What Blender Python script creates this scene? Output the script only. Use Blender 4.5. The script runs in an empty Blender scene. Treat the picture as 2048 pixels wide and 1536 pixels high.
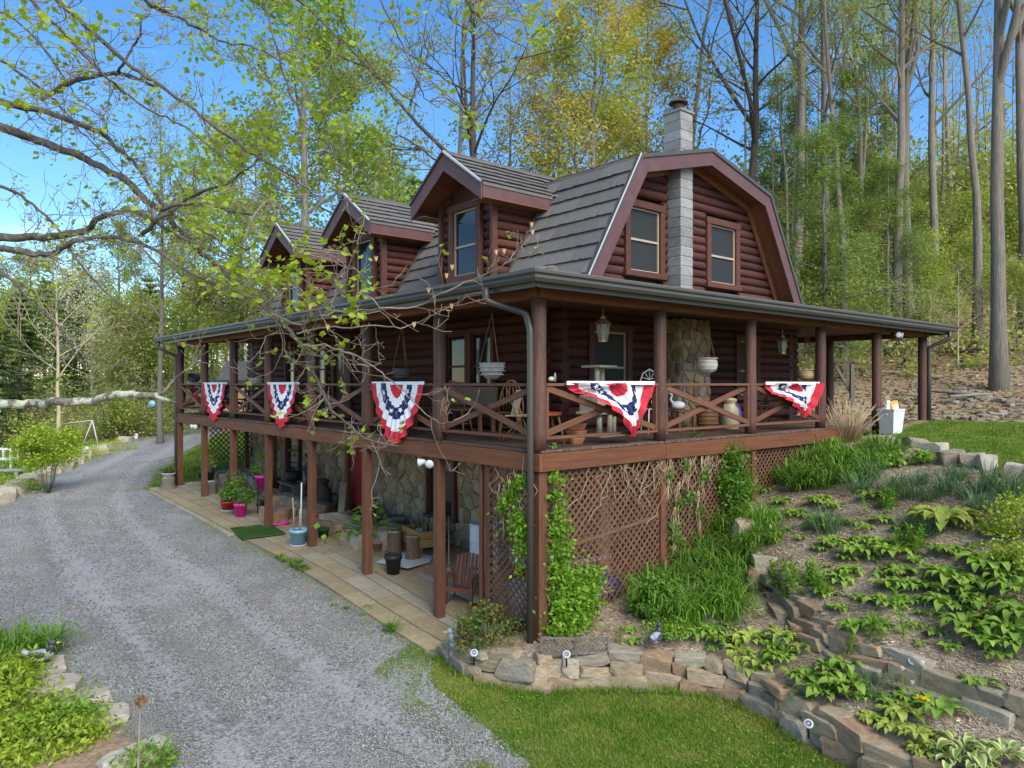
import bpy, bmesh, math, random
import numpy as np
from mathutils import Vector, Matrix
S = bpy.context.scene
C = S.collection
PI = math.pi
# ------------------------------------------------------------------ camera, sky, sun, exposure
CAM = Vector((-6.78, -7.50, 3.57)); YAW = math.radians(-40.0)
FW = Vector((math.sin(-YAW), math.cos(YAW), 0)); RT = Vector((FW.y, -FW.x, 0)); UP = Vector((0, 0, 1))
cam = bpy.data.cameras.new('camera'); cam.sensor_width = 36; cam.lens = 36 * 1453 / 2048
cam.clip_start = .1; cam.clip_end = 2000
camo = bpy.data.objects.new('camera', cam); C.objects.link(camo)
camo.location = CAM; camo.rotation_euler = (PI / 2, 0, YAW); S.camera = camo
SUN_EL = math.radians(43); SUN_DIR = Vector((-.16, -.985, 0)).normalized()     # towards the sun, on the ground
W = bpy.data.worlds.new('World'); S.world = W; W.use_nodes = True
wn = W.node_tree; wn.nodes.clear()
sky = wn.nodes.new('ShaderNodeTexSky'); sky.sky_type = 'NISHITA'; sky.sun_disc = False
sky.sun_elevation = SUN_EL; sky.sun_rotation = math.atan2(SUN_DIR.x, SUN_DIR.y)
sky.air_density = 1.0; sky.dust_density = 0; sky.ozone_density = 3.5; sky.altitude = 300
tc = wn.nodes.new('ShaderNodeTexCoord'); mp = wn.nodes.new('ShaderNodeMapping'); mp.inputs['Scale'].default_value = (1.6, 1.6, 6.5)
nz = wn.nodes.new('ShaderNodeTexNoise'); nz.inputs['Scale'].default_value = 1.5; nz.inputs['Detail'].default_value = 7; nz.inputs['Roughness'].default_value = .55
rp = wn.nodes.new('ShaderNodeValToRGB'); rp.color_ramp.elements[0].position = .6; rp.color_ramp.elements[1].position = 1.0
mx = wn.nodes.new('ShaderNodeMix'); mx.data_type = 'RGBA'; mx.inputs[7].default_value = (8.5, 9.2, 10, 1)
bg = wn.nodes.new('ShaderNodeBackground'); bg.inputs['Strength'].default_value = .088; wo = wn.nodes.new('ShaderNodeOutputWorld')
L = wn.links.new
L(tc.outputs['Generated'], mp.inputs[0]); L(mp.outputs[0], nz.inputs['Vector']); L(nz.outputs['Fac'], rp.inputs[0])
L(rp.outputs[0], mx.inputs[0]); hs = wn.nodes.new('ShaderNodeHueSaturation'); hs.inputs['Saturation'].default_value = 1.22; hs.inputs['Value'].default_value = .9; L(sky.outputs[0], hs.inputs['Color']); L(hs.outputs[0], mx.inputs[6]); L(mx.outputs[2], bg.inputs[0]); L(bg.outputs[0], wo.inputs[0])
sl = bpy.data.lights.new('sun', 'SUN'); sl.energy = 1.9; sl.angle = math.radians(48); sl.color = (1, .93, .81)
so = bpy.data.objects.new('sun', sl); C.objects.link(so)
so.rotation_euler = (-(SUN_DIR * math.cos(SUN_EL) + UP * math.sin(SUN_EL))).to_track_quat('-Z', 'Y').to_euler()
S.view_settings.view_transform = 'Standard'; S.view_settings.look = 'None'; S.view_settings.gamma = 1
S.view_settings.exposure = 1.62; S.view_settings.use_curve_mapping = False
S.cycles.use_denoising = True; S.cycles.max_bounces = 6; S.cycles.diffuse_bounces = 4; S.cycles.glossy_bounces = 2
S.cycles.transmission_bounces = 4; S.cycles.transparent_max_bounces = 6; S.cycles.caustics_reflective = False; S.cycles.caustics_refractive = False
# ------------------------------------------------------------------ helpers
def at(px, py, d):                     # a point d metres in front of the photographer
    return CAM + FW * d + RT * ((px - 1024) / 1453 * d) + UP * ((768 - py) / 1453 * d)
def onz(px, py, z):
    return at(px, py, (CAM.z - z) * 1453 / (py - 768))
def tag(o, label=None, cat=None, group=None, kind=None):
    if label: o['label'] = label
    if cat: o['category'] = cat
    if group: o['group'] = group
    if kind: o['kind'] = kind
    return o
def thing(name, label, cat, loc=(0, 0, 0), rz=0, group=None, kind=None):
    o = bpy.data.objects.new(name, None); C.objects.link(o); o.empty_display_size = .2
    o.location = loc; o.rotation_euler = (0, 0, rz)
    return tag(o, label, cat, group, kind)
def link(name, me, mat=None, parent=None, loc=None, rot=None, sc=None):
    o = bpy.data.objects.new(name, me); C.objects.link(o)
    if mat is not None and not me.materials:
        for m in (mat if isinstance(mat, (list, tuple)) else [mat]): me.materials.append(m)
    if parent: o.parent = parent
    if loc is not None: o.location = loc
    if rot is not None: o.rotation_euler = rot
    if sc is not None: o.scale = sc if hasattr(sc, '__len__') else (sc, sc, sc)
    return o
def copy_tree(o, parent=None):
    c = o.copy(); C.objects.link(c); c.parent = parent
    for ch in o.children: copy_tree(ch, c)
    return c
def frame(t):
    t = t.normalized(); a = Vector((0, 0, 1)) if abs(t.z) < .9 else Vector((1, 0, 0))
    u = t.cross(a).normalized(); return u, t.cross(u).normalized()
class MB:
    def __init__(s): s.v = []; s.f = []; s.m = []; s.mi = 0; s.sm = set()
    def add(s, vs, fs, smooth=False):
        b = len(s.v); s.v += [tuple(v) for v in vs]
        for f in fs:
            if smooth: s.sm.add(len(s.f))
            s.f.append(tuple(b + i for i in f)); s.m.append(s.mi)
        return s
    def box(s, c, size, rot=None, bev=0):
        x, y, z = (k / 2 for k in size); c = Vector(c)
        if bev:
            b = bev; V = []; 
            for sx, sy, sz in [(i, j, k) for i in (-1, 1) for j in (-1, 1) for k in (-1, 1)]:
                V += [(sx * x, sy * (y - b), sz * (z - b)), (sx * (x - b), sy * y, sz * (z - b)), (sx * (x - b), sy * (y - b), sz * z)]
            idx = {(i, j, k): 3 * n for n, (i, j, k) in enumerate([(i, j, k) for i in (-1, 1) for j in (-1, 1) for k in (-1, 1)])}
            I = lambda i, j, k, a: idx[(i, j, k)] + a
            F = []
            for sg in (-1, 1):
                F.append([I(sg, -1, -1, 0), I(sg, 1, -1, 0), I(sg, 1, 1, 0), I(sg, -1, 1, 0)][::sg])
                F.append([I(-1, sg, -1, 1), I(1, sg, -1, 1), I(1, sg, 1, 1), I(-1, sg, 1, 1)][::-sg])
                F.append([I(-1, -1, sg, 2), I(1, -1, sg, 2), I(1, 1, sg, 2), I(-1, 1, sg, 2)][::sg])
            for a in (-1, 1):
                for b2 in (-1, 1):
                    F.append([I(a, b2, -1, 0), I(a, b2, -1, 1), I(a, b2, 1, 1), I(a, b2, 1, 0)])
                    F.append([I(a, -1, b2, 0), I(a, -1, b2, 2), I(a, 1, b2, 2), I(a, 1, b2, 0)])
                    F.append([I(-1, a, b2, 1), I(-1, a, b2, 2), I(1, a, b2, 2), I(1, a, b2, 1)])
            for k in idx: F.append([I(*k, 0), I(*k, 1), I(*k, 2)])
        else:
            V = [(-x, -y, -z), (x, -y, -z), (x, y, -z), (-x, y, -z), (-x, -y, z), (x, -y, z), (x, y, z), (-x, y, z)]
            F = [(0, 3, 2, 1), (4, 5, 6, 7), (0, 1, 5, 4), (1, 2, 6, 5), (2, 3, 7, 6), (3, 0, 4, 7)]
        M = rot.to_matrix() if rot is not None and not isinstance(rot, Matrix) else (rot or Matrix.Identity(3))
        return s.add([c + M @ Vector(p) for p in V], F)
    def beam(s, a, b, w, h, up=UP, bev=0):
        a = Vector(a); b = Vector(b); t = (b - a); l = t.length; t.normalize()
        sd = t.cross(up)
        if sd.length < 1e-4: sd = t.cross(Vector((1, 0, 0)))
        sd.normalize(); n = sd.cross(t)
        return s.box((a + b) / 2, (l, w, h), Matrix((t, sd, n)).transposed(), bev)
    def tube(s, pts, r, n=8, cap=True, smooth=True, wob=0, rng=None):
        pts = [Vector(p) for p in pts]; m = len(pts)
        if not hasattr(r, '__len__'): r = [r] * m
        V = []; u = None
        for i, p in enumerate(pts):
            t = (pts[min(i + 1, m - 1)] - pts[max(i - 1, 0)])
            if t.length < 1e-6: t = Vector((0, 0, 1))
            t.normalize()
            if u is None: u, w = frame(t)
            else:
                u = u - t * u.dot(t)
                u = u.normalized() if u.length > 1e-5 else frame(t)[0]
            w = t.cross(u)
            for k in range(n):
                a = 2 * PI * k / n; rr = r[i] * (1 + (rng.uniform(-wob, wob) if wob else 0))
                V.append(p + (u * math.cos(a) + w * math.sin(a)) * rr)
        F = [(i * n + k, i * n + (k + 1) % n, (i + 1) * n + (k + 1) % n, (i + 1) * n + k) for i in range(m - 1) for k in range(n)]
        s.add(V, F, smooth)
        if cap:
            b = len(s.v) - m * n
            s.f.append(tuple(b + k for k in range(n))[::-1]); s.m.append(s.mi)
            s.f.append(tuple(b + (m - 1) * n + k for k in range(n))); s.m.append(s.mi)
        return s
    def lathe(s, prof, n=20, c=(0, 0, 0), smooth=True, M=None):
        c = Vector(c); V = []; F = []
        for (r, z) in prof:
            for k in range(n):
                a = 2 * PI * k / n; p = Vector((r * math.cos(a), r * math.sin(a), z)); V.append(c + (M @ p if M else p))
        for i in range(len(prof) - 1):
            for k in range(n): F.append((i * n + k, i * n + (k + 1) % n, (i + 1) * n + (k + 1) % n, (i + 1) * n + k))
        s.add(V, F, smooth); b = len(s.v) - len(V)
        for q, rev in ((0, 1), (len(prof) - 1, 0)):
            if prof[q][0] > 1e-4:
                f = [b + q * n + k for k in range(n)]; s.f.append(tuple(f[::-1] if rev else f)); s.m.append(s.mi)
        return s
    def prism(s, poly, h, M=None, c=(0, 0, 0)):      # poly in local xy, extruded by h in local z
        n = len(poly); c = Vector(c); M = M or Matrix.Identity(3)
        V = [c + M @ Vector((x, y, 0)) for x, y in poly] + [c + M @ Vector((x, y, h)) for x, y in poly]
        F = [tuple(range(n))[::-1], tuple(range(n, 2 * n))] + [(i, (i + 1) % n, n + (i + 1) % n, n + i) for i in range(n)]
        return s.add(V, F)
    def ball(s, c, r, n=10, m=7, sq=(1, 1, 1)):
        c = Vector(c); V = []; F = []
        for i in range(m + 1):
            th = PI * i / m
            for k in range(n):
                a = 2 * PI * k / n
                V.append(c + Vector((r * sq[0] * math.sin(th) * math.cos(a), r * sq[1] * math.sin(th) * math.sin(a), r * sq[2] * math.cos(th))))
        for i in range(m):
            for k in range(n): F.append((i * n + k, (i + 1) * n + k, (i + 1) * n + (k + 1) % n, i * n + (k + 1) % n))
        return s.add(V, F, True)
    def mesh(s, name):
        me = bpy.data.meshes.new(name); me.from_pydata(s.v, [], s.f); me.update()
        if s.sm:
            fl = np.zeros(len(s.f), dtype=bool); fl[list(s.sm)] = True; me.polygons.foreach_set('use_smooth', fl)
        if any(s.m): me.polygons.foreach_set('material_index', s.m)
        return me
    def build(s, name, mat, parent=None, loc=None, rot=None, sc=None):
        return link(name, s.mesh(name), mat, parent, loc, rot, sc)
def np_mesh(name, V, F, mi=None, smooth=False):      # V (n,3) floats, F (m,k) ints
    V = np.ascontiguousarray(V, dtype=np.float32); F = np.ascontiguousarray(F, dtype=np.int32)
    me = bpy.data.meshes.new(name); me.vertices.add(len(V)); me.vertices.foreach_set('co', V.ravel())
    k = F.shape[1]; me.loops.add(F.size); me.loops.foreach_set('vertex_index', F.ravel())
    me.polygons.add(len(F)); me.polygons.foreach_set('loop_start', np.arange(0, F.size, k, dtype=np.int32))
    try: me.polygons.foreach_set('loop_total', np.full(len(F), k, dtype=np.int32))
    except Exception: pass
    if mi is not None: me.polygons.foreach_set('material_index', np.asarray(mi, dtype=np.int32))
    if smooth: me.polygons.foreach_set('use_smooth', np.ones(len(F), dtype=bool))
    me.update(calc_edges=True); return me
def lerp(a, b, t): return a + (b - a) * t
# ------------------------------------------------------------------ materials
def nmat(name):
    m = bpy.data.materials.new(name); m.use_nodes = True; m.node_tree.nodes.clear(); return m, m.node_tree
def nd(nt, typ, ins=None, **pr):
    n = nt.nodes.new(typ)
    for k, v in pr.items(): setattr(n, k, v)
    for k, v in (ins or {}).items():
        s = n.inputs[k]
        if isinstance(v, bpy.types.NodeSocket): nt.links.new(v, s)
        elif isinstance(v, (tuple, list)) and len(v) == 3 and s.type == 'RGBA': s.default_value = (*v, 1)
        else: s.default_value = v
    return n
def mixc(nt, f, a, b, typ='MIX'):
    return nd(nt, 'ShaderNodeMix', {0: f, 6: a, 7: b}, data_type='RGBA', blend_type=typ).outputs[2]
def ramp(nt, f, lo, hi, a=(0, 0, 0, 1), b=(1, 1, 1, 1)):
    r = nd(nt, 'ShaderNodeValToRGB', {0: f}); e = r.color_ramp.elements
    e[0].position = lo; e[1].position = hi; e[0].color = a; e[1].color = b; return r.outputs[0]
def math_(nt, op, a, b=0.0, c=0.0): return nd(nt, 'ShaderNodeMath', {0: a, 1: b, 2: c}, operation=op).outputs[0]
def objvec(nt, st=(1, 1, 1), rnd=True):
    co = nd(nt, 'ShaderNodeTexCoord').outputs['Object']
    oi = nd(nt, 'ShaderNodeObjectInfo')
    mpn = nd(nt, 'ShaderNodeMapping', {'Vector': co, 'Scale': st}).outputs[0]
    if rnd:
        mpn = nd(nt, 'ShaderNodeVectorMath', {0: mpn, 1: nd(nt, 'ShaderNodeVectorMath', {0: oi.outputs['Location'], 1: (3.7, 2.9, 5.3)}, operation='MULTIPLY').outputs[0]}, operation='ADD').outputs[0]
    return mpn, oi.outputs['Random']
def surf(name, c1, c2, scale=6, stretch=(1, 1, 1), rough=.75, bump=.25, rnd=.15, detail=6, c3=None, c3lo=.6, c3hi=.7, c3scale=3, metal=0, spec=.4, bdist=.02, fine=None, lo=.32, hi=.68):
    m, nt = nmat(name); v, r = objvec(nt, stretch)
    n1 = nd(nt, 'ShaderNodeTexNoise', {'Vector': v, 'Scale': scale, 'Detail': detail, 'Roughness': .6}).outputs['Fac']
    col = mixc(nt, ramp(nt, n1, lo, hi), (*c1, 1), (*c2, 1))
    h = n1
    if fine:
        n2 = nd(nt, 'ShaderNodeTexNoise', {'Vector': v, 'Scale': fine, 'Detail': 3, 'Roughness': .7}).outputs['Fac']
        col = mixc(nt, ramp(nt, n2, .3, .75), col, mixc(nt, 1.0, col, (.62, .6, .58, 1), 'MULTIPLY'))
        h = math_(nt, 'ADD', n1, math_(nt, 'MULTIPLY', n2, .5))
    if c3:
        v3, _ = objvec(nt)
        n3 = nd(nt, 'ShaderNodeTexNoise', {'Vector': v3, 'Scale': c3scale, 'Detail': 5, 'Roughness': .65}).outputs['Fac']
        col = mixc(nt, ramp(nt, n3, c3lo, c3hi), col, (*c3, 1))
    k = math_(nt, 'MULTIPLY_ADD', r, 2 * rnd, 1 - rnd)
    col = mixc(nt, 1.0, col, nd(nt, 'ShaderNodeCombineColor', {0: k, 1: k, 2: k}).outputs[0], 'MULTIPLY')
    p = nd(nt, 'ShaderNodeBsdfPrincipled', {'Base Color': col, 'Roughness': rough, 'Metallic': metal, 'Specular IOR Level': spec})
    if bump:
        b = nd(nt, 'ShaderNodeBump', {'Height': h, 'Strength': bump, 'Distance': bdist}); nt.links.new(b.outputs[0], p.inputs['Normal'])
    nt.links.new(p.outputs[0], nd(nt, 'ShaderNodeOutputMaterial').inputs[0]); return m
def leafm(name, c1, c2, c3=None, tr=.35, rough=.55, wscale=.5, hue=.0):
    m, nt = nmat(name); g = nd(nt, 'ShaderNodeNewGeometry'); oi = nd(nt, 'ShaderNodeObjectInfo')
    col = mixc(nt, g.outputs['Random Per Island'], (*c1, 1), (*c2, 1))
    if c3:
        n = nd(nt, 'ShaderNodeTexNoise', {'Vector': g.outputs['Position'], 'Scale': wscale, 'Detail': 2}).outputs['Fac']
        col = mixc(nt, ramp(nt, n, .42, .6), col, (*c3, 1))
    k = math_(nt, 'MULTIPLY_ADD', oi.outputs['Random'], .3, .85)
    col = mixc(nt, 1.0, col, nd(nt, 'ShaderNodeCombineColor', {0: k, 1: k, 2: math_(nt, 'MULTIPLY', k, .95)}).outputs[0], 'MULTIPLY')
    p = nd(nt, 'ShaderNodeBsdfPrincipled', {'Base Color': col, 'Roughness': rough, 'Specular IOR Level': .3})
    t = nd(nt, 'ShaderNodeBsdfTranslucent', {'Color': mixc(nt, 1.0, col, (1.25, 1.2, .6, 1), 'MULTIPLY')})
    o = nd(nt, 'ShaderNodeMixShader', {0: tr, 1: p.outputs[0], 2: t.outputs[0]})
    nt.links.new(o.outputs[0], nd(nt, 'ShaderNodeOutputMaterial').inputs[0]); return m
def glassm(name, col, rough=.04, spec=.7):
    m, nt = nmat(name); v, r = objvec(nt)
    n = nd(nt, 'ShaderNodeTexNoise', {'Vector': v, 'Scale': 1.3, 'Detail': 2}).outputs['Fac']
    p = nd(nt, 'ShaderNodeBsdfPrincipled', {'Base Color': (*col, 1), 'Roughness': rough, 'Specular IOR Level': spec})
    b = nd(nt, 'ShaderNodeBump', {'Height': n, 'Strength': .06, 'Distance': .05}); nt.links.new(b.outputs[0], p.inputs['Normal'])
    nt.links.new(p.outputs[0], nd(nt, 'ShaderNodeOutputMaterial').inputs[0]); return m
M = {}
# logs run along local X, posts along local Z
M['log'] = surf('stained log', (.078, .023, .017), (.128, .041, .029), 3, (.35, 6, 6), .66, .9, .30, fine=11, c3=(.045, .019, .016), c3scale=1.2, bdist=.022)
M['log_trim'] = surf('reddish board', (.088, .031, .019), (.132, .048, .029), 4, (.6, 5, 5), .65, .3, .12, fine=12)
M['soffit'] = surf('soffit wood', (.20, .070, .030), (.29, .115, .05), 3, (.5, 7, 7), .65, .3, .1, fine=14)
M['fascia'] = surf('mauve fascia', (.098, .046, .044), (.128, .062, .060), 3, (1, 1, 1), .55, .1, .06, c3=(.115, .078, .078), c3scale=2.2)
M['post'] = surf('round porch post', (.095, .042, .030), (.15, .072, .05), 4, (5, 5, .4), .6, .5, .12, fine=11, c3=(.07, .034, .026), c3scale=1.7)
M['timber'] = surf('square timber', (.118, .046, .023), (.205, .082, .040), 3.5, (6, 6, .5), .7, .45, .14, fine=14, c3=(.10, .05, .034), c3scale=1.2)
M['beam'] = surf('timber beam', (.145, .050, .020), (.228, .083, .035), 3, (.4, 6, 6), .7, .4, .12, fine=12, c3=(.11, .055, .038), c3scale=1.1)
M['rail'] = surf('railing wood', (.13, .052, .027), (.205, .086, .046), 4, (.5, 7, 7), .65, .35, .15, fine=12)
M['deck'] = surf('weathered deck board', (.105, .062, .043), (.165, .105, .075), 5, (.5, 6, 6), .8, .4, .25, fine=14)
M['lattice'] = surf('lattice slat', (.125, .058, .033), (.20, .098, .058), 6, (1, 6, 6), .75, .3, .25, fine=12)
M['roof'] = surf('stone coated roof panel', (.140, .132, .124), (.178, .168, .158), 26, (1, 1, 1),   .92, .5, .15, fine=90, c3=(.135, .14, .085), c3scale=1.6, c3lo=.62, c3hi=.78, bdist=.006)
M['gutter'] = surf('bronze gutter', (.062, .054, .042), (.075, .066, .052), 2, (1, 1, 1), .42, .03, .04, spec=.5)
M['flashing'] = surf('flashing', (.46, .45, .43), (.56, .55, .53), 3, (1, 1, 1), .45, .05, .06)
M['ceiling'] = surf('porch ceiling board', (.12, .052, .03), (.17, .08, .045), 3, (.5, 8, 8), .75, .3, .1)
M['block'] = surf('concrete block', (.25, .25, .247), (.35, .345, .337), 9, (1, 1, 1), .9, .4, .2, fine=40, c3=(.185, .185, .18), c3scale=2.6, c3lo=.52, c3hi=.72)
M['mortar'] = surf('mortar', (.46, .37, .255), (.58, .485, .35), 12, (1, 1, 1), .95, .6, 0, fine=50)
M['mortar_pale'] = surf('pale mortar', (.50, .49, .47), (.6, .59, .57), 12, (1, 1, 1), .95, .6, 0, fine=50)
M['stone_a'] = surf('brown fieldstone', (.27, .175, .095), (.43, .305, .18), 6, (1, 1, 1), .9, .7, .28, fine=32, c3=(.34, .20, .085), c3scale=1.5, c3lo=.6, c3hi=.72)
M['stone_b'] = surf('grey brown fieldstone', (.24, .165, .105), (.39, .29, .19), 6, (1, 1, 1), .9, .7, .25, fine=32)
M['stone_c'] = surf('buff fieldstone', (.34, .255, .16), (.48, .38, .25), 6, (1, 1, 1), .9, .7, .22, fine=32)
M['rock_a'] = surf('tan wall rock', (.31, .235, .145), (.49, .40, .275), 3.2, (1, 1, 1), .92, .8, .2, fine=26, c3=(.36, .20, .075), c3scale=1.4, c3lo=.56, c3hi=.7, bdist=.04)
M['rock_b'] = surf('grey wall rock', (.31, .26, .19), (.47, .41, .32), 3.5, (1, 1, 1), .92, .8, .2, fine=26, c3=(.30, .345, .245), c3scale=2.2, c3lo=.58, c3hi=.66, bdist=.04)
M['rock_c'] = surf('pale flat rock', (.44, .38, .29), (.60, .54, .44), 4, (1, 1, 1), .92, .7, .15, fine=30, c3=(.45, .30, .2), c3scale=1.6, bdist=.03)
M['rock_d'] = surf('rust wall rock', (.30, .185, .105), (.45, .32, .205), 3, (1, 1, 1), .92, .8, .2, fine=24, c3=(.40, .44, .34), c3scale=2.0, c3lo=.62, c3hi=.7, bdist=.04)
M['paver'] = surf('tan paver', (.32, .255, .145), (.42, .345, .205), 4, (1, 1, 1), .92, .5, .12, fine=28, c3=(.22, .19, .125), c3scale=2.0)
M['rubble'] = surf('mossy rubble rock', (.27, .23, .165), (.44, .385, .29), 4, (1, 1, 1), .95, .8, .25, fine=24, c3=(.16, .17, .06), c3scale=1.8, c3lo=.55, c3hi=.66, bdist=.04)
M['paver_grey'] = surf('grey paver', (.32, .275, .19), (.42, .37, .27), 5, (1, 1, 1), .92, .4, .14, fine=30)
M['joint'] = surf('paver joint soil', (.13, .105, .06), (.2, .16, .095), 10, (1, 1, 1), .95, .6, 0)
M['window'] = glassm('window glass', (.018, .020, .020), .05, .45); M['screen'] = glassm('screened glass', (.034, .036, .034), .3, .1)
M['sash'] = surf('tan sash', (.36, .27, .19), (.42, .33, .24), 6, (1, 1, 1), .5, .05, .05)
M['door_red'] = surf('red door', (.30, .022, .016), (.36, .03, .02), 5, (1, 1, 1), .45, .08, .05)
M['dark_wood'] = surf('dark door wood', (.06, .024, .016), (.09, .036, .024), 5, (6, 6, .6), .55, .2, .1)
M['black'] = surf('black metal', (.014, .014, .015), (.03, .03, .031), 9, (1, 1, 1), .5, .15, .1)
M['iron'] = surf('rusty iron', (.05, .036, .028), (.11, .07, .045), 9, (1, 1, 1), .8, .4, .1)
M['white'] = surf('white paint', (.70, .70, .68), (.80, .80, .78), 6, (1, 1, 1), .5, .1, .04)
M['white_plastic'] = surf('white plastic', (.62, .63, .63), (.72, .73, .73), 2, (1, 1, 1), .38, .03, .04)
M['cream'] = surf('cream enamel', (.55, .46, .28), (.64, .55, .36), 4, (1, 1, 1), .42, .1, .05, c3=(.35, .22, .10), c3lo=.68, c3hi=.76)
M['cat_tree'] = surf('beige carpet', (.47, .42, .30), (.56, .51, .38), 20, (1, 1, 1), .98, .6, .06, fine=60)
M['terracotta'] = surf('terracotta', (.36, .135, .07), (.46, .19, .10), 7, (1, 1, 1), .85, .2, .1)
M['pink'] = surf('pink plastic', (.72, .018, .27), (.78, .03, .32), 3, (1, 1, 1), .38, .03, .05)
M['red'] = surf('red glaze', (.48, .02, .016), (.56, .035, .022), 4, (1, 1, 1), .35, .05, .05)
M['blue_pot'] = surf('sky blue glaze', (.20, .40, .52), (.27, .48, .60), 4, (1, 1, 1), .35, .05, .04)
M['blue'] = surf('blue plastic', (.02, .06, .34), (.03, .09, .42), 4, (1, 1, 1), .4, .03, .05)
M['purple'] = surf('purple plastic', (.10, .045, .30), (.14, .06, .36), 4, (1, 1, 1), .5, .05, .05)
M['orange'] = surf('orange print', (.75, .27, .03), (.85, .38, .06), 5, (1, 1, 1), .6, .05, .05)
M['soil'] = surf('potting soil', (.035, .025, .018), (.07, .05, .035), 30, (1, 1, 1), .98, .8, 0)
M['chair'] = surf('honey wood', (.28, .13, .055), (.40, .20, .09), 5, (4, 4, 1), .5, .2, .12, fine=14)
M['adir'] = surf('reddish rocker wood', (.17, .062, .034), (.27, .105, .056), 5, (3, 3, 3), .6, .3, .15, fine=14)
M['crate'] = surf('amber stained board', (.36, .19, .055), (.52, .30, .10), 4, (1, 5, 5), .6, .3, .15, fine=14)
M['stump'] = surf('stump bark', (.20, .135, .075), (.36, .25, .14), 5, (7, 7, .6), .95, 1, .15, fine=22, bdist=.04)
M['stump_top'] = surf('cut wood', (.42, .29, .16), (.55, .41, .25), 10, (1, 1, 1), .9, .3, .1)
M['stump_grey'] = surf('grey bark', (.17, .145, .12), (.29, .25, .21), 6, (7, 7, .6), .95, 1, .15, fine=22, bdist=.03)
M['wicker'] = surf('grey wicker', (.30, .28, .25), (.50, .47, .42), 14, (1, 1, 3), .9, .5, .12)
M['wicker_tan'] = surf('tan wicker', (.40, .28, .15), (.55, .41, .24), 14, (1, 1, 3), .9, .5, .12)
M['wicker_dark'] = surf('charcoal coir basket', (.055, .06, .06), (.12, .125, .12), 20, (1, 1, 1), .95, .6, .12)
M['cord'] = surf('brown cord', (.20, .105, .06), (.26, .15, .09), 10, (1, 1, 1), .9, .2, .1)
M['brass'] = surf('aged copper', (.30, .155, .075), (.42, .24, .12), 9, (1, 1, 1), .42, .1, .08, metal=.6)
M['lamp_glass'] = glassm('lantern glass', (.17, .22, .19), .08, .8)
M['turf'] = surf('green turf', (.03, .085, .014), (.045, .12, .022), 40, (1, 1, 1), .98, .8, 0)
M['red_cloth'] = surf('red bunting cloth', (.50, .022, .040), (.58, .035, .055), 8, (1, 1, 1), .9, .12, .04)
M['white_cloth'] = surf('white bunting cloth', (.74, .75, .78), (.82, .83, .85), 8, (1, 1, 1), .9, .12, .03)
M['blue_cloth'] = surf('navy bunting cloth', (.016, .026, .095), (.024, .036, .13), 8, (1, 1, 1), .9, .12, .04)
M['duck_grey'] = surf('grey blue duck paint', (.27, .31, .36), (.36, .40, .45), 5, (1, 1, 1), .5, .1, .04)
M['duck_dark'] = surf('dark duck paint', (.035, .036, .045), (.07, .07, .08), 6, (1, 1, 1), .5, .1, .04)
M['bill'] = surf('yellow bill', (.55, .38, .05), (.6, .42, .07), 6, (1, 1, 1), .5, 0, .02)
M['cobble'] = surf('grey board', (.40, .42, .43), (.52, .54, .55), 6, (1, 1, 1), .8, .2, .06)
M['tan_wall'] = surf('tan shed boards', (.42, .27, .13), (.50, .33, .17), 4, (6, 6, .5), .8, .2, .05)
M['plank'] = surf('raw plank', (.42, .28, .155), (.55, .40, .24), 4, (1, 6, 6), .85, .3, .1, fine=14)
M['bark'] = surf('tree bark', (.20, .172, .138), (.39, .345, .285), 3, (6, 6, .7), .95, 1, .22, fine=13, c3=(.20, .215, .15), c3scale=.8, bdist=.05)
M['bark_dark'] = surf('dark bark', (.075, .062, .050), (.15, .13, .105), 3, (6, 6, .7), .95, 1, .2, fine=13, bdist=.05)
M['bark_pale'] = surf('pale sapling bark', (.34, .28, .17), (.46, .40, .27), 4, (5, 5, .8), .9, .5, .12, bdist=.02)
M['limb'] = surf('lichened limb bark', (.085, .070, .056), (.165, .145, .12), 14, (1, 1, 1), .95, .9, .1, fine=60, c3=(.27, .28, .20), c3scale=5, c3lo=.66, c3hi=.76, bdist=.015)
M['limb_mid'] = surf('grey limb bark', (.10, .085, .068), (.19, .17, .14), 16, (1, 1, 1), .95, .9, .05, fine=60, c3=(.30, .31, .23), c3scale=8, c3lo=.58, c3hi=.68, bdist=.02)
M['limb_lichen'] = surf('pale lichen bark', (.12, .10, .078), (.21, .19, .15), 16, (1, 1, 1), .95, .9, .05, fine=60, c3=(.44, .47, .35), c3scale=9, c3lo=.46, c3hi=.58, bdist=.02)
M['twig'] = surf('twig', (.16, .125, .095), (.27, .22, .17), 20, (1, 1, 1), .9, .3, .1)
M['deadvine'] = surf('dead vine', (.33, .24, .14), (.48, .37, .23), 8, (1, 1, 1), .9, .1, .1)
M['pod'] = surf('dry seed pod', (.50, .33, .15), (.62, .44, .24), 9, (1, 1, 1), .9, .2, .1)
M['lf_tulip'] = leafm('tulip leaf', (.26, .36, .025), (.38, .47, .045), tr=.45)
M['lf_spring'] = leafm('spring green leaf', (.29, .37, .075), (.45, .51, .12), (.35, .41, .10), tr=.48, wscale=.35)
M['lf_green'] = leafm('fresh green leaf', (.21, .33, .05), (.35, .46, .08), (.29, .39, .07), tr=.46, wscale=.3)
M['lf_orange'] = leafm('bronze spring leaf', (.45, .35, .08), (.58, .46, .10), (.40, .46, .10), tr=.48, wscale=.3)
M['lf_olive'] = leafm('olive spring leaf', (.33, .34, .13), (.47, .47, .18), (.30, .37, .11), tr=.46, wscale=.35)
M['lf_pine'] = leafm('pine needles', (.13, .215, .06), (.22, .31, .085), (.27, .35, .09), tr=.38, wscale=.3)
M['lf_dark'] = leafm('dark evergreen', (.04, .08, .025), (.075, .125, .035), tr=.2)
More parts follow.
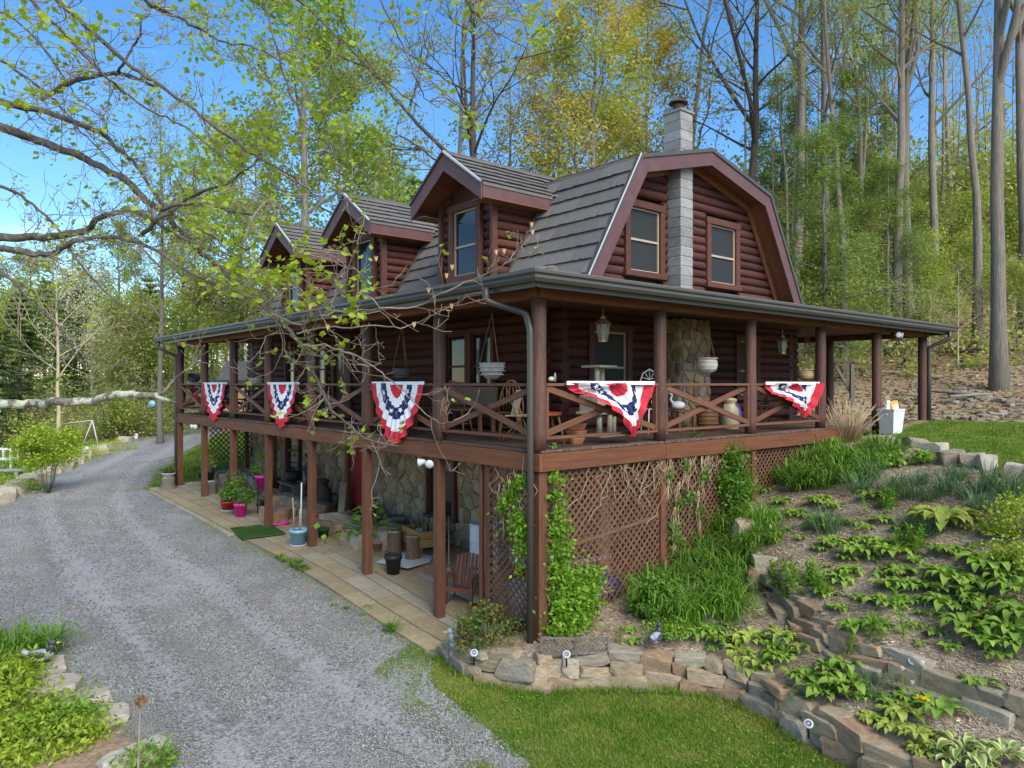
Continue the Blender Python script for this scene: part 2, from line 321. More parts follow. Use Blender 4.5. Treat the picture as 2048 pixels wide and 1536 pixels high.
M['lf_white'] = leafm('white blossom', (.55, .56, .42), (.70, .70, .58), tr=.35)
M['lf_under'] = leafm('undergrowth leaf', (.27, .35, .08), (.44, .50, .13), (.37, .35, .18), tr=.47, wscale=.4)
M['lf_vine'] = leafm('bright vine leaf', (.13, .27, .022), (.24, .42, .04), tr=.38)
M['lf_bush'] = leafm('deep green vine leaf', (.07, .17, .02), (.14, .26, .03), tr=.3)
M['lf_hosta'] = leafm('hosta leaf', (.15, .27, .035), (.26, .38, .06), tr=.28, rough=.6)
M['lf_hosta_y'] = leafm('yellow green hosta leaf', (.27, .34, .06), (.38, .43, .09), tr=.28, rough=.6)
M['lf_hosta_w'] = leafm('pale leaf margin', (.50, .52, .26), (.60, .60, .33), tr=.28, rough=.6)
M['lf_strap'] = leafm('daylily blade', (.09, .20, .022), (.17, .30, .035), tr=.3)
M['lf_daff'] = leafm('bluish daffodil blade', (.08, .155, .07), (.14, .235, .11), tr=.25)
M['lf_lily'] = leafm('lily leaf', (.12, .26, .025), (.22, .38, .04), tr=.3)
M['lf_gold'] = leafm('chartreuse ground cover', (.26, .37, .03), (.38, .48, .05), tr=.35)
M['lf_rose'] = leafm('rose leaf', (.07, .14, .03), (.15, .23, .045), (.18, .16, .04), tr=.3, wscale=3)
M['grass'] = leafm('grass blade', (.065, .15, .012), (.18, .29, .025), (.21, .27, .04), tr=.3, wscale=2.2)
M['grass_pale'] = leafm('pale grass', (.24, .27, .06), (.36, .36, .10), tr=.3)
M['straw'] = leafm('dry straw', (.33, .265, .185), (.58, .49, .37), (.25, .19, .135), tr=.1, wscale=2)
M['litter'] = leafm('fallen leaf', (.19, .115, .06), (.34, .22, .125), tr=.15)
M['pebble'] = leafm('gravel stone', (.10, .10, .10), (.42, .415, .405), (.215, .213, .208), tr=0, rough=.85, wscale=1.2)
M['yellow'] = leafm('yellow flower', (.70, .52, .02), (.8, .62, .03), tr=.2)
M['puff'] = leafm('dandelion clock', (.7, .7, .66), (.8, .8, .76), tr=.3)
# ------------------------------------------------------------------ terrain
def rbf(pts):
    P = np.array(pts, float); X = P[:, :2]; n = len(P)
    D = np.linalg.norm(X[:, None] - X[None], axis=2)
    A = np.zeros((n + 3, n + 3)); A[:n, :n] = D; A[:n, n] = 1; A[:n, n + 1:] = X; A[n, :n] = 1; A[n + 1:, :n] = X.T
    w = np.linalg.solve(A + np.diag([1e-9] * (n + 3)), np.r_[P[:, 2], 0, 0, 0])
    def f(x, y):
        x = np.asarray(x, float); y = np.asarray(y, float); out = w[n] + w[n + 1] * x + w[n + 2] * y
        for i in range(n): out = out + w[i] * np.hypot(x - X[i, 0], y - X[i, 1])
        return out
    return f
base_h = rbf([(-.9, 0, -.45), (-3, 0, -.45), (-6, 0, -.5), (-3, -4, -.55), (.3, -1.5, -.5), (1.2, -2.8, -.52), (.9, -4, -.5), (-6.8, -7.5, -.6), (1, -8, -.5),
    (-.5, 2.4, -.32), (-.5, 4.9, -.1), (-.5, 7.3, .03), (-.5, 9.7, .09), (-.5, 14.6, .23), (-.5, 17, .29), (.75, 2.4, -.25), (.75, 8, .05),
    (-4, 5, -.25), (-4, 10, 0), (-4, 17, .12), (-9, 10, -.2), (-12, 20, -.2), (-5, 18.6, 0), (-1.4, 26.3, .3), (5.1, 37.5, .9), (4, 28, .9), (8, 36, 1.4),
    (-8, 32, .1), (-20, 30, -.6), (-10, 45, .6), (2.3, 3, .1), (2.3, 10, .22), (2.3, 17, .42), (2.3, 20, .62), (6, 10, .2),
    (14, 0, 2.5), (14, 8, 2.6), (12, 16, 2.4), (10, 22, 2.0), (18, -4, 2.75), (12, -5, 2.4), (10, -10, 2.3), (16, 1.5, 2.75),
    (25, 0, 4.3), (25, -10, 4.2), (40, 0, 8.5), (40, 20, 8.5), (30, 25, 5.5), (20, 30, 3.5), (20, 50, 5.5), (60, 0, 12.5), (60, 40, 11), (85, 0, 16), (85, 60, 14), (40, 60, 6.5),
    (0, 70, 2.5), (-30, 60, .6), (-60, 30, -1), (60, -30, 12), (-60, 110, 1), (40, 140, 6), (140, 60, 20), (140, -40, 20)])
terr_h = rbf([(-.75, .9, -.12), (-.6, 0, -.08), (0, 0, 0), (.3, -.6, -.02), (1.2, -1.7, -.09), (1.3, -2.4, -.17), (1.1, -3.3, -.2), (.9, -4.4, -.22), (2.65, -.1, .5), (2.6, -1.2, .38),
    (3.4, -.6, .62), (2.0, -2.5, .2), (1.75, -3.6, .13), (1.5, -5, .08), (0, 1.1, .02), (4, -.1, .95), (4.6, -.4, 1.15), (5.3, -.05, 1.4), (1.2, .1, .22)])
slope_h = rbf([(3.9, -.7, 1.0), (3.1, -1.5, .76), (2.1, -2.8, .52), (1.9, -4.2, .42), (1.9, -6, .4), (4.3, -.3, 1.08), (5.3, -.1, 1.4), (7, -.1, 1.9), (8.5, -.2, 2.28), (9, -1.2, 2.38),
    (7, -3.2, 2.2), (6.4, -4, 2.15), (4.6, -2.3, 1.42), (6, -6, 2.1), (4, -5, 1.35), (12, -5, 2.4), (10, -9, 2.3), (14, 0, 2.5), (11, 0, 2.45), (14, -4, 2.5), (3.4, -7.5, 1.2)])
LOWER = [(-.80, 1.25), (-.88, .45), (-.55, -.35), (.22, -.88), (.85, -1.45), (1.32, -2.25), (1.15, -3.1), (.92, -3.95), (.75, -5.4), (.7, -7.0)]
UPPER = [(4.0, -.45), (3.55, -.95), (2.85, -1.75), (2.15, -2.7), (1.83, -3.7), (1.72, -5.0), (1.7, -7.2)]
def dense(poly, step=.1, closed=False):
    P = [Vector(p).to_2d() if len(p) > 2 else Vector(p) for p in poly]; n = len(P); out = []
    g = lambda i: P[max(0, min(n - 1, i))]
    for i in range(n - 1):
        a, b, c, d = g(i - 1), g(i), g(i + 1), g(i + 2); k = max(2, int((c - b).length / step))
        for j in range(k):
            t = j / k
            out.append(tuple(.5 * ((2 * b) + (c - a) * t + (2 * a - 5 * b + 4 * c - d) * t * t + (3 * b - a - 3 * c + d) * t ** 3)))
    out.append(tuple(P[-1])); return out
LOWD, UPPD = dense(LOWER), dense(UPPER)
def inside(poly, x, y):
    x = np.asarray(x, float); y = np.asarray(y, float); r = np.zeros(x.shape, bool); n = len(poly)
    for i in range(n):
        (x1, y1), (x2, y2) = poly[i], poly[(i + 1) % n]
        c = ((y1 > y) != (y2 > y)) & (x < (x2 - x1) * (y - y1) / ((y2 - y1) if y2 != y1 else 1e-9) + x1); r ^= c
    return r
def sdist(poly, x, y):                  # signed distance, positive inside
    x = np.asarray(x, float); y = np.asarray(y, float); d = np.full(x.shape, 1e9); n = len(poly)
    for i in range(n):
        (x1, y1), (x2, y2) = poly[i], poly[(i + 1) % n]; dx, dy = x2 - x1, y2 - y1
        t = np.clip(((x - x1) * dx + (y - y1) * dy) / (dx * dx + dy * dy + 1e-12), 0, 1)
        d = np.minimum(d, np.hypot(x - x1 - t * dx, y - y1 - t * dy))
    return np.where(inside(poly, x, y), d, -d)
TPOLY = LOWD + [(.7, -9), (14, -9), (14, .35), (1.15, .35), (1.15, 1.25)]
SPOLY = UPPD + [(1.7, -9), (14, -9), (14, .35), (5.0, .35), (4.7, -.2)]
def ground(x, y):
    x = np.asarray(x, float); y = np.asarray(y, float); h = base_h(x, y); k = (x > -1.5) & (x < 14.5) & (y > -9.5) & (y < 1.6)
    if k.any():
        xs, ys, hs_ = x[k], y[k], h[k]; w1 = np.clip((sdist(TPOLY, xs, ys) - .12) / .16, 0, 1); w2 = np.clip((sdist(SPOLY, xs, ys) - .10) / .16, 0, 1); fade = 1 - np.clip((xs - 11) / 3, 0, 1)
        hs_ = hs_ + (terr_h(xs, ys) - hs_) * w1 * fade; h[k] = hs_ + (slope_h(xs, ys) - hs_) * w2 * fade
    return h
def gz(x, y): return float(ground(np.array([x]), np.array([y]))[0])
DRIVE = [(-.88, 1.4), (-.88, 16.2), (-.95, 17.4), (.1, 20.5), (2.6, 25.5), (7, 32.5), (14, 40), (11, 46), (5.1, 37.8), (-1.4, 26.4), (-4.6, 18.8), (-6.2, 13), (-5.75, 8.2), (-5.35, 4.6), (-5.0, 2.6), (-4.75, 1.0), (-4.7, -2), (-5, -12), (-2.1, -12), (-1.95, -5), (-1.7, -1.7), (-1.35, .6)]
LAWN1 = [(-1.35, .7), (-.85, 1.3), (-.9, .4), (.2, -.9), (1.3, -2.3), (.9, -4), (.7, -12), (-2, -12), (-1.9, -5), (-1.6, -1.7)]
LAWN2 = [(9.0, -1.1), (8.0, -2.2), (6.9, -3.3), (6.3, -4.2), (5.8, -9), (16, -9), (17.5, -4), (15.4, -1.3), (13.6, -.5), (10.2, -.35)]
LAWN3 = [(-.8, 17.6), (.3, 20.3), (2.8, 25), (5.5, 28.5), (7, 26), (3.5, 19), (2.2, 17.2), (.6, 17.2)]
LAWN4 = [(-4.8, 18.5), (-1.7, 26), (1.8, 33), (-4, 36), (-16, 32), (-20, 12), (-8, 4), (-5.8, 3), (-5.6, 6), (-6.1, 13)]
DIRT = [(.75, 1.2), (.75, 16), (-.2, 17.4), (2.2, 17.5), (9, 17), (9, .3), (1.15, .3)]
gxa = lambda ks: np.concatenate([np.arange(a, b, s) for a, b, s in ks])
GX = gxa([(-160, -40, 10), (-40, -16, 2.0), (-16, -8, .5), (-8, 9.5, .11), (9.5, 16, .25), (16, 40, .8), (40, 100, 3), (100, 161, 10)])
GY = gxa([(-60, -12, 6), (-12, -6, .6), (-6, 6, .11), (6, 19, .18), (19, 40, .45), (40, 80, 2), (80, 161, 8)])
gx, gy = np.meshgrid(GX, GY, indexing='ij'); nx_, ny_ = gx.shape
gzv = ground(gx, gy)
rg = np.random.default_rng(3)
def vnoise(x, y, s, seed=0):
    a = np.zeros_like(x); r = np.random.default_rng(seed)
    for k in range(7):
        th = r.uniform(0, 2 * PI); f = s * r.uniform(.6, 1.7); a += np.sin((x * math.cos(th) + y * math.sin(th)) * f + r.uniform(0, 6.28))
    return a / 7
rough_amt = np.clip((np.hypot(gx - 2, gy - 5) - 14) / 20, 0, 1)
gzv += vnoise(gx, gy, 1.3, 1) * .012 + vnoise(gx, gy, .35, 2) * .35 * rough_amt + vnoise(gx, gy, 4, 5) * .012
soft = lambda d, w: np.clip(.5 + d / w / 2, 0, 1)
wg = soft(sdist(DRIVE, gx, gy), .5)
wl = np.maximum.reduce([soft(sdist(LAWN1, gx, gy) + .5, .35), soft(sdist(LAWN2, gx, gy) + .15, .3), soft(sdist(LAWN3, gx, gy) + .6, .5), soft(sdist(LAWN4, gx, gy) + .9, .8)])
wm = soft(sdist(TPOLY, gx, gy), .1); wm = np.where(sdist(LAWN2, gx, gy) > 0, 0, wm) * (gx < 10.3)
wd = soft(sdist(DIRT, gx, gy), .2) * (1 - wm)
wm = wm * (1 - np.where(sdist(LAWN2, gx, gy) > -.15, wl, 0))
GV = np.stack([gx, gy, gzv], -1).reshape(-1, 3)
ii = np.arange(nx_ * ny_).reshape(nx_, ny_)
GF = np.stack([ii[:-1, :-1], ii[1:, :-1], ii[1:, 1:], ii[:-1, 1:]], -1).reshape(-1, 4)
CL_ = dense([(-3.5, -12), (-3.25, -4), (-3.2, 2), (-3.3, 8), (-3.1, 14), (-1.9, 20), (1.4, 27), (6, 35), (12, 43)], .6)
def dline(poly, x, y):
    d = np.full(x.shape, 1e9)
    for (x1, y1), (x2, y2) in zip(poly, poly[1:]):
        dx, dy = x2 - x1, y2 - y1; t = np.clip(((x - x1) * dx + (y - y1) * dy) / (dx * dx + dy * dy + 1e-12), 0, 1); d = np.minimum(d, np.hypot(x - x1 - t * dx, y - y1 - t * dy))
    return d
def track(x, y): return np.exp(-((dline(CL_, x, y) + .18 * vnoise(x, y, .5, 21) - .85) / .34) ** 2)
wt = track(gx, gy)
gzv = gzv - .025 * wt * wg
GV = np.stack([gx, gy, gzv], -1).reshape(-1, 3)
att = {'wt': wt, 'wg': wg, 'wl': wl, 'wm': wm, 'wd': wd}
def ground_material():
    m, nt = nmat('ground'); pos = nd(nt, 'ShaderNodeNewGeometry').outputs['Position']
    A = lambda k: nd(nt, 'ShaderNodeAttribute', attribute_name=k).outputs['Fac']
    N = lambda s, d=4, r=.6: nd(nt, 'ShaderNodeTexNoise', {'Vector': pos, 'Scale': s, 'Detail': d, 'Roughness': r}).outputs['Fac']
    n1, n4, n20, n60 = N(.7), N(3), N(17), N(60, 3, .7)
    # forest floor
    floor = mixc(nt, ramp(nt, n20, .35, .65), (.21, .145, .09, 1), (.37, .265, .17, 1))
    floor = mixc(nt, ramp(nt, n4, .52, .62), floor, (.11, .135, .03, 1))
    # gravel
    vo = nd(nt, 'ShaderNodeTexVoronoi', {'Vector': pos, 'Scale': 34.0})
    bw = nd(nt, 'ShaderNodeRGBToBW', {0: vo.outputs['Color']}).outputs[0]
    grav = mixc(nt, ramp(nt, bw, .15, .85), (.10, .10, .103, 1), (.33, .327, .322, 1))
    track = ramp(nt, N(.55, 5, .62), .45, .62)
    track = math_(nt, 'MAXIMUM', math_(nt, 'MULTIPLY', track, .55), math_(nt, 'MULTIPLY', A('wt'), math_(nt, 'MULTIPLY_ADD', n4, .9, .35)))
    grav = mixc(nt, math_(nt, 'MINIMUM', track, .66), grav, mixc(nt, ramp(nt, n60, .3, .7), (.25, .245, .235, 1), (.43, .42, .405, 1)))
    grav = mixc(nt, math_(nt, 'MULTIPLY', ramp(nt, N(1.3, 4), .62, .75), .5), grav, (.15, .16, .10, 1))
    # lawn soil, mulch, dirt
    lawn = mixc(nt, ramp(nt, n20, .35, .65), (.05, .10, .014, 1), (.10, .165, .022, 1))
    lawn = mixc(nt, ramp(nt, n4, .5, .66), lawn, (.22, .20, .08, 1))
    mul = mixc(nt, ramp(nt, n60, .35, .65), (.20, .15, .105, 1), (.42, .345, .25, 1))
    mul = mixc(nt, ramp(nt, n4, .5, .66), mul, (.16, .11, .072, 1))
    dirt = mixc(nt, ramp(nt, n20, .3, .7), (.24, .165, .095, 1), (.36, .26, .16, 1))
    jit = math_(nt, 'MULTIPLY', math_(nt, 'SUBTRACT', math_(nt, 'ADD', n20, math_(nt, 'MULTIPLY', n4, .8)), .9), .9)
    F = lambda k: ramp(nt, math_(nt, 'ADD', A(k), jit), .42, .58)
    col = mixc(nt, F('wl'), floor, lawn); col = mixc(nt, F('wd'), col, dirt); col = mixc(nt, F('wm'), col, mul)
    fg = F('wg'); col = mixc(nt, fg, col, grav)
    h = math_(nt, 'ADD', math_(nt, 'MULTIPLY', n60, .5), math_(nt, 'MULTIPLY', math_(nt, 'SUBTRACT', 1.0, vo.outputs['Distance']), fg))
    b = nd(nt, 'ShaderNodeBump', {'Height': h, 'Strength': .7, 'Distance': .02})
    p = nd(nt, 'ShaderNodeBsdfPrincipled', {'Base Color': col, 'Roughness': .93, 'Specular IOR Level': .2, 'Normal': b.outputs[0]})
    nt.links.new(p.outputs[0], nd(nt, 'ShaderNodeOutputMaterial').inputs[0]); return m
M['ground'] = ground_material()
def fm(a): return (a[:-1, :-1] + a[1:, :-1] + a[1:, 1:] + a[:-1, 1:]).reshape(-1) / 4
cls = np.argmax(np.stack([np.full(len(GF), .5), fm(wl), fm(wd) * 1.01, fm(wm) * 1.02, fm(wg) * 1.03]), 0)
for k, (nm, lb) in enumerate([('forest_floor', 'leaf strewn forest floor rising to the wooded hill'), ('lawn', 'green lawns in front of and beside the log house'),
                              ('bare_ground', 'bare brown dirt under the raised porch'), ('garden_bed', 'mulched garden beds and slope between the stone walls'),
                              ('driveway', 'grey gravel driveway curving past the log house')]):
    F = GF[cls == k]; u, inv = np.unique(F, return_inverse=True)
    me = np_mesh(nm, GV[u], inv.reshape(-1, 4), smooth=True)
    for a, v in att.items():
        at_ = me.attributes.new(a, 'FLOAT', 'POINT'); at_.data.foreach_set('value', v.reshape(-1)[u].astype(np.float32))
    tag(link(nm, me, M['ground']), lb, None, None, 'structure')
# ------------------------------------------------------------------ log house
R = random.Random(11)
H = thing('log_house', 'dark red log house with gambrel roof, dormers and wraparound porch', 'house')
def part(name, parent=None, **k):
    o = bpy.data.objects.new(name, None); C.objects.link(o); o.parent = parent or H; o.empty_display_size = .1
    return o
WX0, WX1, WY0, WY1, XC = 2.3, 10.94, 2.25, 17.2, 6.62      # log wall planes, ridge at XC
DZ = 2.65                                                  # deck level
KX, KZ, AZ = 2.35, 8.02, 8.62                              # knee half width, knee and ridge heights
FXH, FZ = 3.76, 5.65
SL = (KZ - FZ) / (FXH - KX)
def half_w(z):                                             # roof half width at height z
    return KX + (KZ - z) / SL if z < KZ else KX * (AZ - z) / (AZ - KZ)
# --- logs: one shared unit log (length 1 along x, radius .5 -> scaled), each log an object
def log_mesh(sd):
    b = MB(); r = random.Random(sd)
    n = 12; m = 9; V = []
    for i in range(m):
        t = i / (m - 1) - .5
        for k in range(n):
            a = 2 * PI * k / n; w = 1 + .04 * math.sin(1.9 * i + k * (1 + sd) + sd) * r.uniform(.2, 1.2)
            V.append((t, .5 * math.cos(a) * w, .5 * math.sin(a) * w))
    F = [(i * n + k, (i + 1) * n + k, (i + 1) * n + (k + 1) % n, i * n + (k + 1) % n) for i in range(m - 1) for k in range(n)]
    b.add(V, F, True); b.f.append(tuple(range(n))); b.f.append(tuple((m - 1) * n + k for k in range(n))[::-1]); b.m += [0, 0]
    return b.mesh('log')
LOGS = [log_mesh(k) for k in range(4)]
for q_ in LOGS: q_.materials.append(M['log'])
LH = .188
def put_log(parent, a, b, h=LH, dep=.22, y=0):
    a = Vector(a); b = Vector(b); d = b - a
    o = link('log', R.choice(LOGS), None, parent, (a + b) / 2, (0, math.atan2(-d.z, math.hypot(d.x, d.y)), math.atan2(d.y, d.x)), (d.length, dep * R.uniform(.9, 1.12), h * R.uniform(1.02, 1.1))); o.rotation_euler.x = R.choice((0, PI)); o.location.z += R.uniform(-.005, .005); return o
def rows(z0, z1):
    z = z0
    while z < z1 - .03: yield z + LH / 2; z += LH
def gaps(lo, hi, holes, z):                                # spans of [lo,hi] not covered by openings at height z
    sp = [(lo, hi)]
    for (a, b, z0, z1) in holes:
        if z0 - .05 < z < z1 + .05:
            ns = []
            for (s, e) in sp:
                if b <= s or a >= e: ns.append((s, e)); continue
                if a - s > .05: ns.append((s, a))
                if e - b > .05: ns.append((b, e))
            sp = ns
    return sp
win_left = [(3.80, 5.65, 3.0, 4.72), (9.9, 10.95, DZ, 4.78), (11.3, 12.3, 3.2, 4.7), (13.4, 14.2, 3.2, 4.7)]
win_front = [(3.30, 4.55, 3.25, 4.72), (8.3, 9.3, 3.2, 4.7)]
wl_ = part('long_log_wall'); wf_ = part('end_log_wall'); wg_ = part('gable_log_wall'); wb_ = part('back_wall')
for i, z in enumerate(rows(DZ + .02, 5.05)):
    for (s, e) in gaps(WY0 - .3, WY1 + .3, win_left, z): put_log(wl_, (WX0 + .1, s, z), (WX0 + .1, e, z))
    for (s, e) in gaps(WX0 - .25, WX1 + .25, win_front, z + .09): put_log(wf_, (s, WY0 + .1, z + .09), (e, WY0 + .1, z + .09))
gw = [(4.35, 5.60, 5.45, 7.33), (7.10, 8.42, 5.45, 7.36)]
for z in rows(5.2, 8.5):
    w = half_w(z + .1) - .18
    if w < .2: continue
    for (s, e) in gaps(XC - w, XC + w, gw, z): put_log(wg_, (s, WY0 + .1, z), (e, WY0 + .1, z))
b = MB(); b.box((XC, WY0 + .22, 4.0), (WX1 - WX0 - .3, .05, 2.7)); b.box((WX0 + .25, (WY0 + WY1) / 2, 4.0), (.05, WY1 - WY0 - .3, 2.7))
b.box((WX1 - .1, (WY0 + WY1) / 2, 3.9), (.2, WY1 - WY0, 2.6)); b.box((XC, WY1 - .1, 3.9), (WX1 - WX0, .2, 2.6))
prof = [(XC - half_w(5.3) + .1, 5.2), (XC + half_w(5.3) - .1, 5.2), (XC + KX - .08, KZ - .12), (XC, AZ - .12), (XC - KX + .08, KZ - .12)]
Mxz = Matrix(((1, 0, 0), (0, 0, 1), (0, 1, 0)))
b.prism(prof, .05, Mxz, (0, WY0 + .2, 0)); b.prism(prof, .2, Mxz, (0, WY1 - .2, 0))
b.build('inner_wall', M['dark_wood'], H)
# --- windows
def window(parent, c, w, h, ax, nrm, pane='screen', trim=.15, name='window', meet=.46, sash='sash'):
    """c = centre of the opening on the wall face, ax = horizontal unit axis, nrm = outward"""
    o = part(name, parent); ax = Vector(ax); nrm = Vector(nrm); c = Vector(c); Mx = Matrix((ax, nrm, UP)).transposed()
    g = MB(); g.box(c + nrm * .015, (w, .02, h), Mx); g.build('pane', M[pane], o)
    t = MB()
    for s in (-1, 1): t.box(c + ax * s * (w + trim) / 2 + nrm * .06, (trim, .11, h + .02), Mx, .008)
    t.box(c + UP * (h + trim) / 2 + nrm * .065, (w + 2 * trim + .04, .12, trim), Mx, .008)
    t.box(c - UP * (h + trim * .8) / 2 + nrm * .075, (w + 2 * trim + .06, .15, trim * .8), Mx, .008)
    t.build('window_frame', M['log_trim'], o)
    s_ = MB(); k = .035
    for s in (-1, 1): s_.box(c + ax * s * (w - k) / 2 + nrm * .035, (k, .04, h), Mx)
    for dz in (-(h - k) / 2, (h - k) / 2): s_.box(c + UP * dz + nrm * .037, (w - 2 * k, .04, k), Mx)
    if meet: s_.box(c + UP * (h * (.5 - meet) - h * .0) + nrm * .04, (w - 2 * k, .04, .045), Mx)
    s_.build('sash', M[sash], o); return o
nF, nL = (0, -1, 0), (-1, 0, 0)
for (a, e, z0, z1), mt in zip([(4.50, 5.45, 5.88, 7.18), (7.26, 8.26, 5.88, 7.2)], (.5, .53)):
    window(H, ((a + e) / 2, WY0 + .06, (z0 + z1) / 2), e - a, z1 - z0, (1, 0, 0), nF, meet=mt)
for (a, e, z0, z1) in [(3.45, 4.4, 3.32, 4.6), (8.42, 9.15, 3.3, 4.6)]:
    window(H, ((a + e) / 2, WY0 + .06, (z0 + z1) / 2), e - a, z1 - z0, (1, 0, 0), nF, meet=.55)
for (a, e, z0, z1) in [(3.95, 4.62, 3.15, 4.62), (4.82, 5.5, 3.15, 4.62), (11.42, 12.2, 3.25, 4.6), (13.5, 14.1, 3.25, 4.6)]:
    window(H, (WX0 + .06, (a + e) / 2, (z0 + z1) / 2), e - a, z1 - z0, (0, -1, 0), nL, pane='window', trim=.1, sash='log_trim')
d_ = part('front_door', H); g = MB(); g.box((WX0 + .05, 10.42, 3.7), (.06, .86, 2.05)); g.build('door_leaf', M['dark_wood'], d_)
g = MB()
for s in (-1, 1): g.box((WX0, 10.42 + s * .49, 3.72), (.12, .12, 2.14))
g.box((WX0, 10.42, 4.84), (.13, 1.14, .12)); g.build('door_frame', M['log_trim'], d_)
# --- chimney: concrete block above, fieldstone below
ch = part('chimney', H); cx0, cx1, cy0, cy1 = 5.76, 6.18, 1.92, 2.37
b = MB(); b.box(((cx0 + cx1) / 2, (cy0 + cy1) / 2, 7.28), (cx1 - cx0 - .03, cy1 - cy0 - .03, 3.9)); b.build('mortar_core', M['mortar_pale'], ch)
bm_ = MB(); bm_.box((0, 0, 0), (cx1 - cx0, cy1 - cy0, .188), None, .008); BLK = bm_.mesh('concrete_block'); BLK.materials.append(M['block'])
for i in range(19):
    z = 5.45 + i * .205
    link('concrete_block', BLK, None, ch, ((cx0 + cx1) / 2 + R.uniform(-.004, .004), (cy0 + cy1) / 2 + R.uniform(-.004, .004), z + .1), (0, 0, R.uniform(-.008, .008)))
b = MB(); cc = ((cx0 + cx1) / 2, (cy0 + cy1) / 2)
b.box((*cc, 9.36), (cx1 - cx0 + .05, cy1 - cy0 + .05, .05)); b.build('crown_slab', M['block'], ch)
b = MB(); b.lathe([(.11, 9.38), (.11, 9.50), (.12, 9.52), (.12, 9.56)], 14, (*cc, 0)); b.lathe([(.10, 9.60), (.20, 9.57), (.21, 9.60), (.03, 9.68)], 14, (*cc, 0))
for k in range(4): b.box((cc[0] + .1 * math.cos(k * PI / 2), cc[1] + .1 * math.sin(k * PI / 2), 9.575), (.015, .015, .08))
b.build('flue_cap', M['iron'], ch)
# --- voronoi stones for masonry faces
def voronoi(w, h, size, seed, jit=.42):
    r = random.Random(seed); nx = max(1, round(w / size)); ny = max(1, round(h / size)); P = []
    for i in range(-1, nx + 1):
        for j in range(-1, ny + 1):
            P.append(((i + .5 + (.5 if j % 2 else 0) * .6 + r.uniform(-jit, jit)) * w / nx, (j + .5 + r.uniform(-jit, jit)) * h / ny))
    out = []
    for i, p in enumerate(P):
        poly = [(0, 0), (w, 0), (w, h), (0, h)]
        for q in sorted(P, key=lambda q: (q[0] - p[0]) ** 2 + (q[1] - p[1]) ** 2)[1:18]:
            mx_, my_ = (p[0] + q[0]) / 2, (p[1] + q[1]) / 2; nx2, ny2 = q[0] - p[0], q[1] - p[1]; res = []
            for k in range(len(poly)):
                a, b2 = poly[k], poly[(k + 1) % len(poly)]
                da = (a[0] - mx_) * nx2 + (a[1] - my_) * ny2; db = (b2[0] - mx_) * nx2 + (b2[1] - my_) * ny2
                if da <= 0: res.append(a)
                if da * db < 0: t = da / (da - db); res.append((a[0] + (b2[0] - a[0]) * t, a[1] + (b2[1] - a[1]) * t))
            poly = res
            if len(poly) < 3: break
        if len(poly) >= 3: out.append(poly)
    return out
def masonry(parent, origin, ax, nrm, w, h, size, seed, holes=(), joint=.013, limit=300, mats=('stone_a', 'stone_b', 'stone_c')):
    r = random.Random(seed); ax = Vector(ax); nrm = Vector(nrm); origin = Vector(origin)
    cells = sorted(voronoi(w, h, size, seed), key=lambda P: min(p[0] for p in P)); n = 0; rest = {}
    for poly in cells:
        cx = sum(p[0] for p in poly) / len(poly); cy = sum(p[1] for p in poly) / len(poly)
        if any(a - .02 < cx < b2 + .02 and c - .02 < cy < d + .02 for a, b2, c, d in holes): continue
        for (a, b2, c, d) in holes:
            if max(p[0] for p in poly) > a and min(p[0] for p in poly) < b2 and max(p[1] for p in poly) > c and min(p[1] for p in poly) < d:
                if a < cx < b2: poly = [(p[0], min(p[1], c) if cy < c else max(p[1], d)) for p in poly]
                else: poly = [(min(p[0], a) if cx < a else max(p[0], b2), p[1]) for p in poly]
        A = abs(sum(poly[k][0] * poly[(k + 1) % len(poly)][1] - poly[(k + 1) % len(poly)][0] * poly[k][1] for k in range(len(poly)))) / 2
        if A < .006: continue
        rad = math.sqrt(A / PI); f1 = 1 - joint / rad; f2 = f1 - .028 / rad; k = len(poly); th = r.uniform(.025, .055)
        # round the corners a little by splitting every corner in two
        pr = []
        for q in range(k):
            p0, p1, p2 = poly[q - 1], poly[q], poly[(q + 1) % k]
            for pp in (p0, p2): pr.append((p1[0] + (pp[0] - p1[0]) * .17, p1[1] + (pp[1] - p1[1]) * .17))
        k = len(pr); ctr = origin + ax * cx + UP * cy
        rel = [ax * (p[0] - cx) + UP * (p[1] - cy) for p in pr]
        V = [v * f1 for v in rel] + [v * f1 + nrm * th * .6 for v in rel] + [v * f2 + nrm * (th + r.uniform(-.006, .006)) for v in rel] + [nrm * (th + .008)]
        F = [(q, (q + 1) % k, k + (q + 1) % k, k + q) for q in range(k)] + [(k + q, k + (q + 1) % k, 2 * k + (q + 1) % k, 2 * k + q) for q in range(k)] + [(2 * k + q, 2 * k + (q + 1) % k, 3 * k) for q in range(k)]
        mt = r.choice(mats); n += 1
        if n <= limit: b = MB(); b.add(V, F); b.build('stone', M[mt], parent, ctr)
        else: rest.setdefault(mt, MB()).add([ctr + v for v in V], F)
    for mt, b in rest.items(): b.build('farther_stones', M[mt], parent)['kind'] = 'stuff'
    return n
bs = part('basement_wall', H)
holes_b = [(5.14 - 1, 6.25 - 1, .9, 3.2), (8.95 - 1, 10.05 - 1, 0, 3.2), (13.05 - 1, 14.1 - 1, 1.0, 3.2)]
b = MB(); b.box((WX0 + .14, (1.0 + WY1) / 2, 1.1), (.2, WY1 - 1.0, 3.0)); b.build('mortar_bed', M['mortar'], bs)
masonry(bs, (WX0 + .04, 1.0, -.25), (0, 1, 0), nL, 16.2, 2.72, .30, 5, holes_b)
b = MB(); b.box((WX1 - .2, 9.7, 1.1), (.3, 15, 3.0)); b.box((XC, WY0 + .3, 1.1), (8.4, .3, 3.0)); b.box((XC, WY1 - .2, 1.1), (8.4, .3, 3.0)); b.build('foundation', M['mortar'], H)
cs = part('stone_chimney_base', H)
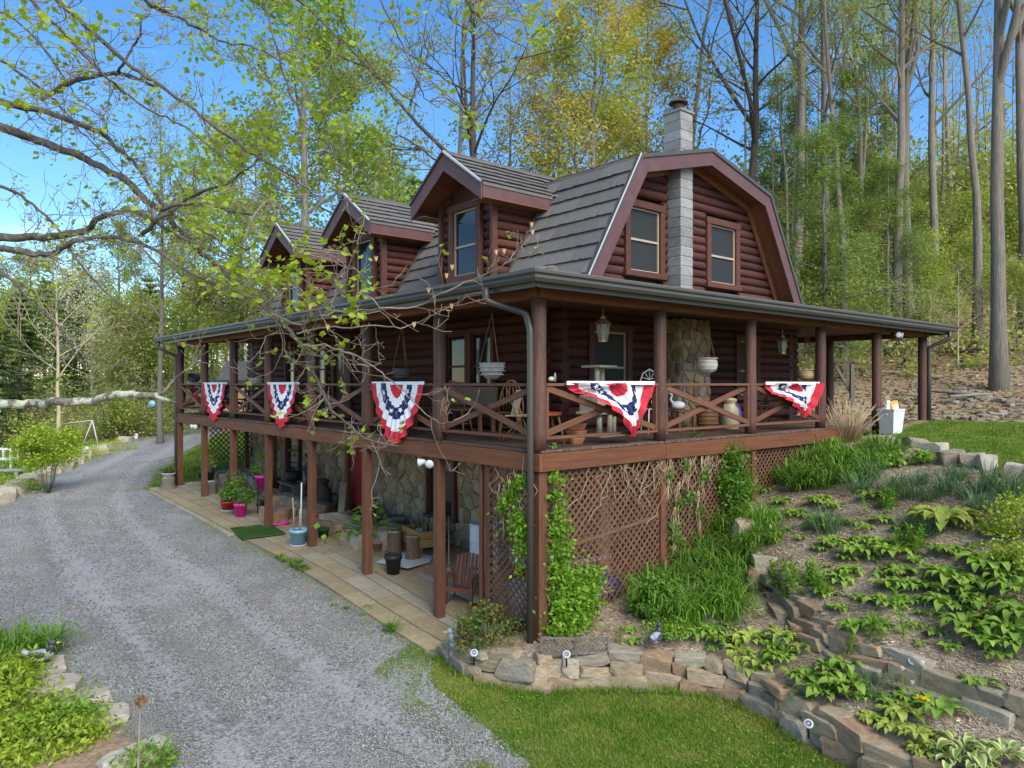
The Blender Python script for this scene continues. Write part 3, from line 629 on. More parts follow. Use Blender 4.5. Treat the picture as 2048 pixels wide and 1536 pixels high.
b = MB(); b.box((5.98, 1.96, 3.75), (.98, .5, 2.3)); b.build('mortar_bed', M['mortar'], cs)
masonry(cs, (5.49, 1.70, 2.66), (1, 0, 0), nF, .98, 2.28, .24, 8, (), .012, mats=('stone_a', 'stone_b', 'rock_b'))
masonry(cs, (5.48, 2.22, 2.66), (0, -1, 0), nL, .52, 2.28, .24, 9, (), .012, mats=('stone_a', 'stone_b', 'rock_b'))
# basement windows and red door
window(H, (WX0 + .02, 5.70, 1.45), .94, 1.55, (0, -1, 0), nL, pane='window', trim=.09, meet=0, sash='log_trim')
window(H, (WX0 + .02, 13.57, 1.5), .85, 1.45, (0, -1, 0), nL, pane='window', trim=.09, sash='log_trim')
bd = part('basement_door', H); g = MB(); g.box((WX0 + .0, 9.5, 1.15), (.06, .86, 2.0)); g.build('door_leaf', M['door_red'], bd)
g = MB(); g.ball((WX0 - .06, 9.18, 1.15), .035); g.build('handle', M['brass'], bd)
g = MB()
for s in (-1, 1): g.box((WX0 - .02, 9.5 + s * .5, 1.18), (.2, .13, 2.2))
g.box((WX0 - .02, 9.5, 2.34), (.2, 1.14, .12)); g.build('door_frame', M['log_trim'], bd)
# --- gambrel roof
rf = part('roof', H); RY0, RY1 = 1.77, 17.75
def slab(p0, p1, y0, y1, th):                              # p0 -> p1 in xz, thickness below
    d = Vector((p1[0] - p0[0], 0, p1[1] - p0[1])).normalized(); n = Vector((-d.z, 0, d.x)); n = n if n.z > 0 else -n
    a = Vector((p0[0], 0, p0[1])); c = Vector((p1[0], 0, p1[1]))
    V = []
    for y in (y0, y1):
        for q in (a, c, c - n * th, a - n * th): V.append(q + Vector((0, y, 0)))
    return V, [(0, 1, 2, 3), (7, 6, 5, 4), (0, 4, 5, 1), (1, 5, 6, 2), (2, 6, 7, 3), (3, 7, 4, 0)]
fl = (XC - half_w(5.3), 5.3); fr = (XC + half_w(5.3), 5.3); kl = (XC - KX, KZ); kr = (XC + KX, KZ); ap = (XC, AZ)
for nm, segs, th, y0, y1, mt, off in (('roof_deck', ((fl, kl), (kl, ap), (ap, kr), (kr, fr)), .10, RY0 + .03, RY1 - .03, 'roof', 0), ('soffit', ((fl, kl), (kl, ap), (ap, kr), (kr, fr)), .05, RY0 + .06, RY1 - .06, 'soffit', .10)):
    for q, (p0, p1) in enumerate(segs):
        b = MB(); d = Vector((p1[0] - p0[0], p1[1] - p0[1])).normalized(); n = Vector((-d.y, d.x)); n = n if n.y > 0 else -n
        V, F = slab((p0[0] - n.x * off, p0[1] - n.y * off), (p1[0] - n.x * off, p1[1] - n.y * off), y0, y1, th); b.add(V, F); b.build(nm, M[mt], rf)
# rake boards (mauve) with thin metal drip edge
for (ya, yb) in ((RY0 - .02, RY0 + .02), (RY1 - .02, RY1 + .02)):
    for (p0, p1) in ((fl, kl), (kl, ap), (ap, kr), (kr, fr)):
        for nm, t0, t1, mt, yy in (('rake_board', -.01, .31, 'fascia', 0), ('rake_trim', -.045, .03, 'gutter', .03)):
            o0 = Vector((p0[0] - XC, p0[1] - 6.2)); o1 = Vector((p1[0] - XC, p1[1] - 6.2))
            def off(poly, t):                              # mitred offset of the gambrel outline
                pts = []
                for i, p in enumerate(poly):
                    ds = []
                    if i > 0: ds.append((Vector(p) - Vector(poly[i - 1])).normalized())
                    if i < len(poly) - 1: ds.append((Vector(poly[i + 1]) - Vector(p)).normalized())
                    ns = [Vector((d.y, -d.x)) for d in ds]; nn = sum(ns, Vector((0, 0))).normalized(); k = t / nn.dot(ns[0]); pts.append(Vector(p) + nn * k)
                return pts
            line = [fl, kl, ap, kr, fr]; A = off(line, t0); B = off(line, t1); i = line.index(p0)
            b = MB(); b.prism([tuple(A[i]), tuple(A[i + 1]), tuple(B[i + 1]), tuple(B[i])], (yb - ya) + 2 * yy, Mxz, (0, ya - yy, 0)); b.build(nm, M[mt], rf)
FR_ = off([fl, kl, ap, kr, fr], .16); FI_ = off([fl, kl, ap, kr, fr], .36)
for i in range(4): b = MB(); b.prism([tuple(FR_[i]), tuple(FR_[i + 1]), tuple(FI_[i + 1]), tuple(FI_[i])], .05, Mxz, (0, WY0 - .07 + .003 * i, 0)); b.build('frieze_board', M['soffit'], wg_)
# white drip edge strip along the front left rake
b = MB(); b.beam((fl[0] - .02, RY0 - .06, fl[1] + .02), (kl[0] - .03, RY0 - .06, kl[1] + .05), .02, .018); b.build('drip_edge', M['flashing'], rf)
# roof panels: a wedge slab, thick at its lower edge
def panel_mesh(w, l):
    r = random.Random(int(w * 100)); b = MB(); n = 8; V = []
    for i in range(n + 1):
        x = -w / 2 + w * i / n; j = r.uniform(-.008, .008)
        z = .052 + r.uniform(-.005, .005); V += [(x, .012, .0), (x, -.018 + j, z - .012), (x, -.022 + j, z), (x, l + .06, .004)]
    F = []
    for i in range(n):
        for q in range(3): F.append((4 * i + q, 4 * i + 4 + q, 4 * i + 5 + q, 4 * i + 1 + q))
    F += [(0, 1, 2, 3), (4 * n + 3, 4 * n + 2, 4 * n + 1, 4 * n)]
    b.add(V, F); me = b.mesh('roof_panel'); me.materials.append(M['roof']); return me
def panels(parent, o, ax, up, W_, L_, pw, cl, seed, x_lo=None, x_hi=None, keep=None):
    """lay courses of panels on a slope: origin o, ax along the eave, up the slope"""
    r = random.Random(seed); ax = Vector(ax).normalized(); up = Vector(up).normalized(); n = ax.cross(up).normalized()
    Mx = Matrix((ax, up, n)).transposed().to_4x4(); nr = round(L_ / cl); cl = L_ / nr; me = panel_mesh(pw - .006, cl)
    for j in range(nr):
        x = -(pw * ((j * .37) % 1))
        while x < W_ - .02:
            a, b2 = max(0, x), min(W_, x + pw)
            if b2 - a > .03 and (keep is None or keep((a + b2) / 2, j * cl)):
                ob = link('roof_panel', me, None, parent); ob.matrix_local = Matrix.Translation(Vector(o) + ax * (a + b2) / 2 + up * j * cl + n * (.004 + .005 * r.random())) @ Mx @ Matrix.Rotation(r.uniform(-.006, .006), 4, 'Z') @ Matrix.Rotation(r.uniform(-.008, .008), 4, 'Y') @ Matrix.Diagonal(((b2 - a) / pw, 1, 1, 1))
            x += pw
sup = Vector((kl[0] - fl[0], 0, kl[1] - fl[1]))
panels(rf, (fl[0], RY1 - .03, fl[1]), (0, -1, 0), sup, RY1 - RY0 - .06, sup.length, 1.25, .345, 4)
aup = Vector((ap[0] - kl[0], 0, ap[1] - kl[1])); panels(rf, (kl[0], RY1 - .03, kl[1]), (0, -1, 0), aup, RY1 - RY0 - .06, aup.length, 1.9, .42, 5)
# --- dormers
def dormer(yc):
    D = part('dormer', H); fx, hw, rx = 2.6, .92, 2.02; ez, az, eh = 7.57, 8.46, 1.30
    def roof_x(z): return XC - half_w(z)
    # cheek logs and front jamb logs
    for z in rows(5.3, 7.6):
        e = roof_x(z) + .15
        if e - fx > .12:
            for s in (-1, 1): put_log(D, (fx + .05, yc + s * (hw - .09), z), (e, yc + s * (hw - .09), z))
        for s in (-1, 1): put_log(D, (fx + .09, yc + s * .60, z), (fx + .09, yc + s * (hw - .03), z))
    b = MB(); b.box((fx + .4, yc, 6.4), (.5, 1.5, 2.5)); b.box((fx + 1.0, yc, 6.9), (.9, 1.5, 1.3))
    b.prism([(-1.0, 7.5), (1.0, 7.5), (0, 8.3)], .2, Matrix(((0, 0, 1), (1, 0, 0), (0, 1, 0))), (fx + .08, yc, 0)); b.build('dormer_wall', M['log_trim'], D)
    for s in (-1, 1): b = MB(); b.box((fx - .01, yc + s * (hw + .02), 6.45), (.14, .09, 2.4)); b.build('corner_board', M['log_trim'], D)
    window(D, (fx + .02, yc, 6.63), .84, 1.42, (0, -1, 0), nL, pane='window', trim=.16, meet=.55)
    # roof
    for s in (-1, 1):
        b = MB(); p0 = (yc + s * eh, ez); p1 = (yc, az); n = Vector((s * (az - ez), eh)).normalized(); n = n if n.y > 0 else -n
        V = [(x, p[0] - n.x * t, p[1] - n.y * t) for x, t in ((rx, 0), (6.1, 0), (6.1, .1), (rx, .1)) for p in (p0, p1)]
        b.add(V, [(0, 1, 3, 2), (2, 3, 5, 4), (4, 5, 7, 6), (6, 7, 1, 0), (0, 2, 4, 6), (1, 7, 5, 3)]); b.build('dormer_roof_deck', M['soffit'], D)
        b = MB(); V = [(x, p[0] - dy, p[1] - t) for x in (rx - .035, rx - .001) for (p, t, dy) in ((p0, -.02, 0), (p1, -.02, 0), (p1, .38, 0), (p0, .33, 0))]
        b.add(V, [(0, 1, 2, 3), (7, 6, 5, 4), (0, 4, 5, 1), (1, 5, 6, 2), (2, 6, 7, 3), (3, 7, 4, 0)]); b.build('rake_board', M['fascia'], D)
        b = MB(); b.beam((rx - .055, yc + s * (eh + .012), ez + .018), (rx - .055, yc + s * .004, az + .028), .04, .04); b.build('drip_edge', M['flashing' if s < 0 else 'gutter'], D)
        xe = roof_x(ez - .15) + .1; b = MB(); b.box(((rx + xe) / 2, yc + s * (eh + .0), ez - .16), (xe - rx, .03, .27)); b.build('eave_board', M['fascia'], D)
        b = MB(); b.box(((rx + xe) / 2 + .05, yc + s * (eh + .022), ez - .02), (xe - rx + .1, .02, .06)); b.build('eave_trim', M['roof'], D)
        b = MB(); b.box(((rx + xe) / 2 + .02, yc + s * (eh + hw) / 2, ez - .285), (xe - rx - .05, eh - hw + .04, .02)); b.build('soffit', M['soffit'], D)
        upv = Vector((0, -s * eh, az - ez)); ax = (1, 0, 0) if s < 0 else (-1, 0, 0)
        panels(D, (rx if s < 0 else 5.9, yc + s * eh, ez), ax, upv, 3.88, upv.length, 1.3, .262, 7 + s, keep=lambda xx, dd: (s > 0) or rx + xx < roof_x(min(KZ, ez + dd * .565)) + (2.4 if ez + dd * .565 > KZ else .5))
    b = MB(); b.beam((roof_x(ez) - .12, yc - eh - .05, ez + .02), (roof_x(ez) + .28, yc - eh + .06, ez + .09), .14, .012); b.build('kickout_flashing', M['flashing'], D)
    for s in (-1, 1):
        b = MB(); b.beam((roof_x(5.5) - .06, yc + s * (hw + .06), 5.5), (roof_x(7.6) - .06, yc + s * (hw + .06), 7.6), .07, .05); b.build('cheek_trim', M['gutter'], D)
    b = MB(); b.tube([(rx - .03, yc, az + .02), (6.0, yc, az + .02)], .045, 8); b.build('ridge_cap', M['roof'], D)
for yc in (5.2, 9.68, 14.16): dormer(yc)
b = MB(); b.tube([(XC, RY0, AZ + .02), (XC, RY1, AZ + .02)], .06, 8); b.tube([(kl[0], RY0, KZ + .012), (kl[0], RY1, KZ + .012)], .04, 6); b.build('ridge_cap', M['roof'], rf)
# --- porch roof
PX, PYE = 13.25, 17.0; E = .52; EZ = 5.03; PS = .19
pr_ = part('porch_roof', H)
def pz(d): return EZ + PS * d
def quad_slab(name, mt, pts, th):
    b = MB(); b.add([Vector(p) for p in pts] + [Vector(p) - Vector((0, 0, th)) for p in pts], [(0, 1, 2, 3), (7, 6, 5, 4), (0, 4, 5, 1), (1, 5, 6, 2), (2, 6, 7, 3), (3, 7, 4, 0)]); b.build(name, M[mt], pr_)
dl = WX0 + .75 + E; X0, X1, Y0, Y1 = -E, PX + E, -E, PYE + E
quad_slab('porch_roof_slope', 'roof', [(X0, Y0, EZ), (X0 + dl, Y0 + dl, pz(dl)), (X0 + dl, Y1, pz(dl)), (X0, Y1, EZ)], .05)
quad_slab('porch_roof_slope', 'roof', [(X0, Y0, EZ), (X1, Y0, EZ), (X1 - dl, Y0 + dl, pz(dl)), (X0 + dl, Y0 + dl, pz(dl))], .05)
quad_slab('porch_roof_slope', 'roof', [(X1, Y0, EZ), (X1, Y1, EZ), (X1 - dl, Y1, pz(dl)), (X1 - dl, Y0 + dl, pz(dl))], .05)
for pts in ([(X0 + .1, Y0 + .1, EZ - .1), (WX0, WY0, 5.0), (WX0, Y1 - .1, 5.0), (X0 + .1, Y1 - .1, EZ - .1)], [(X0 + .1, Y0 + .1, EZ - .1), (X1 - .1, Y0 + .1, EZ - .1), (WX1, WY0, 5.0), (WX0, WY0, 5.0)], [(X1 - .1, Y0 + .1, EZ - .1), (X1 - .1, Y1 - .1, EZ - .1), (WX1, Y1 - .1, 5.0), (WX1, WY0, 5.0)]):
    quad_slab('porch_ceiling', 'ceiling', pts, .03)
def eave(a, c, n):
    a = Vector(a); c = Vector(c); n = Vector(n); d = (c - a).normalized()
    b = MB(); b.beam(a + UP * -.10 - n * .03, c + UP * -.10 - n * .03, .03, .2); b.build('eave_board', M['gutter'], pr_)
    # K-style gutter profile swept along the eave
    prf = [(0, -.02), (0, -.145), (.075, -.145), (.105, -.10), (.095, -.06), (.125, -.035), (.125, .0), (.105, .0), (.105, -.03)]
    b = MB(); V = []
    ext = .125
    for p, sg in ((a, -1), (c, 1)):
        for (o, z) in prf: V.append(p + n * o + UP * (z + .005) + d * sg * (o if ext else 0))
    k = len(prf); F = [(i, i + 1, k + i + 1, k + i) for i in range(k - 1)] + [tuple(range(k))[::-1], tuple(range(k, 2 * k))]
    b.add(V, F); b.build('gutter', M['gutter'], pr_)
    # shingle lip and starter panels standing just above the gutter
    b = MB(); b.beam(a + UP * .022 - n * .06, c + UP * .022 - n * .06, .2, .03); b.build('starter_course', M['roof'], pr_)
eave((X0, Y0, EZ), (X0, Y1, EZ), (-1, 0, 0)); eave((X1, Y0, EZ), (X0, Y0, EZ), (0, -1, 0)); eave((X1, Y1, EZ), (X1, Y0, EZ), (1, 0, 0))
b = MB()
for t in np.linspace(.0, 1, 9)[:-1]:
    c0 = Vector((X0 + dl * t, Y0 + dl * t, pz(dl * t) + .03)); b.box(c0 + Vector((.15, .15, .03)), (.34, .34, .03), Matrix.Rotation(.1 * (t - .5), 3, 'Z') @ Matrix.Rotation(-.16, 3, 'Y'))
b.build('hip_caps', M['roof'], pr_)
for i in range(15):                                        # stepped flashing where the porch roof meets the gable
    b = MB(); x = 2.75 + i * .56; b.box((x + .28, 1.60 + R.uniform(-.03, .03), pz(1.6 + E) + .045 + R.uniform(-.01, .02)), (.60, .22, .012), Matrix.Rotation(.05, 3, 'Y') @ Matrix.Rotation(.18, 3, 'X')); b.build('step_flashing', M['flashing' if i % 3 else 'gutter'], pr_)
for i in range(14):
    b = MB(); y = 2.4 + i * 1.1; b.box((1.9, y, pz(1.9 + E) + .05), (.25, .9, .012), Matrix.Rotation(-.2, 3, 'Y')); b.build('step_flashing', M['gutter'], pr_)
# beams and rafters
for a, c in (((0, -.15, 4.86), (0, PYE + .15, 4.86)), ((-.15, 0, 4.86), (PX + .15, 0, 4.86)), ((PX, -.15, 4.86), (PX, PYE + .15, 4.86))):
    b = MB(); a, c = Vector(a), Vector(c); b.box((0, 0, 0), ((c - a).length, .17, .2), None, .02)
    o = b.build('porch_beam', M['beam'], H, (a + c) / 2); o.rotation_euler = (0, 0, 0 if abs((c - a).x) > 1 else PI / 2)
    if a.x == -.15: o.location.z -= .004
# --- deck
dk = part('deck', H); PW = .142
def plank(l):
    b = MB(); b.box((0, 0, 0), (l, PW - .008, .038), None, .004); me = b.mesh('deck_board'); me.materials.append(M['deck']); return me
pl = plank(2.42)
for i in range(int((PX + .06) / PW)):
    o = link('deck_board', pl, None, dk, (.02 + i * PW, 1.11 + R.uniform(-.012, .012), DZ - .02 + R.uniform(-.002, .002)), (0, 0, PI / 2))
for i in range(int((PYE - 2.3) / PW)):
    o = link('deck_board', pl, None, dk, (1.11 + R.uniform(-.012, .012), 2.42 + i * PW, DZ - .02 + R.uniform(-.002, .002)), (0, 0, 0))
for i in range(int(14.7 / PW / 3)):
    link('deck_board', pl, None, dk, (12.12, 2.42 + i * PW, DZ - .02), (0, 0, 0))
def rim(name, a, c, z, w, h, off, mt='beam'):
    b = MB(); a, c = Vector(a), Vector(c); b.box((0, 0, 0), ((c - a).length, w, h), None, .006)
    o = b.build(name, M[mt], dk, ((a.x + c.x) / 2 + off[0], (a.y + c.y) / 2 + off[1], z)); o.rotation_euler = (0, 0, 0 if abs((c - a).x) > .5 else PI / 2); return o
rim('rim_board', (0, -.12, 0), (0, 17.1, 0), DZ - .17, .06, .25, (-.06, 0)); rim('rim_board', (-.03, 0, 0), (2.66, 0, 0), DZ - .17, .06, .25, (0, -.09)); rim('rim_board', (2.665, 0, 0), (9.6, 0, 0), DZ - .17, .06, .25, (0, -.092))
rim('rim_board', (0, 0, 0), (PX, 0, 0), DZ - .17, .05, .24, (0, 2.3)); rim('rim_board', (0, 17.05, 0), (2.3, 17.05, 0), DZ - .17, .05, .25, (0, 0))
for i in range(1, 24): rim('joist', (.1, 0, 0), (2.25, 0, 0), DZ - .15, .045, .2, (0, i * .7), 'timber')
# --- posts
LY = [k * 17 / 7 for k in range(8)]; RX = [k * PX / 5 for k in range(6)]
def up_post(x, y, z0=DZ):
    b = MB(); r = random.Random(int(x * 7 + y * 13)); n = 9; b.tube([(r.uniform(-.004, .004), r.uniform(-.004, .004), (4.78 - z0) * i / n) for i in range(n + 1)], [.105 * (1 + r.uniform(-.02, .02)) for _ in range(n + 1)], 14)
    b.build('round_post', M['post'], H, (x, y, z0))
for y in LY: up_post(0, y)
for x in RX[1:]: up_post(x, 0, DZ if x < 10 else 2.4)
for y in (2.43, 7.3, 12.1, 17): up_post(PX, y, 2.4)
def low_post(x, y, w=.15, ztop=DZ - .30):
    z0 = gz(x, y) - .15; b = MB(); b.box((0, 0, (ztop - z0) / 2), (w, w, ztop - z0), None, .01); b.build('square_post', M['timber'], H, (x, y, z0))
for y in LY: low_post(-.01 if y else .02, y if y else .0)
low_post(0, 1.12, .1); low_post(0, 1.30, .07)
for x in RX[1:3]: low_post(x, -.02, .13)
for y in (9.7, 14.6, 17): low_post(2.1, y + .0, .13)
# --- railings with crossed braces
RZ = DZ + .93
def railing(p, q):
    o = part('railing', H); p, q = Vector(p), Vector(q); d = (q - p).normalized(); n = Vector((-d.y, d.x, 0)); a, c = p + d * .10, q - d * .10; l = (c - a).length; ang = math.atan2(d.y, d.x)
    def bar(nm, u, v, w, h, dy=0):
        b = MB(); u, v = Vector(u), Vector(v); t = (v - u); b.box((0, 0, 0), (t.length, w, h), None, .005)
        b.build(nm, M['rail'], o, (u + v) / 2 + n * dy, (0, -math.asin(t.z / t.length), ang))
    bar('top_rail', a + UP * .91, c + UP * .91, .12, .042); bar('bottom_rail', a + UP * .16, c + UP * .16, .09, .042)
    for s in (a + d * .03, c - d * .03): b = MB(); b.box((0, 0, 0), (.045, .09, .71), None, .004); b.build('rail_stile', M['rail'], o, s + UP * .535, (0, 0, ang))
    bar('cross_brace', a + d * .06 + UP * .22, c - d * .06 + UP * .85, .04, .09, .022); bar('cross_brace', a + d * .06 + UP * .85, c - d * .06 + UP * .22, .04, .09, -.022)
for i in range(7): railing((0, LY[i], DZ), (0, LY[i + 1], DZ))
for i in range(3): railing((RX[i], 0, DZ), (RX[i + 1], 0, DZ))
railing((0, 17, DZ), (2.2, 17, DZ))
# --- lattice skirts
def lattice(p, q, zlo, ztop, sp=.105, w=.031, name='lattice_panel'):
    """diagonal slats between p and q; zlo(t) lower edge, ztop upper edge"""
    o = part(name, H); p, q = Vector(p), Vector(q); d = (q - p).normalized(); n = Vector((d.y, -d.x, 0)); l = (q - p).length; ang = math.atan2(d.y, d.x); mid = zlo(.5)
    for sg, off in ((1, .007), (-1, -.007)):
        k = -ztop if sg > 0 else 0; zmin = min(zlo(0), zlo(1))
        c = zmin - l if sg > 0 else zmin
        while c < ztop + (0 if sg > 0 else l):
            # line z = sg*x + c
            pts = []
            for i in range(121):
                x = l * i / 120; z = sg * x + c
                if zlo(x / l) <= z <= ztop: pts.append((x, z))
            if len(pts) > 2:
                (xa, za), (xb, zb) = pts[0], pts[-1]; L_ = math.hypot(xb - xa, zb - za)
                b = MB(); b.box((0, 0, 0), (L_, .008, w)); b.build('slat', M['lattice'], o, p + d * (xa + xb) / 2 + UP * (za + zb) / 2 + n * off - Vector((0, 0, 0)), (0, -sg * PI / 4, ang))
            c += sp * math.sqrt(2) * .86
    return o
lt = DZ - .3
lattice((.06, -.03, 0), (2.6, -.03, 0), lambda t: .0 + .5 * t, lt); lattice((2.72, -.03, 0), (5.24, -.03, 0), lambda t: .5 + .9 * t, lt)
lattice((5.36, -.03, 0), (8.2, -.03, 0), lambda t: 1.4 + .85 * t, lt); lattice((-.03, 1.08, 0), (-.03, .08, 0), lambda t: -.05, lt)
b_ = lattice((.9, 17.0, 0), (2.3, 17.0, 0), lambda t: 1.05, lt, .14, .03, 'lattice_screen')
for c in b_.children: c.data.materials.clear(); c.data.materials.append(M['black'])
# middle rail seam on the big lattice panel
b = MB(); b.box((1.33, -.045, 1.32), (2.5, .012, .05), Matrix.Rotation(-.10, 3, 'Y')); b.build('lattice_rail', M['lattice'], H)
# --- downspouts
def downspout(pts, parent=H):
    b = MB(); pts = [Vector(p) for p in pts]; sm = [pts[0]]
    for i in range(1, len(pts) - 1):
        for t in (.75, .9, 1): sm.append(pts[i - 1].lerp(pts[i], t) if t < 1 else pts[i].lerp((pts[i - 1] + pts[i + 1]) / 2, .06))
        for t in (.1, .25): sm.append(pts[i].lerp(pts[i + 1], t))
    sm.append(pts[-1]); b.tube(sm, .05, 8); b.build('downspout', M['gutter'], parent)
downspout([(-.60, .42, 4.9), (-.60, .42, 4.72), (-.13, .12, 4.55), (-.13, .03, 4.3), (-.13, .03, 0)])
downspout([(-.58, 17.3, 4.9), (-.58, 17.3, 4.72), (-.1, 17.12, 4.45), (-.1, 17.12, 4.2), (-.1, 17.12, .3)])
downspout([(PX + .2, -.56, 4.9), (PX + .2, -.56, 4.72), (PX + .05, -.14, 4.5), (PX + .05, -.14, 4.3), (PX + .05, -.14, 2.5)])
b = MB(); b.tube([(.12, 12.3, 2.4), (.12, 12.3, .2)], .022, 8); b.build('drain_pipe', M['white_plastic'], H)
# --- flood lights (parts of the house)
def flood(p, dirs):
    o = part('flood_light', H); b = MB(); p = Vector(p); b.box(p, (.09, .09, .09), None, .015); 
    for d in dirs: b.tube([p, p + Vector(d) * .12], .016, 6)
    b.build('bracket', M['black'], o)
    for d in dirs:
        d = Vector(d).normalized(); u, w = frame(d); Mx = Matrix((u, w, d)).transposed(); b = MB(); b.lathe([(.025, .08), (.045, .12), (.07, .19), (.068, .205), (0, .20)], 12, p, True, Mx); b.build('lamp_head', M['white_plastic'], o)
flood((-.17, 2.45, DZ - .33), [(-.6, -.75, -.2), (-.75, .75, -.2)]); flood((-.17, 14.6, DZ - .3), [(-.7, -.7, -.1), (-.8, .4, -.1)]); flood((11.0, -.2, 4.74), [(.5, -.8, -.2), (-.5, -.8, -.15)])
# ------------------------------------------------------------------ things on the porch
def bunting(label, p, q, hang, out, seed=0, lens=None, skew=0.0, roll=0):
    """pleated half-round fan bunting pinned along p-q; out = outward normal"""
    p, q, out = Vector(p), Vector(q), Vector(out); c = (p + q) / 2; ax = (q - p); Wd = ax.length / 2; ax.normalize(); r = random.Random(seed)
    o = thing('bunting', label, 'bunting', c, 0, 'patriotic buntings pinned along the porch railing')
    na, nr = 65, 20; V = []; F = []; mi = []
    nple = 11
    def pt(i, j):
        u = i / (na - 1); v = j / nr; a = PI * u
        le = (lens(u) if lens else 1.0)
        x = -math.cos(a) * Wd * v; dz = math.sin(a) * hang * v * le
        pull = (1 - .30 * min(1, dz / hang) ** 1.2)          # cloth falls inwards as it hangs
        x = x * pull + skew * dz
        zsag = -.10 * v * (1 - abs(math.cos(a))) - dz - (.0 if j else 0)
        edge = abs(math.cos(a)) ** 6
        ple = math.sin(u * nple * 2 * PI + seed) * .045 * v * (1 - edge) + math.sin(u * 5 + seed * 2 + v * 3) * .02 * v
        if roll: ple += roll * math.sin(v * 5 + u * 9 + seed) * .05
        return ax * x + UP * zsag + out * (.03 + ple + .03 * v)
    for i in range(na):
        for j in range(nr + 1): V.append(pt(i, j))
    bands = [(0, .25, 0), (.25, .4, 1), (.4, .62, 2), (.62, .79, 1), (.79, 1.01, 0)]
    for i in range(na - 1):
        for j in range(nr):
            F.append((i * (nr + 1) + j, (i + 1) * (nr + 1) + j, (i + 1) * (nr + 1) + j + 1, i * (nr + 1) + j + 1)); vm = (j + .5) / nr
            mi.append(next(b[2] for b in bands if b[0] <= vm < b[1]))
    b = MB(); b.add(V, F, True); b.m = mi; b.build('cloth', [M['red_cloth'], M['white_cloth'], M['blue_cloth']], o)
    b = MB(); b.box(out * .035, (2 * Wd, .02, .055), Matrix((ax, -out, UP)).transposed()); b.build('header_tape', M['white_cloth'], o)
    for k in range(7):
        u = (k + .75) / 7.5; i = int(u * (na - 1)); P0 = Vector(V[i * (nr + 1) + 10]); T = (Vector(V[min(na - 1, i + 1) * (nr + 1) + 10]) - Vector(V[max(0, i - 1) * (nr + 1) + 10])).normalized(); Rd = (Vector(V[i * (nr + 1) + 12]) - Vector(V[i * (nr + 1) + 8])).normalized()
        Nn = T.cross(Rd).normalized(); Nn = Nn if Nn.dot(out) > 0 else -Nn; b = MB(); s = .052; pl = []
        for g in range(10): rr = s if g % 2 == 0 else s * .42; a = PI * g / 5 + .3; pl.append((rr * math.cos(a), rr * math.sin(a)))
        T2 = Rd.cross(Nn).normalized(); b.prism(pl, .004, Matrix((T2, Nn.cross(T2), Nn)).transposed(), P0 + Nn * .016); b.build('star', M['white_cloth'], o)
    return o
zt = RZ + .005
bunting('red, white and navy bunting on the second bay left of the corner post', (-.09, 2.72, zt), (-.09, 4.45, zt), .98, nL, 1)
bunting('bunting hanging left of the big clay pot, in the middle of the long railing', (-.09, 7.7, zt), (-.09, 9.5, zt), .93, nL, 2)
bunting('narrow looking bunting on the long railing near its far end', (-.09, 12.35, zt), (-.09, 14.3, zt), .95, nL, 3)
bunting('bunting on the far end rail, seen from behind between the last posts', (.25, 17.09, zt), (2.0, 17.09, zt), .9, (0, 1, 0), 4)
bunting('twisted bunting rolled over the rail right of the corner post', (.42, -.09, zt), (2.36, -.09, zt), .78, nF, 5, lens=lambda u: .30 + .06 * math.sin(u * 17) + .95 / (1 + math.exp(-(u - .56) * 26)), skew=.16, roll=1.6)
bunting('crumpled bunting on the end railing beside the bare twiggy shrub', (5.62, -.09, zt), (7.65, -.09, zt), .8, nF, 6, lens=lambda u: .42 + .07 * math.sin(u * 15) + .75 / (1 + math.exp(-(u - .62) * 20)), skew=.22, roll=1.6)
def hanging(label, p, r, h, mt, top=4.76, style='bowl', tilt=0):
    p = Vector(p); o = thing('hanging_basket', label, 'hanging basket', p, 0, 'baskets hung under the porch roof')
    prof = [(r * .35, -h), (r * .75, -h * .75), (r * .95, -h * .35), (r, 0), (r * .9, .0), (r * .85, -h * .3), (0, -h * .5)] if style == 'bowl' else [(r * .3, -h), (r * .85, -h * .8), (r * 1.05, -h * .5), (r, -h * .2), (r * .82, 0), (r * .74, 0), (r * .9, -h * .3), (0, -h * .6)]
    b = MB(); b.lathe(prof, 22, M=Matrix.Rotation(tilt, 3, 'X')); b.build('basket', M[mt], o)
    # woven rings and ribs
    b = MB()
    for k in range(5):
        t = k / 4; rr = r * (1.01 if t > .5 else .8 + .42 * t); z = -h * (1 - t) * .93 + .0
        if k: b.tube([Matrix.Rotation(tilt, 3, 'X') @ Vector((rr * math.cos(a), rr * math.sin(a), z)) for a in np.linspace(0, 2 * PI, 23)], .011, 5, False)
    b.build('woven_rings', M[mt], o)
    for k in range(3):
        a = k * 2.1 + .4; b = MB(); b.tube([Matrix.Rotation(tilt, 3, 'X') @ Vector((r * .97 * math.cos(a), r * .97 * math.sin(a), 0)), (0, 0, (top - p.z) * .93)], .006, 5); b.build('cord', M['cord'], o)
    b = MB(); b.tube([(0, 0, (top - p.z) * .92), (0, 0, top - p.z)], .006, 5); b.build('hook', M['iron'], o)
def onx(px, py, x): t = (px - 1024) / 1453; return at(px, py, (x - CAM.x) / (FW.x + RT.x * t))
def ony(px, py, y): t = (px - 1024) / 1453; return at(px, py, (y - CAM.y) / (FW.y + RT.y * t))
hanging('pale grey open weave basket hanging in the first bay left of the corner post', onx(984, 727, .35), .20, .25, 'wicker')
hanging('dark charcoal basket hanging above the bunting left of two bays', onx(804, 738, .35), .17, .21, 'wicker_dark')
hanging('whitish round wicker basket hanging beside the stone chimney base', ony(1414, 717, .4), .185, .28, 'wicker', style='pot')
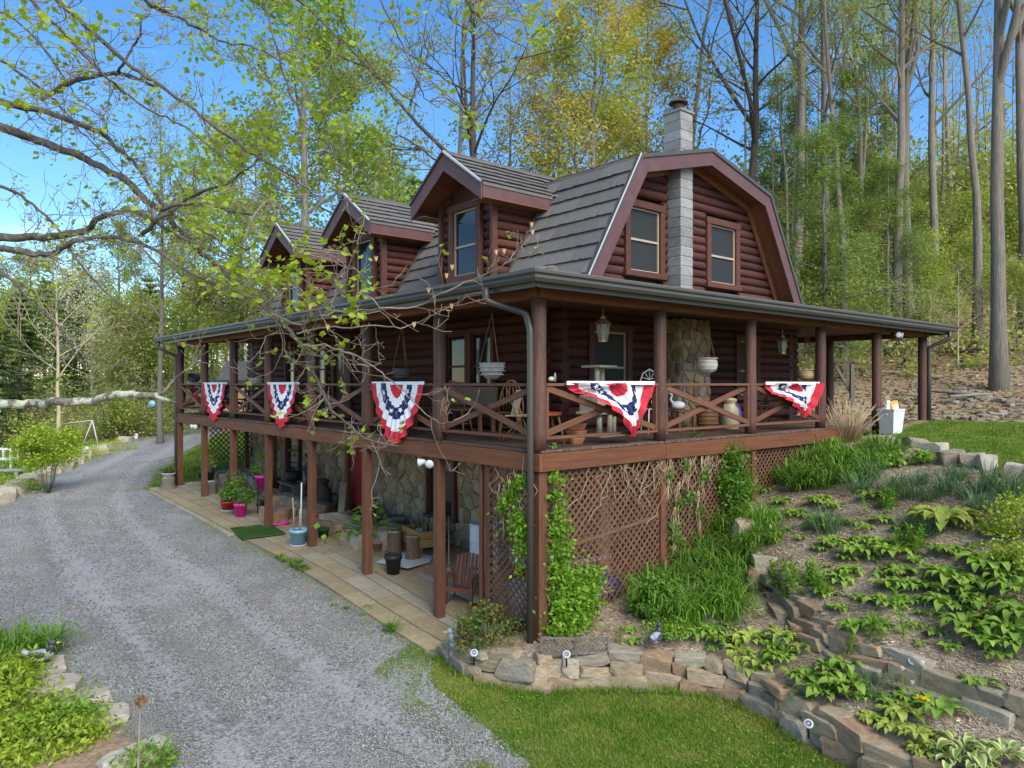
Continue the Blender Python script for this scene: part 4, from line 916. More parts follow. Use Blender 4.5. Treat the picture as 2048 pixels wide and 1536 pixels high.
hanging('tan wicker basket hanging above the crumpled bunting', ony(1615, 740, .3), .195, .24, 'wicker_tan', style='pot')
hanging('grey planter hanging at the rail near the far end of the long porch', onx(513, 757, .3), .2, .16, 'wicker')
hanging('small dark tilted basket hanging in the last bay of the long porch', onx(388, 752, .4), .18, .2, 'wicker_dark', tilt=.5)
def lantern(label, p, s=1.0):
    p = Vector(p); o = thing('hanging_lantern', label, 'lantern', p, .4, 'copper lanterns hung under the porch roof'); o.scale = (s, s, s)
    b = MB(); b.lathe([(.075, 0), (.075, .03), (.068, .03)], 6, smooth=False); b.build('lantern_base', M['brass'], o); b = MB(); b.lathe([(.115, .28), (.15, .28), (.13, .31), (.045, .38), (.045, .40), (.01, .43)], 6, smooth=False)
    b.tube([(0, 0, .42), (0, 0, .46), (.02, 0, .49), (-.02, 0, .52), (0, 0, .56)], .008, 5); b.build('lantern_cap', M['brass'], o)
    b = MB(); b.lathe([(.07, .03), (.108, .28)], 6, smooth=False); b.build('glass', M['lamp_glass'], o)
    for k in range(6):
        a = k * PI / 3; b = MB(); b.tube([(.072 * math.cos(a), .072 * math.sin(a), .02), (.112 * math.cos(a), .112 * math.sin(a), .29)], .008, 5); b.build('glazing_bar', M['brass'], o)
    b = MB(); b.tube([(0, 0, .55), (0, 0, (4.78 - p.z) / s)], .004, 5); b.build('chain', M['iron'], o)
lantern('copper lantern hanging in front of the window right of the corner post', ony(1206, 684, .5)); lantern('copper lantern hanging near the end of the gable side porch', ony(1565, 708, .5), .95); lantern('lantern hanging beside the front door on the long porch', onx(579, 726, .6))
w = onx(683, 712, .5); o = thing('wind_chime', 'silver tube wind chime hanging by the front door', 'wind chime', w)
for k in range(5): b = MB(); b.tube([(.05 * math.cos(k * 1.256), .05 * math.sin(k * 1.256), -.18 - .05 * k), (.05 * math.cos(k * 1.256), .05 * math.sin(k * 1.256), .22)], .011, 8); b.build('chime_tube', M['flashing'], o)
b = MB(); b.lathe([(.07, .24), (.07, .26)], 12); b.tube([(0, 0, .26), (0, 0, 4.75 - w.z)], .004, 5); b.build('chime_top', M['dark_wood'], o)
# --- chairs
def windsor(label, loc, rz, mt='chair', rocker=False):
    o = thing('windsor_chair', label, 'chair', loc, rz); g = lambda: MB()
    b = g(); b.lathe([(0, .43), (.20, .43), (.225, .445), (.22, .465), (0, .455)], 18); b.build('seat', M[mt], o)
    for sx in (-1, 1):
        for sy in (-1, 1): b = g(); b.tube([(sx * .13, sy * .13, .44), (sx * .165, sy * .17, .22), (sx * .195, sy * .21, .045 if rocker else 0)], [.017, .021, .013], 8); b.build('leg', M[mt], o)
    b = g(); b.tube([(-.17, .17, .2), (-.17, -.17, .2)], .011, 6); b.tube([(.17, .17, .2), (.17, -.17, .2)], .011, 6); b.tube([(-.17, 0, .2), (.17, 0, .2)], .011, 6); b.build('stretcher', M[mt], o)
    arc = [(.20 * math.cos(a), .17 + .10 * math.sin(a) ** 2, .46 + .52 * math.sin(a)) for a in np.linspace(0, PI, 15)]
    b = g(); b.tube(arc, .013, 7); b.build('back_bow', M[mt], o)
    for k in range(6):
        x = -.14 + .056 * k; z = .46 + .52 * math.sqrt(max(0, 1 - (x / .2) ** 2)); b = g(); b.tube([(x * .85, .17, .46), (x, .17 + .10 * (1 - (x / .2) ** 2), z)], .007, 5); b.build('spindle', M[mt], o)
    if rocker:
        for s in (-1, 1): b = g(); b.tube([(s * .195, -.34, .08), (s * .195, -.15, .025), (s * .195, .1, .02), (s * .195, .42, .1)], .018, 6); b.build('rocker', M[mt], o)
    return o
windsor('honey wood bow back Windsor chair in the first bay left of the corner post', (.95, 1.75, DZ), 2.5); c1 = windsor('Windsor chair turned sideways beside the corner post', (.85, .75, DZ), 1.2)
b = MB(); b.box((0, 0, .475), (.36, .36, .03), None, .01); b.build('cushion', M['red'], c1)
windsor('honey wood rocking chair behind the bunting left of the corner bays', (1.0, 3.3, DZ), 2.1, rocker=True); windsor('honey wood rocking chair farther along the long porch', (1.1, 4.6, DZ), 2.4, rocker=True); windsor('wooden rocker in shade by the front door', (1.3, 6.0, DZ), 2.0, rocker=True)
windsor('dark chair at the far end of the long porch', (1.2, 15.2, DZ), 1.0, 'dark_wood'); windsor('dark rocking chair at the end of the gable side porch', (7.5, 1.2, DZ), 3.3, 'dark_wood', True)
o = thing('folding_board', 'tan slatted folding chair back leaning in the first bay', 'chair', (.75, 1.35, DZ), .6)
b = MB(); b.box((0, 0, .62), (.36, .02, .42), Matrix.Rotation(.22, 3, 'X')); b.build('backrest', M['cat_tree'], o)
for s in (-1, 1): b = MB(); b.tube([(s * .17, -.18, 0), (s * .17, .12, .85)], .013, 6); b.build('leg', M['chair'], o); b = MB(); b.tube([(s * .16, .22, 0), (s * .16, -.15, .45)], .013, 6); b.build('leg', M['chair'], o)
b = MB(); b.box((0, -.02, .42), (.36, .34, .02)); b.build('seat', M['cat_tree'], o)
o = thing('bench', 'long brown wooden bench against the log wall behind the chairs', 'bench', (1.75, 4.2, DZ), PI / 2)
b = MB(); b.box((0, 0, .44), (1.7, .42, .05), None, .01); b.build('seat', M['chair'], o); b = MB(); b.box((0, -.2, .68), (1.7, .04, .36), Matrix.Rotation(.12, 3, 'X')); b.build('backrest', M['chair'], o)
for s in (-1, 1):
    for t in (-1, 1): b = MB(); b.box((s * .78, t * .16, .21), (.06, .06, .42)); b.build('leg', M['chair'], o)
# --- clay pot, swan, basket, milk can ...
def pot(name, label, cat, loc, r, h, mt, rim=True, saucer=None, group=None, soil=True, parent_scale=1):
    o = thing(name, label, cat, loc, 0, group)
    b = MB(); pr = [(r * .7, 0), (r * .95, h * .8)] + ([(r * 1.06, h * .8), (r * 1.06, h), (r * .93, h), (r * .9, h * .86), (0, h * .86)] if rim else [(r, h), (r * .94, h), (r * .9, h * .88), (0, h * .88)])
    b.lathe(pr, 24); b.build('pot_body', M[mt], o)
    if soil: b = MB(); b.lathe([(0, h * .885), (r * .9, h * .885), (r * .9, h * .87)], 18); b.build('soil', M['soil'], o)
    if saucer: b = MB(); b.lathe([(0, -.0), (r * .9, 0), (r * 1.0, .04), (r * .94, .04), (r * .85, .015), (0, .015)], 20); b.build('saucer', M[saucer], o)
    return o
pot('clay_pot', 'large terracotta pot standing on the long porch behind the railing', 'pot', onx(604, 835, .45) * 1.0 - Vector((0, 0, onx(604, 835, .45).z - DZ)), .22, .42, 'terracotta')
o = thing('stacked_planter', 'tiered terracotta strawberry planter on the deck at the corner', 'planter', (1.15, .42, DZ), .3)
for k, (z, r0) in enumerate(((0, .13), (.11, .155), (.22, .185))):
    b = MB(); n = 24; prof = [(r0 * .75, z), (r0, z + .085), (r0 * 1.04, z + .10), (r0 * .9, z + .10), (0, z + .09)]; V = []
    for rr, zz in prof:
        for q in range(n): a = 2 * PI * q / n; f = 1 + .12 * math.cos(4 * a); V.append((rr * f * math.cos(a + k * .6), rr * f * math.sin(a + k * .6), zz))
    b.add(V, [(i * n + q, i * n + (q + 1) % n, (i + 1) * n + (q + 1) % n, (i + 1) * n + q) for i in range(4) for q in range(n)], True); b.build('tier', M['terracotta'], o)
o = thing('cat_tree', 'beige carpeted cat tree with round posts behind the twisted bunting', 'cat tree', (2.5, 1.2, DZ), .15)
for (x, y, z, sx, sy, sz, nm) in ((0, 0, .03, .75, .6, .05, 'base'), (-.05, 0, .42, .62, .5, .05, 'shelf'), (-.15, 0, .58, .34, .4, .3, 'cubby'), (0, 0, .78, .5, .42, .045, 'shelf'), (.0, 0, 1.22, .52, .42, .045, 'perch')):
    b = MB(); b.box((x, y, z), (sx, sy, sz), None, .015); b.build(nm, M['cat_tree'], o)
for (x, y, z0, z1) in ((-.22, -.15, .05, .4), (.22, -.15, .05, .4), (.02, -.2, .05, .42), (.2, .12, .05, .4), (-.14, -.05, .8, 1.2), (.16, .05, .8, 1.2), (.2, -.1, .42, .78)):
    b = MB(); b.tube([(x, y, z0), (x, y, z1)], .045, 12); b.build('post', M['cat_tree'], o)
o = thing('wire_chair', 'white wrought iron chair with an arched scrollwork back', 'chair', (3.85, 1.1, DZ), -.5)
b = MB(); b.tube([(-.19, .18, .45), (-.19, .2, .95), (-.13, .2, 1.12), (0, .2, 1.2), (.13, .2, 1.12), (.19, .2, .95), (.19, .18, .45)], .011, 6); b.build('back_frame', M['white'], o)
b = MB()
for k in range(4):
    z = .58 + .11 * k
    for s in (-1, 1): b.tube([(s * (.09 + .055 * math.cos(a)), .19, z + .055 * math.sin(a)) for a in np.linspace(0, 1.8 * PI, 10)], .006, 4)
for k in range(5): a = PI * (k + .5) / 5; b.tube([(0, .2, 1.0), (.17 * math.cos(a), .2, 1.0 + .18 * math.sin(a))], .006, 4)
b.build('scrollwork', M['white'], o); b = MB(); b.lathe([(0, .45), (.21, .45), (.215, .465), (0, .465)], 18); b.build('seat', M['white'], o)
for sx in (-1, 1):
    for sy in (-1, 1): b = MB(); b.tube([(sx * .15, sy * .15, .45), (sx * .18, sy * .19, 0)], .012, 6); b.build('leg', M['white'], o)
o = thing('swan', 'small white swan planter on a red table by the stone chimney', 'ornament', (4.72, 1.2, DZ + .42), 2.6)
b = MB(); b.ball((0, 0, .09), .11, 12, 8, (1.3, .8, .75)); b.tube([(.1, 0, .12), (.16, 0, .2), (.13, 0, .28), (.15, 0, .33), (.2, 0, .32)], [.035, .026, .022, .026, .014], 8); b.ball((.16, 0, .325), .032); b.build('swan_body', M['white'], o)
o = thing('side_table', 'low dark red wooden table under the white swan', 'table', (4.72, 1.2, DZ), 0)
b = MB(); b.box((0, 0, .4), (.55, .45, .035), None, .008); b.build('top', M['adir'], o)
for sx in (-1, 1):
    for sy in (-1, 1): b = MB(); b.box((sx * .23, sy * .18, .19), (.05, .05, .385)); b.build('leg', M['adir'], o)
o = thing('wicker_basket', 'tall tan wicker hamper standing behind the crossed rail', 'basket', (5.45, 1.05, DZ), 0)
b = MB(); b.lathe([(.17, 0), (.21, .2), (.2, .42), (.19, .5), (.17, .5), (.18, .4), (0, .38)], 20); b.build('hamper', M['chair'], o)
for k in range(6): b = MB(); z = .06 + .08 * k; b.tube([(.212 * math.cos(a), .212 * math.sin(a), z) for a in np.linspace(0, 2 * PI, 21)], .012, 5, False); b.build('woven_ring', M['chair'], o)
def milk_can(label, loc, mt, s=1.0):
    o = thing('milk_can', label, 'milk can', loc); o.scale = (s, s, s)
    b = MB(); b.lathe([(.17, 0), (.185, .02), (.185, .36), (.165, .42), (.11, .49), (.105, .54), (.145, .57), (.15, .58), (0, .585)], 24); b.build('can_body', M[mt], o)
    b = MB(); b.lathe([(.14, .585), (.145, .61), (.06, .64), (0, .64)], 20); b.build('lid', M[mt], o)
    for sg in (-1, 1): b = MB(); b.tube([(sg * .10, 0, .47), (sg * .17, 0, .50), (sg * .19, 0, .44), (sg * .17, 0, .38)], .012, 6); b.build('handle', M[mt], o)
milk_can('cream milk can with a painted flower behind the end railing', (6.15, 1.0, DZ), 'cream')
o = thing('sled', 'purple plastic disc leaning beside the cream milk can', 'disc', (6.6, 1.25, DZ + .3), 0); b = MB(); b.lathe([(0, 0), (.2, .02), (.28, .06), (.29, .06), (.2, .01), (0, -.01)], 20, M=Matrix.Rotation(1.35, 3, 'X')); b.build('disc', M['purple'], o)
o = thing('patio_table', 'dark round patio table at the far end of the long porch', 'table', (1.35, 14.0, DZ)); b = MB(); b.lathe([(0, .7), (.45, .7), (.46, .72), (0, .73)], 22); b.build('top', M['black'], o)
for k in range(4): b = MB(); a = k * PI / 2 + .5; b.tube([(.35 * math.cos(a), .35 * math.sin(a), .7), (.4 * math.cos(a), .4 * math.sin(a), 0)], .015, 6); b.build('leg', M['black'], o)
o = thing('bird_feeder', 'small carved bird and bottle on the rail by the corner post', 'ornament', (.22, -.02, RZ + .02)); b = MB(); b.ball((0, 0, .04), .04, 8, 6, (1.4, .8, .9)); b.build('bird', M['cat_tree'], o); b = MB(); b.lathe([(.018, 0), (.018, .09), (.01, .11), (.01, .13), (0, .13)], 10, (.07, 0, 0)); b.build('bottle', M['lamp_glass'], o)
# ------------------------------------------------------------------ yard things
def ground_at(px, py, lo=4, hi=90):
    u = (px - 1024) / 1453; v = (768 - py) / 1453; d = np.concatenate([np.arange(lo, 24, .4), np.arange(24, hi, 1.5)])
    for q in range(3):
        x = CAM.x + d * (FW.x + RT.x * u); y = CAM.y + d * (FW.y + RT.y * u); z = CAM.z + d * v; g = ground(x, y); k = max(1, int(np.argmax(z < g)))
        if q < 2: d = np.linspace(d[k - 1], d[k], 12)
    return Vector((x[k], y[k], g[k]))
def G(x, y, dz=0): return Vector((x, y, gz(x, y) + dz))
# white bin with boxes
bin_l = G(10.45, -.38); o = thing('trash_bin', 'white plastic waste bin at the right end of the porch', 'bin', bin_l, -.2)
b = MB(); V = [(sx * w_, sy * w_, z) for z, w_ in ((0, .155), (.56, .205), (.56, .185), (.08, .14)) for sx, sy in ((-1, -1), (1, -1), (1, 1), (-1, 1))]
b.add(V, [(4 * k + q, 4 * k + (q + 1) % 4, 4 * k + 4 + (q + 1) % 4, 4 * k + 4 + q) for k in range(3) for q in range(4)] + [(12, 13, 14, 15), (3, 2, 1, 0)]); b.build('bin_body', M['white_plastic'], o)
b = MB(); [b.box((sx * .205 * (1 if ax else 0), sx * .205 * (0 if ax else 1), .555), (.02 if ax else .43, .43 if ax else .02, .03)) for sx in (-1, 1) for ax in (0, 1)]; b.build('bin_rim', M['white_plastic'], o)
for nm, lb, x, y, rz_, mt, tl in (('carton', 'white and orange printed carton sticking out of the white bin', -.06, .03, .3, 'white', .35), ('carton', 'orange cardboard carton leaning in the white bin', .09, -.04, -.4, 'orange', -.25)):
    o = thing(nm, lb, 'carton', bin_l + Vector((x, y, .40)), rz_); b = MB(); b.box((0, 0, .17), (.2, .07, .36), Matrix.Rotation(tl, 3, 'Y'), .004); b.build('box', M[mt], o); b = MB(); b.box((.0, -.037, .22), (.15, .004, .12), Matrix.Rotation(tl, 3, 'Y')); b.build('print', M['orange' if mt == 'white' else 'white'], o)
# clothes line post
cl_ = G(15.6, 2.9); o = thing('clothesline_post', 'weathered wooden clothesline post with braced crossarm', 'post', cl_, -.7)
b = MB(); b.box((0, 0, .75), (.11, .11, 1.6)); b.build('upright', M['stump_grey'], o); b = MB(); b.box((0, -.02, 1.5), (1.2, .07, .07), Matrix.Rotation(.1, 3, 'Y')); b.build('crossarm', M['iron'], o); b = MB(); b.beam((0, .07, .6), (-.52, .07, 1.5), .06, .08); b.build('brace', M['stump_grey'], o)
# shed beyond the far end
sh = at(528, 800, 39); sh.z = gz(sh.x, sh.y); o = thing('shed', 'tan board shed with a grey roof beyond the far porch end', 'shed', sh, -.6)
b = MB(); b.box((0, 0, 1.1), (3.4, 3, 2.6)); b.build('wall', M['tan_wall'], o)
for i in range(11): b = MB(); b.box((-1.6 + .32 * i, -1.515, 1.1), (.03, .03, 2.6)); b.build('batten', M['tan_wall'], o)
for s in (-1, 1): b = MB(); b.beam((0, s * 1.75, 2.3), (0, 0, 3.3), 3.9, .1, Vector((1, 0, 0)).cross(Vector((0, -s * 1.75, 1)))); b.build('roof_slope', M['roof'], o)
# --- patio under the porch
windsor_ = None
def adirondack(label, loc, rz):
    o = thing('rocking_chair', label, 'rocking chair', loc, rz); m_ = M['adir']
    for k in range(6):
        b = MB(); b.box((0, -.22 + .085 * k, .36 - .02 * k), (.5, .075, .02), Matrix.Rotation(-.2, 3, 'X')); b.build('seat_slat', m_, o)
    for k in range(7):
        x = -.24 + .08 * k; h_ = .62 + .08 * math.cos(x * 5); b = MB(); b.box((x * 1.05, .24 + .14, .27 + h_ / 2), (.065, .018, h_), Matrix.Rotation(-.38, 3, 'X')); b.build('back_slat', m_, o)
    for s in (-1, 1):
        b = MB(); b.box((s * .31, -.02, .56), (.1, .66, .025), Matrix.Rotation(-.06, 3, 'X'), .006); b.build('armrest', m_, o)
        b = MB(); b.beam((s * .28, -.26, .06), (s * .28, -.22, .55), .03, .085, Vector((0, 1, 0))); b.build('front_leg', m_, o)
        b = MB(); b.beam((s * .28, .34, .06), (s * .28, .22, .55), .03, .085, Vector((0, 1, 0))); b.build('rear_leg', m_, o)
        b = MB(); b.tube([(s * .28, -.46, .09), (s * .28, -.25, .035), (s * .28, .1, .025), (s * .28, .4, .07), (s * .28, .58, .13)], .026, 6); b.build('rocker', m_, o)
    b = MB(); b.box((0, .43, .62), (.54, .03, .06), Matrix.Rotation(-.38, 3, 'X')); b.build('cross_rail', m_, o); b = MB(); b.box((0, -.25, .33), (.56, .03, .09)); b.build('cross_rail', m_, o); return o
adirondack('small reddish slatted rocking chair on the dirt behind the lattice', G(.66, 2.7, .0), -.95).scale = (.82, .82, .82)
def barrel(name, label, loc, r, h, mt):
    o = thing(name, label, 'barrel', loc); b = MB(); b.lathe([(r * .95, 0), (r, .03), (r, h * .32), (r * 1.03, h * .34), (r, h * .36), (r, h * .64), (r * 1.03, h * .66), (r, h * .68), (r, h - .03), (r * .96, h), (r * .9, h), (r * .88, h - .05), (0, h - .05)], 26); b.build('drum', M[mt], o); return o
barrel('barrel', 'tall white plastic barrel against the stone basement wall', G(1.72, 3.45), .28, .92, 'white_plastic')
o = thing('storage_tank', 'white tank with a red lid standing right behind the narrow lattice', 'tank', G(.5, .62)); b = MB(); b.lathe([(.38, 0), (.41, .04), (.41, 1.02), (.38, 1.08), (0, 1.08)], 28); b.build('drum', M['white_plastic'], o); b = MB(); b.lathe([(.415, .62), (.415, .78)], 28); b.build('red_band', M['red'], o); b = MB(); b.lathe([(.4, 1.10), (.41, 1.14), (.2, 1.28), (0, 1.3)], 24); b.build('lid', M['red'], o)
o = thing('tarp_bundle', 'blue plastic bundle stored behind the big lattice panel', 'bundle', G(1.95, .55, .1), .3)
b = MB(); r_ = random.Random(4); b.tube([(-.5, 0, .2), (-.2, .05, .32), (.2, -.03, .3), (.5, .02, .16)], [.12, .2, .22, .1], 10, wob=.18, rng=r_); b.build('tarp', M['blue'], o)
o = thing('ladder', 'pale metal ladder lying behind the big lattice panel', 'ladder', G(1.35, .5, .0), .1)
for s in (0, .35): b = MB(); b.beam((-.8, 0, .85 + s * .7), (.9, .1, .72 + s * .7), .03, .06); b.build('rail', M['flashing'], o)
for k in range(5): b = MB(); b.tube([(-.6 + .32 * k, .02, .84 - .025 * k), (-.6 + .32 * k, .02, 1.08 - .025 * k)], .014, 6); b.build('rung', M['flashing'], o)
o = thing('wooden_crate', 'amber wooden planter box on short legs against the stone wall', 'box', G(1.62, 5.4), 1.42)
for k in range(2):
    for s in (-1, 1): b = MB(); b.box((0, s * .29, .25 + .17 * k), (.86, .025, .16), None, .004); b.build('side_board', M['crate'], o)
    for s in (-1, 1): b = MB(); b.box((s * .43, 0, .25 + .17 * k), (.025, .6, .16), None, .004); b.build('end_board', M['crate'], o)
for sx in (-1, 1):
    for sy in (-1, 1): b = MB(); b.box((sx * .40, sy * .26, .24), (.07, .07, .5)); b.build('leg', M['adir'], o)
b = MB(); b.box((0, 0, .3), (.82, .54, .04)); b.build('floor', M['soil'], o)
for k in range(9): b = MB(); r_ = random.Random(k); x, y = r_.uniform(-.3, .3), r_.uniform(-.2, .2); b.tube([(x, y, .33), (x + r_.uniform(-.2, .2), y + r_.uniform(-.15, .15), .5 + r_.random() * .22)], .014, 5); b.build('kindling', M['crate' if k % 2 else 'stump'], o)
b = MB(); b.ball((.1, .05, .38), .14, 9, 6, (1.2, .9, .7)); b.build('plastic_bag', M['cobble'], o)
def stump(label, loc, r, h, mt='stump', seed=1, flare=1.15, name='tree_stump'):
    rr = random.Random(seed); o = thing(name, label, 'stump', loc, rr.random() * 6, None); b = MB(); n = 16; V = []
    f = [1 + rr.uniform(-.10, .10) for _ in range(n)]
    for i, (z, k) in enumerate(((0, flare), (h * .25, 1.03), (h * .6, .98), (h * .97, 1.0), (h, .95))):
        for q in range(n): a = 2 * PI * q / n; V.append((r * k * f[q] * math.cos(a), r * k * f[q] * math.sin(a), z + (rr.uniform(-.012, .012) if i == 4 else 0)))
    b.add(V, [(i * n + q, i * n + (q + 1) % n, (i + 1) * n + (q + 1) % n, (i + 1) * n + q) for i in range(4) for q in range(n)], True); b.build('bark', M[mt], o)
    b = MB(); b.lathe([(r * .93, h - .02), (r * .92, h + .004), (0, h + .006)], 16); b.build('cut_face', M['stump_top'], o); return o
stump('split stump with shaggy pale bark left of the amber planter box', G(1.18, 5.85), .145, .42, seed=3); stump('taller tan stump standing in front of the amber planter box', G(1.15, 5.08), .15, .47, seed=4)
stump('grey stump under the black nursery pot on the walkway', G(.28, 15.0), .2, .36, 'stump_grey', 5); stump('flared grey stump at the far end of the walkway', G(-.42, 16.75), .2, .36, 'stump_grey', 6, 1.5)
o = thing('floor_board', 'pale blue grey scrap board lying on the dirt by the stumps', 'board', G(.98, 5.05, .03), .35); b = MB(); b.prism([(-.5, -.42), (.1, -.5), (.52, -.3), (.48, .38), (.1, .5), (-.45, .4)], .02); b.build('board', M['cobble'], o)
pot('black_pot', 'black nursery pot behind the second square post', 'pot', G(.38, 4.55), .16, .40, 'black')
bp = pot('blue_pot', 'sky blue glazed pot with a pale saucer on the walkway', 'pot', G(-.2, 7.55, .03), .185, .36, 'blue_pot', saucer='cobble')
for k, (x, y, h_, tx, mt) in enumerate(((-.08, .02, 1.05, -.04, 'plank'), (-.02, -.06, .8, .03, 'plank'), (.07, .04, 1.35, .02, 'white'))):
    o = thing('garden_stake', ['slim wooden stake standing in the blue pot', 'short wooden stake leaning in the blue pot', 'white plastic rod standing in the blue pot'][k], 'stake', bp.location + Vector((x, y, .25)))
    b = MB(); b.tube([(0, 0, 0), (tx, 0, h_ - .25)], .014, 6); b.build('rod', M[mt], o)
o = thing('turf_mat', 'rectangular green artificial turf mat on the walkway', 'mat', G(-.42, 9.35, .05), -.12)
b = MB(); b.box((0, 0, 0), (.95, 1.35, .02)); b.build('backing', M['turf'], o)
rr = np.random.default_rng(5); n = 9000; px_ = np.stack([rr.uniform(-.475, .475, n), rr.uniform(-.675, .675, n), np.full(n, .01)], 1); t_ = rr.normal(0, .008, (n, 3)); t_[:, 2] = rr.uniform(.012, .03, n); a_ = rr.uniform(0, 6.28, n); w_ = np.stack([np.cos(a_), np.sin(a_), 0 * a_], 1) * .004
V_ = np.concatenate([px_ - w_, px_ + w_, px_ + t_], 0); ob = link('pile', np_mesh('pile', V_, np.stack([np.arange(n), n + np.arange(n), 2 * n + np.arange(n)], 1)), M['turf'], o); ob['kind'] = 'stuff'
p1 = pot('pink_pot', 'bright pink plastic pot standing on the walkway', 'pot', G(-.15, 11.2, .03), .165, .35, 'pink'); p3 = pot('red_pot', 'red glazed pot with a pale saucer left of the pink pot', 'pot', G(-.15, 12.15, .03), .19, .26, 'red', saucer='cobble')
st = G(.42, 11.25); o = thing('plant_stand', 'black wire plant stand under the raised pink pot', 'plant stand', st)
for k in range(4): b = MB(); a = k * PI / 2 + .4; b.tube([(.16 * math.cos(a), .16 * math.sin(a), 0), (.14 * math.cos(a), .14 * math.sin(a), .68)], .010, 6); b.build('leg', M['black'], o)
for z in (.25, .66): b = MB(); b.tube([(.145 * math.cos(a), .145 * math.sin(a), z) for a in np.linspace(0, 2 * PI, 17)], .010, 5, False); b.build('ring', M['black'], o)
p2 = pot('pink_pot', 'bright pink plastic pot raised on the wire plant stand', 'pot', st + Vector((0, 0, .67)), .165, .35, 'pink')
p4 = pot('black_pot', 'tall black nursery pot on the grey walkway stump', 'pot', G(.28, 15.0, .38), .14, .33, 'black', saucer='white'); p5 = pot('white_pot', 'shallow whitish pot on the flared stump at the walkway end', 'pot', G(-.42, 16.75, .37), .19, .14, 'cobble')
pot('window_planter', 'dark plastic trough near the far lattice screen', 'planter', G(1.0, 17.8, .02), .22, .16, 'black')
milk_can('rusty old milk can with a band beside the red basement door', G(1.75, 10.5), 'iron', 1.35)
o = thing('leaning_plank', 'raw wooden plank leaning toward the basement wall', 'plank', G(1.05, 8.35)); b = MB(); b.beam((0, -.25, .05), (.55, .65, 1.05), .15, .03); b.build('board', M['plank'], o)
o = thing('rooster_statue', 'black, white and red rooster statue beside the red door', 'statue', G(1.85, 8.05), 1.2)
b = MB(); b.ball((0, 0, .36), .16, 12, 8, (1.1, .75, 1)); b.tube([(-.12, 0, .42), (-.25, 0, .6), (-.3, 0, .52), (-.3, 0, .38)], [.09, .08, .06, .02], 8); b.build('body', M['duck_dark'], o)
b = MB(); b.tube([(.1, 0, .42), (.15, 0, .58), (.14, 0, .70)], [.10, .07, .05], 10); b.build('neck', M['white'], o); b = MB(); b.ball((.15, 0, .74), .05); b.box((.14, 0, .80), (.1, .02, .07)); b.box((.18, 0, .67), (.03, .02, .06)); b.build('comb', M['red'], o); b = MB(); b.lathe([(.012, 0), (.03, .04)], 8, (.22, 0, .72), M=Matrix.Rotation(PI / 2, 3, 'Y')); b.tube([(.03, .04, 0), (.03, .04, .24)], .012, 6); b.tube([(.03, -.04, 0), (.03, -.04, .24)], .012, 6); b.build('beak_and_feet', M['bill'], o)
o = thing('iron_kettle', 'black iron kettle planter on the rockery by the basement wall', 'kettle', G(1.55, 11.9, .62)); b = MB(); b.lathe([(.05, 0), (.2, .06), (.24, .17), (.2, .26), (.23, .29), (.2, .29), (.17, .24), (0, .2)], 20); b.build('kettle', M['black'], o); b = MB(); b.tube([(-.21, 0, .27), (-.16, 0, .48), (0, 0, .56), (.16, 0, .48), (.21, 0, .27)], .012, 6); b.build('handle', M['black'], o)
o = thing('iron_figure', 'tall black iron garden figure behind the kettle planter', 'statue', G(1.85, 11.6, .45)); b = MB(); r_ = random.Random(9); b.tube([(0, 0, 0), (.02, 0, .3), (-.05, .02, .55), (.05, 0, .75), (-.02, 0, .95)], [.10, .07, .11, .07, .09], 9, wob=.25, rng=r_); b.tube([(.05, 0, .5), (.16, 0, .68), (.08, 0, .85)], .03, 6, wob=.2, rng=r_); b.build('figure', M['black'], o)
o = thing('garden_shelf', 'low weathered plank shelf carrying the kettle planter', 'shelf', G(1.5, 11.9), 1.5); b = MB(); b.box((0, 0, .58), (1.3, .35, .05)); b.build('top', M['stump_grey'], o)
for s in (-1, 1): b = MB(); b.box((s * .5, 0, .27), (.1, .3, .56)); b.build('support', M['stump_grey'], o)
o = thing('flamingo_base', 'flat pink plastic dish on the walkway by a post', 'dish', G(.28, 9.75, .03)); b = MB(); b.lathe([(0, 0), (.2, 0), (.26, .05), (.24, .05), (.18, .015), (0, .015)], 20); b.build('dish', M['pink'], o)
o = thing('broom', 'wooden handled broom leaning in the corner by the white barrel', 'broom', G(1.25, 4.1)); b = MB(); b.tube([(0, -.15, .02), (.35, .35, .95)], .013, 6); b.build('handle', M['plank'], o); b = MB(); b.tube([(-.06, -.23, 0), (0, -.15, .12)], [.07, .02], 8); b.build('bristles', M['straw'], o)
# --- ducks and solar lights
def duck(label, loc, rz, L_=.3, body='duck_grey', head='duck_dark', name='duck_ornament'):
    o = thing(name, label, 'duck ornament', loc, rz); s = L_ / .3; o.scale = (s, s, s)
    b = MB(); b.ball((0, 0, .065), .1, 14, 9, (1.5, .75, .7)); b.tube([(-.11, 0, .08), (-.17, 0, .12), (-.2, 0, .135)], [.05, .03, .01], 8); b.build('body', M[body], o)
    b = MB(); b.tube([(.09, 0, .09), (.12, 0, .15), (.125, 0, .185)], [.05, .032, .03], 10); b.ball((.13, 0, .205), .042, 10, 8, (1.15, .9, .9)); b.build('head', M[head], o)
    b = MB(); b.ball((.19, 0, .198), .03, 8, 5, (1.1, .6, .3)); b.build('bill', M['bill'], o)
    for sg in (-1, 1): b = MB(); b.ball((-.02, sg * .062, .08), .075, 10, 6, (1.35, .25, .6)); b.build('wing', M['duck_dark' if head == 'duck_dark' else body], o)
    return o

